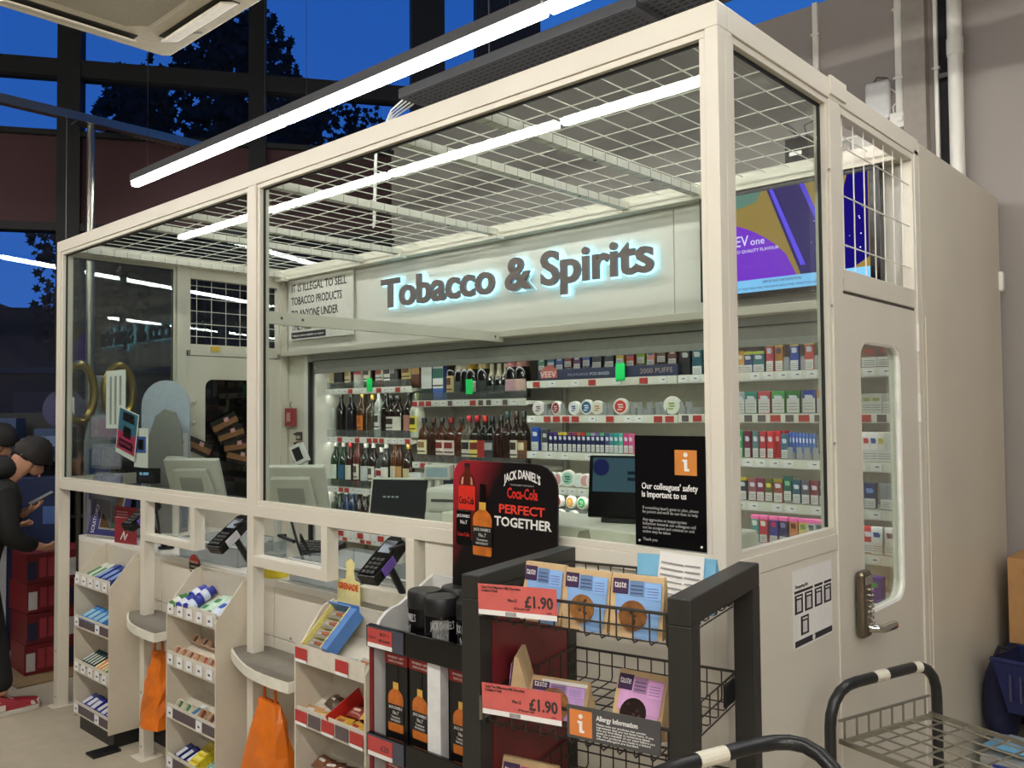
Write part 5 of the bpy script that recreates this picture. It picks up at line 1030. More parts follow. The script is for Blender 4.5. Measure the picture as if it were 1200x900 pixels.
t = thing('keyboard', 'black till keyboard on the counter below the middle monitor', 'keyboard', (-2.62, .58, .931), R(30))
MB().prism([(-.12, 0), (.12, 0), (.12, .035), (-.12, .012)], 'x', -.2, .2).build('case', BLACK, t, bevel=.004)
kb_ = MB()
for i in range(12):
    for j in range(4): kb_.box(-.185 + i * .031, -.16 + i * .031, -.10 + j * .045, -.065 + j * .045, .016 + j * .0045, .024 + j * .0045)
kb_.build('keys', DGREY, t)
tag(MB().tube([(-2.40, .5, .94), (-2.41, .45, 1.04), (-2.35, .30, 1.06), (-2.2, .28, 1.05)], .008).build('scanner_lead', BLACK, smooth=True), 'thick black scanner lead looping over the counter near the middle post', 'lead')
t = thing('tape_roll', 'yellow striped tape roll behind the middle card reader', 'tape', (-2.13, .15, .931))
MB().lathe([(.03, 0), (.05, 0), (.05, .04), (.03, .04)], n=20).build('roll', mat((226, 206, 50), .5), t, smooth=True); MB().lathe([(.028, .002), (.0305, .002), (.0305, .038), (.028, .038)], n=20).build('core', mat((150, 110, 70), .7), t)
# scratch card display and leaflets in the left opening
t = thing('scratchcard_display', 'navy framed scratchcard display leaning in the far left opening', 'display', (-3.98, .11, .931), 0, rot=(R(-14), 0, R(12)))
MB().box(0, .30, 0, .02, 0, .25).build('frame', mat((50, 50, 104), .4), t, bevel=.004); MB().box(.095, .27, -.003, 0, .045, .235).build('inner_frame', mat((170, 168, 166), .3, metal=.4), t); MB().box(.105, .26, -.005, -.003, .055, .225).build('window', mat((86, 66, 44), .2, var=.3, scale=14), t)
MB().box(.20, .25, -.006, -.005, .06, .12).build('card', mat((40, 90, 66), .4), t); text('SCRATCHCARDS', .04, PAPER, t, (.06, -.001, .02), rot=(R(90), R(-90), 0), width=.21)
MB().box(.02, .28, -.012, .03, -.0, .012).build('foot_ledge', GREY, t)
t = thing('leaflet', 'maroon standing leaflet behind the left card reader', 'leaflet', (-3.62, .115, .931), R(8))
MB().box(0, .20, 0, .003, 0, .19).build('sheet', mat((130, 36, 46), .5), t)
for k in range(3): MB().box(.02, .12, -.0008, 0, .16 - k * .014, .165 - k * .014).build('print_line', mat((200, 150, 150), .5), t)
MB().tube([(.06, -.002, .02), (.09, -.002, .06), (.10, -.002, .02), (.12, -.002, .05)], .004, n=6).build('figure_print', PAPER, t)
# left glass: leaflets, gold rings, dispensers
def sheet(loc, rz, w, h, m, label, prints, tilt=0, cat='leaflet'):
    t = thing('window_leaflet', label, cat, loc, 0, 'leaflets on the left glass', rot=(0, R(tilt), rz))
    MB().box(0, w, 0, .0015, 0, h).build('sheet', m, t)
    for (x0, x1, z0, z1, mm) in prints: MB().box(x0, x1, -.001, 0, z0, z1).build('print_block', mm, t)
    return t
GP = mat((150, 150, 150), .6)
_a = (-3.579, 0.050, 1.531); _b = (-3.347, 0.050, 1.828)
_w, _h = _b[0] - _a[0], _b[2] - _a[2]
sheet(_a, 0, _w, _h, PAPER, 'tall white list sheet taped inside the left glass', [(_w * .2, _w * .3, .02, _h - .03, GP), (_w * .45, _w * .55, .02, _h - .03, GP), (_w * .7, _w * .8, _h * .4, _h - .03, GP)])
TLs = mat((50, 110, 140), .5); PKs = mat((190, 40, 90), .5)
t = sheet((-3.443, 0.042, 1.415), 0, .225, .235, PAPER, 'teal and pink promotional leaflet tilted on the left glass', [(.008, .217, .12, .23, TLs), (.008, .217, .025, .12, PKs), (.05, .185, .175, .218, PAPER), (.03, .195, .04, .08, PAPER), (.07, .16, .095, .15, mat((110, 60, 80), .5))], tilt=12)
text('LOTTERY', .03, BLACK, t, (.06, -.0016, .2), width=.11); text('WINNER', .03, BLACK, t, (.06, -.0016, .18), width=.11); text('HERE TODAY', .026, PKs, t, (.045, -.0016, .052), width=.13)
sheet((-3.244, 0.050, 1.344), 0, .15, .19, PAPER, 'white leaflet with blue square below the promotional leaflet', [(.02, .13, .07, .15, mat((60, 90, 170), .5)), (.045, .105, .085, .135, PAPER), (.06, .09, .097, .123, mat((60, 90, 170), .5))])
for i, (y, lb) in enumerate(((.19, 'left'), (.42, 'right'))):
    c = Vector((-4.30, y, 1.73)); pts = [(c.x, c.y + .085 * math.cos(a), c.z + .17 * math.sin(a)) for a in [2 * math.pi * k / 28 for k in range(28)]]
    tag(MB().tube(pts, .024, n=10, closed=True).build('gold_ring', mat((150, 120, 60), .3, metal=.9), smooth=True), '%s of two large gold rings behind the left glass' % lb, 'ring', 'gold rings')
    tag(MB().cyl((-4.30, y, 0), (-4.30, y, 1.55), .012, n=10).build('ring_stand', mat((60, 54, 40), .5)), 'dark stem under the %s gold ring' % lb, 'stem', 'gold ring stems')
t = thing('bottle_cutout', 'large silver bottle shaped cut-out between the gold rings', 'cut-out', (-4.34, .31, 0))
MB().prism([(-.07, 0), (.07, 0), (.07, 1.45), (.035, 1.60), (.035, 1.84), (-.035, 1.84), (-.035, 1.60), (-.07, 1.45)], 'x', -.03, .03).build('card', mat((150, 150, 160), .4), t, bevel=.01); MB().prism([(-.06, 1.1), (.06, 1.1), (.06, 1.4), (-.06, 1.4)], 'x', .03, .032).build('label', mat((70, 80, 140), .4), t)
t = thing('game_display', 'grey leaf shaped lottery stand behind the left glass', 'stand', (-3.74, .44, .931), R(30))
prof = [(-.10, 0), (.09, 0), (.11, .35), (.10, .58), (.06, .68), (0, .70), (-.06, .66), (-.10, .55), (-.12, .3)]
MB().prism(prof, 'y', 0, .02).build('board', mat((132, 132, 128), .5), t); MB().box(-.09, .08, .02, .12, 0, .02).build('foot', GREY, t)
t = thing('arched_board', 'pale blue-grey arched board behind the lottery stand', 'board', (-3.90, .52, .931), R(35))
MB().prism([(-.15, 0), (.15, 0), (.15, .72)] + [(.15 * math.cos(R(a)), .72 + .15 * math.sin(R(a))) for a in range(15, 180, 15)] + [(-.15, .72)], 'y', 0, .012).build('board', mat((176, 186, 200), .4), t)
p2 = MB().box(-.02, .14, -.004, 0, .27, .56).build('white_panel', PAPER, t)
for i in range(3):
    for j in range(3): MB().box(.03 + i * .035, .045 + i * .035, -.006, -.004, .40 + j * .05, .42 + j * .05).build('peg', DGREY, p2)
for i, (x, z, c) in enumerate(((-4.02, 1.46, (140, 110, 130)), (-3.90, 1.46, (120, 60, 100)), (-4.0, 1.30, (96, 96, 130)), (-3.87, 1.30, (110, 104, 120)), (-3.97, 1.20, (120, 110, 140)), (-3.86, 1.20, (110, 100, 140)))):
    t = thing('scratchcard_dispenser', 'clear scratchcard dispenser, %s' % ('upper left of six behind the left glass', 'upper right of six behind the left glass', 'middle left of six behind the left glass', 'middle right of six behind the left glass', 'lower left of six behind the left glass', 'lower right of six behind the left glass')[i], 'dispenser', (x, .20, z), R(40), 'scratchcard dispensers')
    hh = .14 if i < 4 else .08
    MB().lathe([(.045, 0), (.058, .01), (.06, hh * .5), (.055, hh - .01), (.04, hh)], n=14, sy=.7).build('shell', mat((170, 172, 184), .2, alpha=.35), t, smooth=True); MB().lathe([(.052, .02), (.054, hh * .5), (.05, hh - .02)], n=14, sy=.65).build('card_roll', mat(tuple(min(255, q + 30) for q in c), .5, var=.35, scale=40), t, smooth=True)
tag(MB().box(-4.05, -3.78, .16, .26, .931, 1.199).build('dispenser_stand', mat((80, 80, 86), .4), bevel=.004), 'dark stand carrying the scratchcard dispensers behind the left glass', 'stand')
for i, (y, z, rx) in enumerate(((.80, 1.38, -24), (1.0, 1.52, 24), (1.04, 1.45, 16), (1.08, 1.37, 6), (1.09, 1.30, -14))):
    t = thing('clip_comb', 'brown and black card comb, %s on the left end panel' % ('lone one near the post', 'topmost of four', 'second of four', 'third of four', 'lowest of four')[i], 'card comb', (-4.075, y, z), 0, 'card combs', rot=(R(rx), 0, 0))
    MB().box(0, .012, -.09, .09, .035, .065).build('black_header', BLACK, t); MB().box(0, .014, -.09, .09, 0, .035).build('backing', mat((140, 96, 60), .5), t)
    tt = MB()
    for k in range(10): tt.box(0, .012, -.085 + k * .018, -.075 + k * .018, -.022, 0)
    tt.build('teeth', mat((40, 30, 26), .6), t); MB().box(.012, .0145, .0, .03, .03, .055).build('ribbon_mark', mat((214, 160, 160), .5), t)
t = thing('charger_pack', 'red hanging charger pack on the panel left of the spirits', 'pack', (-4.02, 1.46, 1.515)); MB().box(-.045, .045, -.03, 0, 0, .12).build('card', mat((160, 50, 56), .5), t); MB().box(-.02, .02, -.034, -.03, .03, .09).build('blister', mat((206, 150, 150), .3), t); MB().tube([(0, -.01, .12), (0, -.02, .15), (.02, -.02, .16)], .004).build('hook', STEEL, t)
for k in range(4):
    t = thing('hanging_pack', 'small striped hanging pack, %s down on the panel left of the spirits' % ORD[k], 'pack', (-3.955, 1.475, 1.42 - k * .062), 0, 'small hanging packs'); MB().box(-.03, .03, -.012, 0, 0, .055).build('card', mat(((60, 60, 60), (150, 110, 80), (110, 60, 50), (150, 120, 100))[k], .5), t); MB().box(-.02, .02, -.014, -.012, .01, .03).build('print_panel', mat((190, 170, 150), .5), t); MB().ball((-.045, -.01, .04), .008, .01, .008, 8, 6).build('peg', BLACK, t)
t = thing('phone_box', 'white carton with black print standing on the middle till monitor', 'box', (-2.40, .46, 1.372), 0, rot=(0, R(-24), R(30))); MB().box(-.03, .03, -.02, .02, 0, .09).build('carton', PAPER, t); MB().box(-.02, .02, -.021, -.02, .015, .075).build('print_panel', BLACK, t)
# ================================================================== WHISKEY DISPLAY STAND
jd = thing('whiskey_stand', 'white floor display stand of whiskey gift boxes with a black and red header', 'display stand', (-1.0, -.25, 0), R(1.5))
JW = mat((206, 204, 200), .5, var=.02); DR = mat((110, 20, 26), .5)
sp = [(0, 0), (0, .93)] + [(.10 - .10 * math.cos(R(a)), .93 + .10 * math.sin(R(a))) for a in range(15, 91, 15)] + [(.245, 1.10), (.245, 0)]
MB().prism(sp, 'x', 0, .012).build('side_panel', JW, jd); MB().prism(sp, 'x', .528, .54).build('side_panel', JW, jd)
MB().prism([(a, b) for a, b in sp if a < .2] [:1] + [(-.004, 0), (-.004, .93), (0, .93)], 'x', -.003, .013).build('red_edge', DR, jd)
MB().box(.012, .528, .235, .245, 0, 1.10).build('back_panel', JW, jd)
for z in (.94, .635, .33):
    MB().box(.012, .528, .0, .235, z - .006, z).build('shelf_board', BLACK, jd); MB().box(.0, .54, -.012, 0, z - .012, z + .055).build('shelf_lip', BLACKG, jd, bevel=.002)
    hol = MB().box(-.002, .155, -.016, -.0125, z - .008, z + .052).build('ticket_holder', mat((70, 72, 84), .15), jd)
    MB().box(.006, .11, -.018, -.016, z + .006, z + .047).build('price_ticket', REDT, hol); MB().box(.006, .11, -.018, -.016, z - .006, z + .006).build('barcode_strip', PAPER, hol)
    if z > .9: text('BUY 1', .014, TX, hol, (.06, -.0185, z + .030), width=.035); text('GET 2nd HALF', .010, TX, hol, (.055, -.0185, z + .014), width=.05); text('3 for 2', .012, TX, hol, (.012, -.0185, z + .018), width=.03)
    else: text('£20', .022, TX, hol, (.06, -.0185, z + .016), width=.035)
MB().box(.235, .285, .0, .03, .64, .93).build('divider', mat((226, 226, 226), .5), jd)
# header card
hd = MB(); W_, H_ = .378, .46
hp = [(0, 0), (W_, 0), (W_, H_ - .07)] + [(W_ - .07 + .07 * math.cos(R(a)), H_ - .07 + .07 * math.sin(R(a))) for a in range(15, 91, 15)] + [(.05 - .05 * math.cos(R(a)), H_ - .05 + .05 * math.sin(R(a))) for a in range(90, -1, -15)]
HM = bpy.data.materials.new('header_print'); HM.use_nodes = True; nt = HM.node_tree; b = nt.nodes['Principled BSDF']; b.inputs['Roughness'].default_value = .3
tcx = nt.nodes.new('ShaderNodeTexCoord'); sx_ = nt.nodes.new('ShaderNodeSeparateXYZ'); rp_ = nt.nodes.new('ShaderNodeValToRGB'); nzx = nt.nodes.new('ShaderNodeTexNoise'); nzx.inputs['Scale'].default_value = 4
rp_.color_ramp.elements[0].position = .03; rp_.color_ramp.elements[0].color = lin((170, 40, 52)) + (1,); rp_.color_ramp.elements[1].position = .23; rp_.color_ramp.elements[1].color = lin((14, 9, 12)) + (1,)
ad = nt.nodes.new('ShaderNodeMath'); ad.operation = 'MULTIPLY_ADD'; ad.inputs[1].default_value = .06; nt.links.new(tcx.outputs['Object'], sx_.inputs[0]); nt.links.new(tcx.outputs['Object'], nzx.inputs['Vector'])
sb = nt.nodes.new('ShaderNodeMath'); sb.operation = 'MULTIPLY_ADD'; sb.inputs[1].default_value = -.6; sb.inputs[2].default_value = .276
nt.links.new(sx_.outputs['Z'], sb.inputs[0]); nt.links.new(nzx.outputs['Fac'], ad.inputs[0]); nt.links.new(sx_.outputs['X'], ad.inputs[2])
ad2 = nt.nodes.new('ShaderNodeMath'); ad2.operation = 'ADD'; nt.links.new(ad.outputs[0], ad2.inputs[0]); nt.links.new(sb.outputs[0], ad2.inputs[1]); nt.links.new(ad2.outputs[0], rp_.inputs[0]); nt.links.new(rp_.outputs[0], b.inputs['Base Color'])
hc_ = thing('whiskey_header', 'black and red header card reading PERFECT TOGETHER above the whiskey stand', 'header card', (-.865, -.055, 1.0), R(4), rot=(0, R(1), R(4)))
MB().prism(hp, 'y', 0, .006).build('card', HM, hc_)
def flat(par, poly, m, name, y=-.0006): return MB().prism(poly, 'y', y - .0005, y).build(name, m, par)
RD = mat((200, 44, 32), .45); AMBP = mat((190, 104, 34), .4, var=.25, scale=30); GOLDP = mat((206, 160, 70), .4)
def jd_bottle(par, x, z, s, y=-.0012, k_=.75):
    P_ = lambda pts: [(x + a * s * k_, z + c * s) for a, c in pts]
    flat(par, P_([(-.32, 0), (.32, 0), (.34, .05), (.34, .90), (.28, 1.0), (.12, 1.1), (-.12, 1.1), (-.28, 1.0), (-.34, .90), (-.34, .05)]), AMBP, 'bottle_print', y)
    flat(par, P_([(-.12, 1.1), (.12, 1.1), (.12, 1.28), (-.12, 1.28)]), GOLDP, 'neck_print', y)
    flat(par, P_([(-.10, 1.28), (.10, 1.28), (.09, 1.72), (-.09, 1.72)]), BLACKG, 'cap_print', y)
    lb_ = flat(par, P_([(-.345, .22), (.345, .22), (.345, .70), (-.345, .70)]), BLACK, 'label_print', y - .0005)
    WP_ = mat((206, 204, 200), .5)
    text("JACK DANIEL'S", .1 * s, WP_, par, (x - .30 * s * k_, y - .0014, z + .59 * s), width=.60 * s * k_); text('No.7', .13 * s, WP_, par, (x - .13 * s * k_, y - .0014, z + .45 * s), width=.26 * s * k_)
    text('Tennessee', .08 * s, WP_, par, (x - .2 * s * k_, y - .0014, z + .355 * s), width=.40 * s * k_); text('WHISKEY', .08 * s, WP_, par, (x - .23 * s * k_, y - .0014, z + .265 * s), width=.46 * s * k_)
# cola bottle, can and whiskey bottle printed on the header
flat(hc_, [(.028, 0.2296), (.083, 0.2296), (.087, 0.3864), (.08, 0.4120), (.066, 0.4248), (.064, 0.4408), (.046, 0.4408), (.044, 0.4248), (.03, 0.4120), (.023, 0.3864)], mat((84, 30, 18), .3), 'cola_bottle_print')
flat(hc_, [(.032, 0.3896), (.04, 0.3896), (.042, 0.4120), (.036, 0.4088)], mat((206, 150, 130), .3), 'bottle_shine_print', -.0014); flat(hc_, [(.07, 0.3896), (.078, 0.3896), (.075, 0.4088), (.069, 0.4120)], mat((190, 130, 110), .3), 'bottle_shine_print', -.0014)
flat(hc_, [(.0225, 0.3160), (.0868, 0.3160), (.0872, 0.3864), (.0228, 0.3864)], mat((206, 44, 30), .4), 'cola_label_print', -.0014); flat(hc_, [(.045, 0.4408), (.065, 0.4408), (.065, 0.4517), (.045, 0.4517)], BLACK, 'cola_cap_print')
text('Coca-Cola', .03, mat((50, 8, 8), .5), hc_, (.025, -.0022, 0.3333), width=.058, bold=.0006)
flat(hc_, [(.019, 0.2136), (.068, 0.2136), (.071, 0.2200), (.071, 0.3077), (.066, 0.3141), (.021, 0.3141), (.016, 0.3077), (.016, 0.2200)], BLACKG, 'can_print', -.0022); flat(hc_, [(.021, 0.3115), (.066, 0.3115), (.064, 0.3160), (.023, 0.3160)], CHROME, 'can_rim_print', -.0026)
text("JACK DANIEL'S", .012, PAPER, hc_, (.019, -.003, 0.2936), width=.049); text('No.7', .016, PAPER, hc_, (.031, -.003, 0.2744), width=.026); text('Coca-Cola', .016, RD, hc_, (.02, -.003, 0.2392), width=.046)
jd_bottle(hc_, .116, .19, .119, -.0026, .87)
# arched brand lettering
def arch_text(s, size, width, par, x, z, rise, m, bold=0):
    me = text_mesh(s, size, m, bold=bold, width=width).copy()
    for v in me.vertices: q = (v.co.x / width - .5) * 2; v.co.y += rise * (1 - q * q)
    o = link('lettering', me, par, 0, (x, -.0012, z), FRONT)
arch_text("JACK DANIEL'S", .034, .128, hc_, .195, .402, .016, PAPER, .0006); text('TENNESSEE WHISKEY', .007, GREY, hc_, (.215, -.0012, .397), width=.085)
text('Coca-Cola', .042, RD, hc_, (.205, -.0012, .362), width=.107, bold=.0008); text('PERFECT', .034, mat((214, 60, 44), .5), hc_, (.175, -.0012, .319), width=.16, bold=.0008); text('TOGETHER', .037, PAPER, hc_, (.16, -.0012, .282), width=.2, bold=.0008)
# tins on the top shelf and boxes below
def jd_tin(x, y, rz, label, back=False):
    base = Matrix.Translation((-1.0, -.25, 0)) @ Matrix.Rotation(R(1.5), 4, 'Z'); p_ = base @ Vector((x, y, .9405))
    t = thing('whiskey_tin', label, 'gift tin', tuple(p_), rz, 'black whiskey tins')
    r = .048
    MB().lathe([(r - .002, 0), (r, .002), (r, .105), (r - .001, .107)], n=28).build('canister', BLACKG, t, smooth=True); MB().lathe([(r + .001, .104), (r + .0015, .106), (r + .0015, .146), (r - .002, .152), (.0, .152)], n=28).build('lid', mat((24, 24, 26), .45), t, smooth=True)
    if back: MB().lathe([(r + .0006, .012), (r + .0006, .095)], n=10, a0=R(235), a1=R(290)).build('label_panel', mat((120, 120, 118), .5, var=.3, scale=120), t)
    me = text_mesh("JACK DANIEL'S", .03, mat((190, 190, 190), .4), width=.07, bend=r + .0008, align='CENTER'); link('lettering', me, t, 0, (0, 0, .07), FRONT)
    link('lettering', text_mesh('No.7', .03, mat((170, 170, 170), .4), width=.03, bend=r + .0008, align='CENTER'), t, 0, (0, 0, .038), FRONT)
jd_tin(.13, .09, R(-25), 'black lidded whiskey tin, front left on the top of the stand'); jd_tin(.23, .06, R(50), 'black whiskey tin with grey rear label, front middle on the stand', True); jd_tin(.335, .08, R(10), 'black lidded whiskey tin, front right on the top of the stand')
jd_tin(.17, .185, R(30), 'black whiskey tin in the rear row, left one'); jd_tin(.29, .18, R(-10), 'black whiskey tin in the rear row, right one')
def jd_box(x, y, z, rz, label):
    base = Matrix.Translation((-1.0, -.25, 0)) @ Matrix.Rotation(R(1.5), 4, 'Z'); p_ = base @ Vector((x, y, z))
    t = thing('whiskey_box', label, 'gift box', tuple(p_), rz, 'whiskey gift boxes')
    MB().box(-.046, .046, 0, .09, 0, .28).build('carton', mat((18, 17, 18), .35), t, bevel=.0015); MB().box(-.0465, .0465, -.0008, .0905, .245, .275).build('red_band', DR if False else mat((160, 36, 38), .45), t)
    text('WHISKEY GIFT', .009, PAPER, t, (-.034, -.0014, .262), width=.068); text('PERFECTLY BOXED', .008, PAPER, t, (-.03, -.0014, .251), width=.06); jd_bottle(t, 0, .058, .108, k_=.86)
jd_box(.085, .02, .6405, R(2), 'black whiskey gift box, leftmost on the middle shelf of the stand'); jd_box(.185, .02, .6405, R(-1), 'black whiskey gift box left of the white divider'); jd_box(.345, .02, .6405, R(1), 'black whiskey gift box right of the white divider'); jd_box(.45, .02, .6405, R(-2), 'black whiskey gift box, rightmost on the middle shelf of the stand')
jd_box(.085, .02, .3355, R(-1), 'black whiskey gift box, leftmost on the bottom shelf of the stand'); jd_box(.20, .02, .3355, R(2), 'black whiskey gift box, second on the bottom shelf of the stand')

# ================================================================== BAKERY RACK
RO = Vector((-.3196, -.5458, 0)); RA = R(10.5)
rk = thing('bakery_rack', 'black steel rack with wire baskets in front of the corner post', 'rack', tuple(RO), RA)
RB = mat((40, 39, 36), .45, var=.06)
w_, d_ = .504, .43; ps = .046
for x in (0, w_ - ps):
    fr_ = MB().box(x, x + ps, 0, .046, 0, 1.21).build('post', RB, rk, bevel=.002); MB().box(x, x + ps, d_ - .046, d_, 0, 1.21).build('post', RB, rk, bevel=.002); MB().box(x, x + ps, 0, d_, 1.21, 1.26).build('top_bar', RB, rk, bevel=.003); MB().box(x, x + ps, .046, d_ - .046, .10, .14).build('lower_bar', RB, rk, bevel=.002)
MB().box(-.0 + ps - .004, ps - .001, .05, d_ - .05, .2, 1.16).build('red_side_sheet', mat((120, 38, 42), .4, var=.2, scale=6), rk)
WR_ = mat((64, 60, 54), .4, metal=.5)
def basket(z, hgt, bi):
    bk = thing('wire_basket', 'dark wire basket on the bakery rack, %s' % ('top one', 'middle one', 'lowest one')[bi], 'basket', tuple(RO + Vector((0, 0, z))), RA, 'wire baskets')
    a0, a1, b0, b1 = ps + .004, w_ - ps - .004, .008, d_ - .02
    MB().tube([(a0, b0, hgt), (a1, b0, hgt), (a1, b1, hgt), (a0, b1, hgt)], .0035, n=6, closed=True).build('rim_wire', WR_, bk)
    MB().tube([(a0, b0, hgt * .5), (a1, b0, hgt * .5), (a1, b1, hgt * .5), (a0, b1, hgt * .5)], .002, n=6, closed=True).build('middle_wire', WR_, bk)
    n = 13
    for i in range(n):
        x = a0 + (a1 - a0) * i / (n - 1); MB().tube([(x, b0, hgt), (x, b0, .006), (x, b0 + .006, 0), (x, b1 - .006, 0), (x, b1, .006), (x, b1, hgt)], .0018, n=5).build('wire', WR_, bk)
    for j in range(8):
        y = b0 + .02 + (b1 - b0 - .04) * j / 7; MB().tube([(a0, y, hgt), (a0, y, .006), (a0 + .006, y, .002), (a1 - .006, y, .002), (a1, y, .006), (a1, y, hgt)], .0018, n=5).build('wire', WR_, bk)
    MB().box(a1 - .0, a1 + .006, d_ - .11, d_ - .05, hgt * .2, hgt * .9).build('side_clip', BLACK, bk)
    MB().box(a0 - .008, a0, .0, .03, hgt * .2, hgt * .95).build('side_clip', STEEL, bk)
basket(1.165, .062, 0); basket(.952, .066, 1); basket(.735, .066, 2)
def price(x0, z0, big, label):
    t = thing('price_card', label, 'price card', tuple(RO), RA, 'red price cards')
    M = Matrix.Translation((x0, -.004, z0)) @ Matrix.Rotation(R(-2), 4, 'Y')
    MB().box(0, .185, 0, .002, 0, .062, M).build('card', mat((204, 98, 92), .5), t); MB().box(0, .185, -.0006, 0, 0, .010, M).build('white_strip', PAPER, t)
    rr = (R(90), R(-2), 0)
    def tx(s, sz, x, z, w, **k): text(s, sz, TX, t, tuple(M @ Vector((x, -.0008, z))), rot=rr, width=w, **k)
    tx('£1.90', .032, .112, .022, .065, bold=.0008); tx('Taste The Difference Milk Chocolate', .007, .008, .054, .095); tx('Cookies 4 Pack', .007, .008, .047, .04); tx('Was £2', .009, .072, .030, .022); tx('47.5p per unit', .006, .086, .016, .038); tx('each', .004, .163, .013, .01)
    bc = MB()
    for k in range(12): bc.box(.066 + k * .0022, .067 + k * .0022, -.001, -.0006, .001, .009, M)
    bc.build('barcode', TX, t)
price(.047, 1.183, 0, 'red price card of £1.90 on the top basket'); price(.055, .982, 0, 'red price card of £1.90 on the middle basket')
t = thing('allergy_sign', 'dark grey allergy information sign with orange square on the middle basket', 'sign', tuple(RO), RA)
MB().box(.252, .444, -.005, -.002, .972, 1.034).build('panel', mat((74, 72, 72), .5), t); MB().box(.258, .306, -.0058, -.005, .978, 1.027).build('orange_square', mat((214, 128, 66), .5), t)
info_i(t, .282, .985, .034, -.0058); text('Allergy Information', .013, PAPER, t, (.315, -.0056, 1.014), width=.085, bold=.0003)
for k, w in enumerate((.10, .115, .108, .118, .11, .085)): text(('Please note our products may contain', 'ingredients that are not listed here. If you', 'have any food allergy or intolerance please', 'speak to a member of our team before you', 'buy. Our products are made in a bakery', 'where allergens are handled')[k], .0055, PAPER, t, (.315, -.0056, 1.005 - k * .0052), width=w)
# paper bakery bags
KRAFT = mat((198, 168, 126), .75, var=.12, scale=20)
def bakery(lx, ly, z, rz, w, h, d, colr, label, lean=0.0, cookie=(150, 104, 60), style='up'):
    base = Matrix.Translation(RO) @ Matrix.Rotation(RA, 4, 'Z'); p_ = base @ Vector((lx, ly, z))
    t = thing('bakery_bag', label, 'paper bag', tuple(p_), 0, 'bakery bags', rot=(R(lean), 0, RA + rz))
    hw = w / 2; fy = lambda zz: -d / 2 + (d / 2 - .004) * (zz / h)
    rn_ = random.Random(int(lx * 1000) + int(z * 100))
    j = lambda: rn_.uniform(-.003, .003)
    v = []
    lv = [0, .35, .7, 1.0]
    for q in lv:
        zz = h * q; f_ = fy(zz); ww = hw * (1 + .03 * math.sin(q * 3))
        v += [(-ww + j(), f_, zz), (ww + j(), f_, zz), (ww * .97 + j(), 0, zz), (ww + j(), -f_, zz), (-ww + j(), -f_, zz), (-ww * .97 + j(), 0, zz)]
    f = [(k * 6 + i, k * 6 + (i + 1) % 6, (k + 1) * 6 + (i + 1) % 6, (k + 1) * 6 + i) for k in range(3) for i in range(6)] + [(5, 4, 3, 2, 1, 0), (18, 19, 20, 21, 22, 23)]
    MB().add(v, f).build('bag', KRAFT, t)
    ang = math.atan2(d / 2 - .004, h); M = Matrix.Translation((0, -d / 2, 0)) @ Matrix.Rotation(-ang, 4, 'X')
    def pan(x0, x1, z0, z1, m, nm, yy): return MB().box(x0 * w, x1 * w, yy - .0006, yy, z0 * h, z1 * h, M).build(nm, m, t)
    pan(-.40, .47, .38, .92, mat(colr, .5, var=.12, scale=25), 'label_panel', -.0035)
    MB().prism([(.02 * w, 0), (.42 * w, 0), (.45 * w, .45 * h), (-.35 * w, .45 * h)], 'y', -.0038, -.0034, M).build('label_panel', mat(tuple(int(c * .92) for c in colr), .5, var=.12, scale=25), t)
    pan(-.46, -.16, .70, .95, mat((62, 38, 74), .5), 'brand_patch', -.0045); text('taste', .02, PAPER, t, tuple(M @ Vector((-.43 * w, -.0053, .80 * h))), rot=(R(90) - ang, 0, 0), width=.23 * w)
    pan(-.13, .14, .68, .93, mat(tuple(int(c * .8) for c in colr), .5), 'text_patch', -.0045); pan(.17, .46, .64, .90, mat(tuple(min(255, int(c * 1.08)) for c in colr), .5), 'text_patch', -.0045)
    for k in range(4): pan(.20, .42, .68 + k * .045, .69 + k * .045, mat((110, 110, 160), .5), 'fine_print', -.0055)
    for k in range(3): pan(-.11, .12, .72 + k * .06, .735 + k * .06, mat((70, 66, 120), .5), 'fine_print', -.0055)
    c_ = M @ Vector((-.05 * w, -.004, .36 * h)); n_ = (M.to_3x3() @ Vector((0, -1, 0)))
    ck = MB(); ck.cyl(c_, c_ + n_ * .0018, w * .27, n=20); ck = ck.build('window', mat(cookie, .25, var=.35, scale=60, coat=.6), t)
    for k in range(5):
        a = rn_.random() * 6.28; rr = rn_.random() * w * .18; pc = c_ + n_ * .002 + (M.to_3x3() @ Vector((rr * math.cos(a), 0, rr * math.sin(a)))); MB().ball(pc, w * .035, w * .02, w * .03, 6, 4).build('cookie_chip', mat((60, 34, 22), .5), ck)
    if style == 'tag': pan(-.3, .5, .93, 1.02, PAPER, 'sticker', -.004)
BLU = (130, 168, 214); LIL = (196, 158, 210)
bakery(.165, .075, 1.167, R(-6), .10, .118, .05, BLU, 'blue labelled bakery bag, left one in the top basket'); bakery(.268, .065, 1.167, R(-3), .102, .115, .05, BLU, 'blue labelled bakery bag, middle one in the top basket', cookie=(140, 96, 52)); bakery(.378, .06, 1.167, R(2), .106, .115, .05, BLU, 'blue labelled bakery bag, right one in the top basket', cookie=(128, 84, 46))
bakery(.08, .12, .957, R(-68), .10, .125, .06, LIL, 'lilac bakery bag turned sideways at the left of the middle basket', lean=4); bakery(.165, .13, .957, R(4), .13, .075, .06, LIL, 'slumped lilac bakery bag in the middle basket', style='tag'); bakery(.36, .09, .962, R(-4), .105, .12, .06, (214, 160, 206), 'leaning pink bakery bag with dark cookie in the middle basket', lean=-14, cookie=(44, 30, 26))
bakery(.12, .08, .740, R(3), .13, .13, .07, (206, 90, 130), 'crimson labelled bakery bag in the lowest basket', cookie=(130, 80, 50)); bakery(.255, .09, .740, R(-4), .12, .10, .06, (220, 130, 120), 'coral labelled bakery bag in the lowest basket')
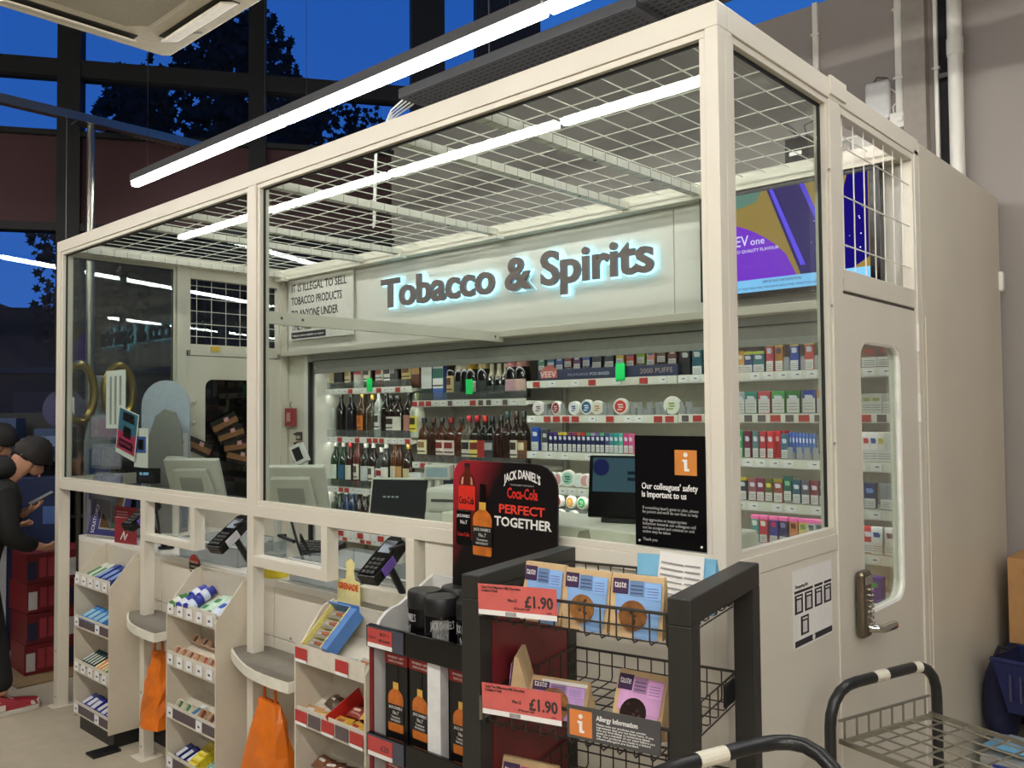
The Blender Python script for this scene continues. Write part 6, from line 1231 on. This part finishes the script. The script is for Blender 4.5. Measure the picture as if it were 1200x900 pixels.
# blue bag with receipts at the back of the top basket
base = Matrix.Translation(RO) @ Matrix.Rotation(RA, 4, 'Z')
t = thing('blue_paper_bag', 'pale blue paper bag with till receipts clipped on it', 'paper bag', tuple(base @ Vector((.365, .29, 1.167))), RA, rot=(R(-6), 0, RA))
MB().prism([(-.085, 0), (.085, 0), (.088, .085), (.083, .115), (-.083, .115), (-.088, .085)], 'y', -.012, .012).build('bag', mat((126, 186, 216), .6, var=.05), t); MB().box(-.089, .089, -.016, -.012, .07, .116).build('folded_top', mat((120, 180, 212), .6, var=.05), t)
for k, (x0, x1, a) in enumerate(((-.045, .02, 5), (.015, .062, 2))):
    r_ = MB().box(x0, x1, -.02 - .002 * k, -.0185 - .002 * k, .01, .122, Matrix.Rotation(R(a), 4, 'Y')).build('receipt', PAPER, t)
    for q in range(7): MB().box(x0 + .006, x1 - .008, -.0225 - .002 * k, -.0215 - .002 * k + .0012, .02 + q * .013, .023 + q * .013, Matrix.Rotation(R(a), 4, 'Y')).build('print_line', GP, r_)

# ================================================================== TROLLEYS
TK = mat((34, 34, 34), .35, var=.2); TZN = mat((160, 156, 144), .35, metal=.85); TAPE = mat((214, 208, 190), .6)
tr1 = thing('stock_trolley', 'black and galvanised stock trolley with wire deck beside the staff door', 'trolley', (.10, .39, 0), R(-17))
LT, WT, DZ = .95, .375, .75
MB().tube([(0, -.035, .12), (0, -.035, .79), (0, -.031, .82), (0, -.018, .85), (0, .005, .873), (0, .035, .885), (0, .07, .888), (0, .30, .888), (0, .335, .885), (0, .37, .872), (0, .395, .848), (0, .407, .818), (0, .41, .78), (0, .41, .12)], .0145, n=12).build('handle_loop', TK, tr1, smooth=True)
MB().tube([(0, .14, .888), (0, .19, .888)], .0152, n=12).build('worn_patch', TAPE, tr1); MB().tube([(0, .305, .888), (0, .335, .885)], .0152, n=12).build('worn_patch', TAPE, tr1)
MB().tube([(LT, -.035, .12), (LT, -.035, .80), (LT, .03, .885), (LT, .34, .885), (LT, .41, .80), (LT, .41, .12)], .0145, n=12).build('handle_loop', TK, tr1, smooth=True)
for y in (0, WT): MB().box(.0, LT, y - .004, y + .004, DZ - .006, DZ + .006).build('deck_rail', TZN, tr1)
for x in (.012, LT - .012): MB().box(x - .004, x + .004, 0, WT, DZ - .006, DZ + .006).build('deck_rail', TZN, tr1)
for i in range(6): MB().cyl((.01, .045 + i * .057, DZ + .003), (LT - .01, .045 + i * .057, DZ + .003), .0026, n=6).build('deck_wire', TZN, tr1)
for i in range(16): MB().cyl((.055 + i * .056, .0, DZ - .002), (.055 + i * .056, WT, DZ - .002), .0026, n=6).build('deck_wire', TZN, tr1)
MB().cyl((0.0, 0, DZ + .05), (0.0, WT, DZ + .05), .004, n=6).build('fence_wire', TZN, tr1)
for i in range(8): MB().cyl((0.0, .02 + i * .048, DZ), (0.0, .02 + i * .048, DZ + .05), .003, n=6).build('fence_wire', TZN, tr1)
MB().tube([(0, -.03, .12), (LT, -.03, .12), (LT, WT + .03, .12), (0, WT + .03, .12)], .0145, n=8, closed=True).build('base_frame', TK, tr1)
for x in (.06, LT - .06):
    for y in (0, WT): MB().cyl((x, y - .014, .05), (x, y + .014, .05), .05, n=16).build('wheel', BLACK, tr1)
tr2 = thing('roll_cage', 'dark trolley with a curved tube handle in the near foreground', 'trolley', (0, 0, 0))
MB().tube([(.12, -.72, .06), (.12, -.72, .86), (.135, -.69, .94), (.16, -.64, .985), (.20, -.54, 1.0), (.245, -.405, 1.0), (.258, -.37, 1.0), (.275, -.34, 1.0), (.295, -.322, 1.0), (.32, -.316, .999), (.35, -.322, .993), (.38, -.336, .98), (.405, -.352, .955), (.42, -.365, .92), (.43, -.375, .06)], .0135, n=14).build('handle_tube', TK, tr2, smooth=True)
MB().tube([(.2125, -.5033, 1.0), (.2325, -.4433, 1.0)], .0143, n=14).build('tape_wrap', TAPE, tr2); MB().box(.385, .40, -.36, -.345, .955, .966).build('yellow_tag', mat((226, 200, 60), .5), tr2)
MB().tube([(.12, -.72, .12), (.43, -.375, .12), (.80, -.72, .12), (.49, -1.06, .12)], .0135, n=8, closed=True).build('base_frame', TK, tr2, smooth=True)
for p_ in ((.12, -.72), (.43, -.375), (.80, -.72), (.49, -1.06)): MB().cyl((p_[0] - .01, p_[1] - .01, .05), (p_[0] + .01, p_[1] + .01, .05), .05, n=14).build('wheel', BLACK, tr2)
# ================================================================== GOODS AT THE RIGHT WALL
t = thing('cardboard_box', 'tall brown cardboard box against the wall right of the cabinet', 'box', (.06, 2.32, .60)); MB().box(0, .40, 0, .28, 0, .36).build('carton', mat((176, 132, 84), .75, var=.06), t, bevel=.003); MB().box(.18, .22, -.001, 0, 0, .36).build('tape', mat((190, 150, 100), .4), t); MB().box(.06, .10, -.002, 0, .29, .32).build('red_label', mat((190, 90, 80), .5), t)
t = thing('support_crate', 'dark stacked crate carrying the cardboard box', 'crate', (.05, 2.33, .262)); MB().box(0, .42, 0, .27, 0, .337).build('body', mat((22, 24, 54), .5), t); 
for k in range(4): MB().box(.02, .40, -.006, 0, .04 + k * .075, .055 + k * .075).build('rib', mat((40, 44, 90), .5), t)
t = thing('basket', 'navy plastic shopping basket at the right edge', 'basket', (.09, 1.90, .43), R(-8))
BN = mat((26, 34, 84), .35)
def bring(z0, z1, g0, g1): 
    q = [(-.0, 0), (.42, 0), (.42, .26), (0, .26)]; c = (.21, .13); v = []
    for z, g in ((z0, g0), (z1, g1)): v += [(c[0] + (x - c[0]) * g, c[1] + (y - c[1]) * g, z) for x, y in q]
    return v, [(i, (i + 1) % 4, 4 + (i + 1) % 4, 4 + i) for i in range(4)]
v, f = bring(0, .20, .78, 1.0); MB().add(v, f + [(3, 2, 1, 0)]).build('shell', BN, t)
v, f = bring(.004, .20, .76, .975); MB().add(v, f + [(3, 2, 1, 0)]).build('liner', mat((16, 20, 56), .4), t)
MB().tube([(0, 0, .2), (.42, 0, .2), (.42, .26, .2), (0, .26, .2)], .009, n=8, closed=True).build('rim', BN, t, smooth=True)
for k in range(9): MB().box(.06 + k * .036, .068 + k * .036, .004, .02, .05, .15).build('slot', mat((60, 60, 90), .5), t)
t = thing('supply_bag', 'dark navy cloth bag slumped beside the cabinet', 'bag', (.075, 2.12, .262)); MB().ball((0, 0, .15), .07, .11, .19, 14, 10).build('bag_body', mat((24, 26, 60), .8, var=.2), t, smooth=True); MB().tube([(-.02, -.03, .32), (0, -.03, .37), (.03, 0, .36), (.03, .03, .31)], .008).build('strap', mat((20, 22, 40), .7), t)
t = thing('blue_pack', 'pale blue shrink wrapped pack lying on the water bottles', 'pack', (.05, 1.90, .262), R(-10)); MB().pillow(.22, .16, .06, M=Matrix.Translation((.11, .08, .03)) @ Matrix.Rotation(R(-90), 4, 'X')).build('wrap', mat((110, 166, 206), .3, var=.1), t, smooth=True); MB().box(.06, .16, .05, .11, .058, .0605).build('label', mat((190, 210, 226), .4), t)
t = thing('water_multipack', 'shrink wrapped multipack of water lettered evian on the floor', 'multipack', (.04, 1.88, 0)); MB().box(0, .36, 0, .26, 0, .26).build('film', glassmat((236, 240, 244), 1.4, 'shrink_film', .1, .35), t, bevel=.02)
for i in range(4):
    for j in range(3): MB().lathe([(.03, 0), (.036, .01), (.036, .16), (.03, .19), (.013, .22), (.013, .25)], n=12).build('bottle', mat((176, 196, 206), .15, alpha=.6), t, loc=(.05 + i * .087, .05 + j * .08, .004))
text('evian', .085, mat((200, 60, 90), .4), t, (.05, -.0015, .12), width=.16, bold=.001); MB().box(.05, .20, -.0015, -.0005, .20, .235).build('print_mark', mat((40, 60, 140), .4), t)
t = thing('wooden_crate', 'brown wooden box beside the water multipack', 'crate', (.30, 2.2, 0)); MB().box(0, .35, 0, .1, 0, .18).build('body', mat((120, 80, 50), .7), t)
for k in range(3): MB().box(0, .35, -.008, 0, .01 + k * .058, .06 + k * .058).build('slat', mat((140, 96, 60), .7), t)
# ================================================================== GOODS AND FITTINGS AT THE LEFT
DG = mat((34, 35, 40), .7); DG2 = mat((50, 52, 58), .6)
B56 = Matrix.Translation(W0) @ Matrix.Rotation(WR, 4, 'Z')
gd = thing('window_gondola', 'dark low shelving unit standing along the window behind the pole', 'shelving', tuple(B56 @ Vector((-2.6, -.42, 0))), WR)
MB().box(0, 3.1, .32, .36, 0, 1.62).build('back_panel', DG, gd)
for z in (.1, .5, .9, 1.3): MB().box(0, 3.1, 0, .32, z - .02, z).build('shelf', DG2, gd)
for x in (0, 1.02, 2.05, 3.08): MB().box(x, x + .02, 0, .32, 0, 1.62).build('upright', DG, gd)
rn = random.Random(11); gc = ((40, 60, 96), (90, 40, 44), (60, 64, 70), (30, 70, 90), (80, 70, 50), (44, 44, 60))
names_ = ('navy', 'maroon', 'grey', 'teal', 'olive', 'violet-grey')
for si, z in enumerate((.1, .5, .9, 1.3)):
    for k in range(9):
        ci = rn.randrange(6); x = .18 + k * .335; hh = rn.uniform(.18, .30)
        t = thing('shelf_carton', lab16('%s carton' % names_[ci], ORD[k], 'on', 'the %s shelf along the window' % ('lowest', 'second', 'third', 'top')[si]), 'carton', tuple(B56 @ Vector((-2.6 + x, -.30, z + .001))), WR, 'cartons along the window')
        MB().box(-.11, .11, -.06, .14, 0, hh).build('carton', mat(gc[ci], .5), t); MB().box(-.07, .07, -.062, -.06, hh * .4, hh * .75).build('label', mat(tuple(min(255, c + 50) for c in gc[ci]), .5), t)
t = thing('recycling_unit', 'dark blue panelled bin with white side behind the people', 'bin', (-5.47, .17, 0), R(56))
MB().box(0, .36, 0, .18, 0, 1.18).build('body', mat((16, 34, 76), .5), t, bevel=.006); MB().box(-.05, -.001, 0, .18, 0, 1.22).build('side_panel', mat((214, 216, 222), .5), t); MB().box(.22, .34, -.002, 0, .86, .98).build('label', mat((70, 100, 160), .5), t)
cols_ = [(112, 22, 30), (100, 18, 26)]
for r_ in range(4):
    for c_ in range(2):
        t = thing('red_carton', 'red drinks carton, %s row %s column of the stack by the left post' % (('bottom', 'second', 'third', 'top')[r_], ('left', 'right')[c_]), 'carton', (-4.93 + .012 * (r_ % 2), .07 + c_ * .232, .012 + r_ * .186), R(-3 + 2 * (r_ % 3)), 'red carton stack')
        MB().box(-.15, .15, 0, .225, 0, .182).build('carton', mat(cols_[(r_ + c_) % 2], .5, var=.08), t, bevel=.003)
        for k in range(3): MB().box(.15, .1512, .075 + k * .05, .115 + k * .05, .03, .15).build('print_panel', mat((150, 50, 58), .5), t)
        MB().box(.15, .1515, .01, .06, .02, .13).build('barcode_label', mat((30, 34, 60), .5) if (r_ + c_) % 2 else mat((196, 190, 190), .5), t)
tag(MB().box(-5.22, -4.58, -.04, .52, 0, .010).build('cardboard_sheet', mat((140, 116, 84), .8)), 'flat cardboard sheet under the red carton stack', 'cardboard')
t = thing('promo_disc', 'round navy promotional hanging sign left of the kiosk post', 'sign', (-5.0, .36, 1.52), R(60)); MB().cyl((0, 0, .12), (0, .01, .12), .13, n=24).build('disc', mat((40, 40, 80), .5), t); MB().box(-.05, .06, -.002, 0, .02, .2).build('white_panel', PAPER, t); MB().box(-.035, -.005, -.003, -.002, .04, .18).build('print_mark', mat((150, 40, 60), .5), t); MB().cyl((0, .005, .25), (0, .005, 2.12), .002, n=5).build('wire', WIRE, t)

# ================================================================== PEOPLE
def skin_mesh(name, pts, edges, radii, m, parent, sub=2, root=0):
    me = bpy.data.meshes.new(name); me.from_pydata(pts, edges, []); me.materials.append(m)
    o = bpy.data.objects.new(name, me); col.objects.link(o); o.parent = parent
    sm_ = o.modifiers.new('skin', 'SKIN'); sm_.use_smooth_shade = True
    for i, r_ in enumerate(radii):
        sv = me.skin_vertices[0].data[i]; sv.radius = r_ if isinstance(r_, tuple) else (r_, r_); sv.use_root = (i == root)
    ss = o.modifiers.new('sub', 'SUBSURF'); ss.levels = sub; ss.render_levels = sub
    return o
SKIN = mat((180, 132, 106), .5, var=.05); HAIR = mat((24, 19, 17), .7, var=.2); JKT = mat((6, 6, 7), .75, var=.15); TRS = mat((8, 8, 10), .8)
def person(label, root, ph, jacket, hands=True, shoe=((206, 198, 188), (146, 34, 44))):
    """root: ground point, local +y is the way the person faces, +x their right"""
    t = thing('person', label, 'person', root, ph[0]); g = ph[1]
    pel, chest, neck, head = [Vector(q) for q in (g['pel'], g['chest'], g['neck'], g['head'])]
    fd = Vector(g['face']).normalized(); up = (head - neck).normalized(); up = (up - fd * up.dot(fd)).normalized(); sd = fd.cross(up)
    P_ = [pel, chest, neck, head - up * .02, head + up * .055 - fd * .015, head + fd * .048 - up * .012, head + fd * .05 - up * .068, head + fd * .098 - up * .018, head + sd * .078 - fd * .01, head - sd * .078 - fd * .01, head - fd * .045 + up * .02]
    E_ = [(0, 1), (1, 2), (2, 3), (3, 4), (3, 5), (5, 6), (5, 7), (3, 8), (3, 9), (3, 10)]
    Rr = [.055, .055, .048, .074, .066, .054, .034, .010, .014, .014, .068]
    base = len(P_)
    for s, arm in (('R', g['armR']), ('L', g['armL'])):
        sh, el, ha = [Vector(q) for q in arm]
        P_ += [sh, el, ha]; n = len(P_); E_ += [(1, n - 3), (n - 3, n - 2), (n - 2, n - 1)]; Rr += [.045, .036, .024]
        d = (ha - el).normalized(); cur = Vector(g.get('palm', (0, .2, 1))).normalized(); side = d.cross(cur).normalized()
        palm = ha + d * .05; P_.append(palm); pi = len(P_) - 1; E_.append((n - 1, pi)); Rr.append((.03, .018))
        for k in range(4):
            b0 = palm + side * (-.027 + .018 * k) + d * .018; ln = (.021, .025, .023, .018)[k]
            b1 = b0 + d * ln; b2 = b1 + (d * .6 + cur * .8).normalized() * ln * .8; b3 = b2 + (cur - d * .2).normalized() * ln * .6
            i0 = len(P_); P_ += [b0, b1, b2, b3]; E_ += [(pi, i0), (i0, i0 + 1), (i0 + 1, i0 + 2), (i0 + 2, i0 + 3)]; Rr += [.0095, .009, .0085, .007]
        th0 = ha + d * .02 + side * .028; th1 = th0 + (side * .7 + d * .7 + cur * .4).normalized() * .032; th2 = th1 + (d * .8 + cur * .6).normalized() * .026
        i0 = len(P_); P_ += [th0, th1, th2]; E_ += [(n - 1, i0), (i0, i0 + 1), (i0 + 1, i0 + 2)]; Rr += [.011, .010, .008]
    for leg in (g['legR'], g['legL']):
        hp_, kn, an_ = [Vector(q) for q in leg]; P_ += [hp_, kn, an_]; n = len(P_); E_ += [(0, n - 3), (n - 3, n - 2), (n - 2, n - 1)]; Rr += [.045, .04, .032]
    skin_mesh('body', [tuple(p) for p in P_], E_, Rr, SKIN, t, 2, 0)
    # hair: cap over the skull, longer at the back, with a fringe
    rot = Matrix((sd, fd, up)).transposed().to_4x4()
    mb = MB(); v = []; f = []; n, m = 20, 12
    for j_ in range(m + 1):
        phi = R(118) * j_ / m
        for i_ in range(n):
            a = 2 * math.pi * i_ / n; fr = max(0, math.sin(a)); lim = 1 - .30 * fr ** 2
            pp = phi * lim; rr = .100 + .004 * math.sin(7 * a + 3 * j_) + .003 * math.sin(13 * a)
            v.append((rr * .86 * math.sin(pp) * math.cos(a), rr * 1.08 * math.sin(pp) * math.sin(a) - .008, rr * 1.1 * math.cos(pp) + .022))
    for j_ in range(m):
        for i_ in range(n): f.append((j_ * n + i_, (j_ + 1) * n + i_, (j_ + 1) * n + (i_ + 1) % n, j_ * n + (i_ + 1) % n))
    mb.add(v, f, Matrix.Translation(head) @ rot); hr = mb.build('hair', HAIR, t, smooth=True); sdm = hr.modifiers.new('thick', 'SOLIDIFY'); sdm.thickness = .012; sdm.offset = -1
    for s in (-1, 1):
        e_ = MB().ball(head + fd * .098 + sd * .032 * s + up * .012, .011, .008, .007, 8, 6).build('eye', mat((28, 22, 20), .2), t, smooth=True)
        MB().tube([head + fd * .104 + sd * .018 * s + up * .03, head + fd * .102 + sd * .034 * s + up * .034, head + fd * .09 + sd * .05 * s + up * .028], .0045, n=6).build('eyebrow', HAIR, t)
    MB().tube([head + fd * .092 - up * .052 + sd * .024, head + fd * .102 - up * .05, head + fd * .092 - up * .052 - sd * .024], .006, n=6).build('lips', mat((170, 100, 90), .5), t, smooth=True)
    # jacket and trousers
    J = [pel + Vector((0, 0, -.17)), pel + Vector((0, 0, -.02)), pel + (chest - pel) * .5, chest, neck - (neck - chest).normalized() * .02]; JE = [(0, 1), (1, 2), (2, 3), (3, 4)]; JR = [(.165, .15), (.17, .15), (.17, .145), (.175, .145), (.085, .085)]
    for arm in (g['armR'], g['armL']):
        sh, el, ha = [Vector(q) for q in arm]; J += [sh, el, ha - (ha - el).normalized() * .015]; n = len(J); JE += [(3, n - 3), (n - 3, n - 2), (n - 2, n - 1)]; JR += [.075, .062, .046]
    skin_mesh('jacket', [tuple(p) for p in J], JE, JR, jacket, t, 2, 0)
    MB().ball(neck - fd * .07 - up * .01, .10, .075, .07, 14, 8).build('hood', jacket, t, smooth=True)
    Tt = [pel + Vector((0, 0, .08)), pel - Vector((0, 0, .05))]; TE = [(0, 1)]; TR = [(.13, .11), (.13, .115)]
    for leg in (g['legR'], g['legL']):
        hp_, kn, an_ = [Vector(q) for q in leg]; Tt += [hp_, kn, an_ + Vector((0, 0, .02))]; n = len(Tt); TE += [(1, n - 3), (n - 3, n - 2), (n - 2, n - 1)]; TR += [.095, .078, .062]
    skin_mesh('trousers', [tuple(p) for p in Tt], TE, TR, TRS, t, 2, 0)
    for leg, yaw in ((g['legR'], 0), (g['legL'], R(8))):
        an_ = Vector(leg[2]); M = Matrix.Translation((an_.x, an_.y, 0)) @ Matrix.Rotation(yaw, 4, 'Z')
        out = [(-.04, -.08), (.04, -.08), (.046, 0), (.052, .10), (.042, .165), (.0, .19), (-.042, .165), (-.05, .10), (-.044, 0)]
        so_ = MB().prism(out, 'z', 0, .028, M).build('shoe_sole', mat((206, 200, 190), .6), t, bevel=.004)
        v = []; nn = len(out)
        for q, (zz, s_, yb) in enumerate(((.028, .98, 0), (.055, .94, -.002), (.08, .72, -.02), (.10, .52, -.035))):
            v += [tuple(M @ Vector((x * s_, yb + (y if zz < .06 else min(y, .10 - (zz - .06) * 1.6)) * s_, zz))) for x, y in out]
        ff = [(k * nn + i, k * nn + (i + 1) % nn, (k + 1) * nn + (i + 1) % nn, (k + 1) * nn + i) for k in range(3) for i in range(nn)] + [tuple(range(3 * nn, 4 * nn))]
        up_ = MB().add(v, ff).build('shoe', mat(shoe[1], .5), t, smooth=True)
        MB().prism([(.035, -.07), (.05, -.0), (.045, .0)], 'z', .03, .06, M).build('shoe_panel', mat(shoe[0], .5), up_)
        for s in (-1, 1):
            MB().add([tuple(M @ Vector(q)) for q in ((s * .046, .02, .032), (s * .053, .10, .032), (s * .046, .15, .032), (s * .044, .14, .052), (s * .044, .06, .062), (s * .030, .05, .075))], [(0, 1, 2, 3, 4, 5)]).build('shoe_panel', mat(shoe[0], .5), up_)
            MB().add([tuple(M @ Vector(q)) for q in ((s * .046, -.075, .032), (s * .047, -.01, .032), (s * .035, -.02, .075), (s * .03, -.06, .085))], [(0, 1, 2, 3)]).build('shoe_panel', mat(shoe[0], .5), up_)
        MB().prism([(-.042, .12), (.042, .12), (.036, .168), (0, .184), (-.036, .168)], 'z', .028, .052, M).build('toe_cap', mat(shoe[0], .5), up_)
        for k in range(3): MB().tube([tuple(M @ Vector((-.022, .035 + k * .022, .079 - k * .008))), tuple(M @ Vector((.022, .045 + k * .022, .077 - k * .008)))], .003, n=5).build('lace', mat(shoe[0], .6), up_)
    return t
g1 = dict(pel=(0, -.10, .84), chest=(.01, .0, 1.12), neck=(.02, .11, 1.27), head=(.03, .195, 1.355), face=(.12, .75, -.62), armR=((.15, .03, 1.16), (.17, .04, .93), (.09, .22, .86)), armL=((-.13, .03, 1.16), (-.10, .04, .96), (.0, .18, 1.055)), legR=((.09, -.08, .76), (.13, -.03, .44), (.20, .01, .09)), legL=((-.09, -.1, .76), (-.10, -.04, .44), (-.10, -.06, .09)), palm=(.0, -.45, .9))
p1 = person('person in black hooded jacket looking down at a phone beside the left post', (-4.37, -.25, 0), (0, g1), JKT)
ph_ = thing('mobile_phone', 'slim dark phone held in the nearer person\'s hand', 'phone', (-4.345, -.045, 1.098), 0, rot=(R(28), R(4), R(-8))); MB().box(-.036, .036, -.02, .125, 0, .008).build('case', BLACKG, ph_, bevel=.003); MB().box(-.032, .032, -.014, .119, .008, .0085).build('screen', mat((150, 150, 160), .1), ph_)
g2 = dict(pel=(0, -.08, .86), chest=(0, .0, 1.16), neck=(0, .06, 1.33), head=(.0, .17, 1.425), face=(.1, .85, -.45), armR=((.15, .03, 1.2), (.18, .05, .95), (.12, .25, .90)), armL=((-.14, .03, 1.2), (-.18, .05, .95), (-.1, .25, .95)), legR=((.09, -.06, .78), (.1, .0, .45), (.10, .14, .09)), legL=((-.09, -.08, .78), (-.09, -.02, .45), (-.10, -.06, .09)), palm=(0, -.2, 1))
person('second person in dark jacket standing behind the phone user', (-5.33, -.10, 0), (R(-5), g2), mat((18, 20, 26), .8), shoe=((190, 184, 176), (206, 200, 190)))
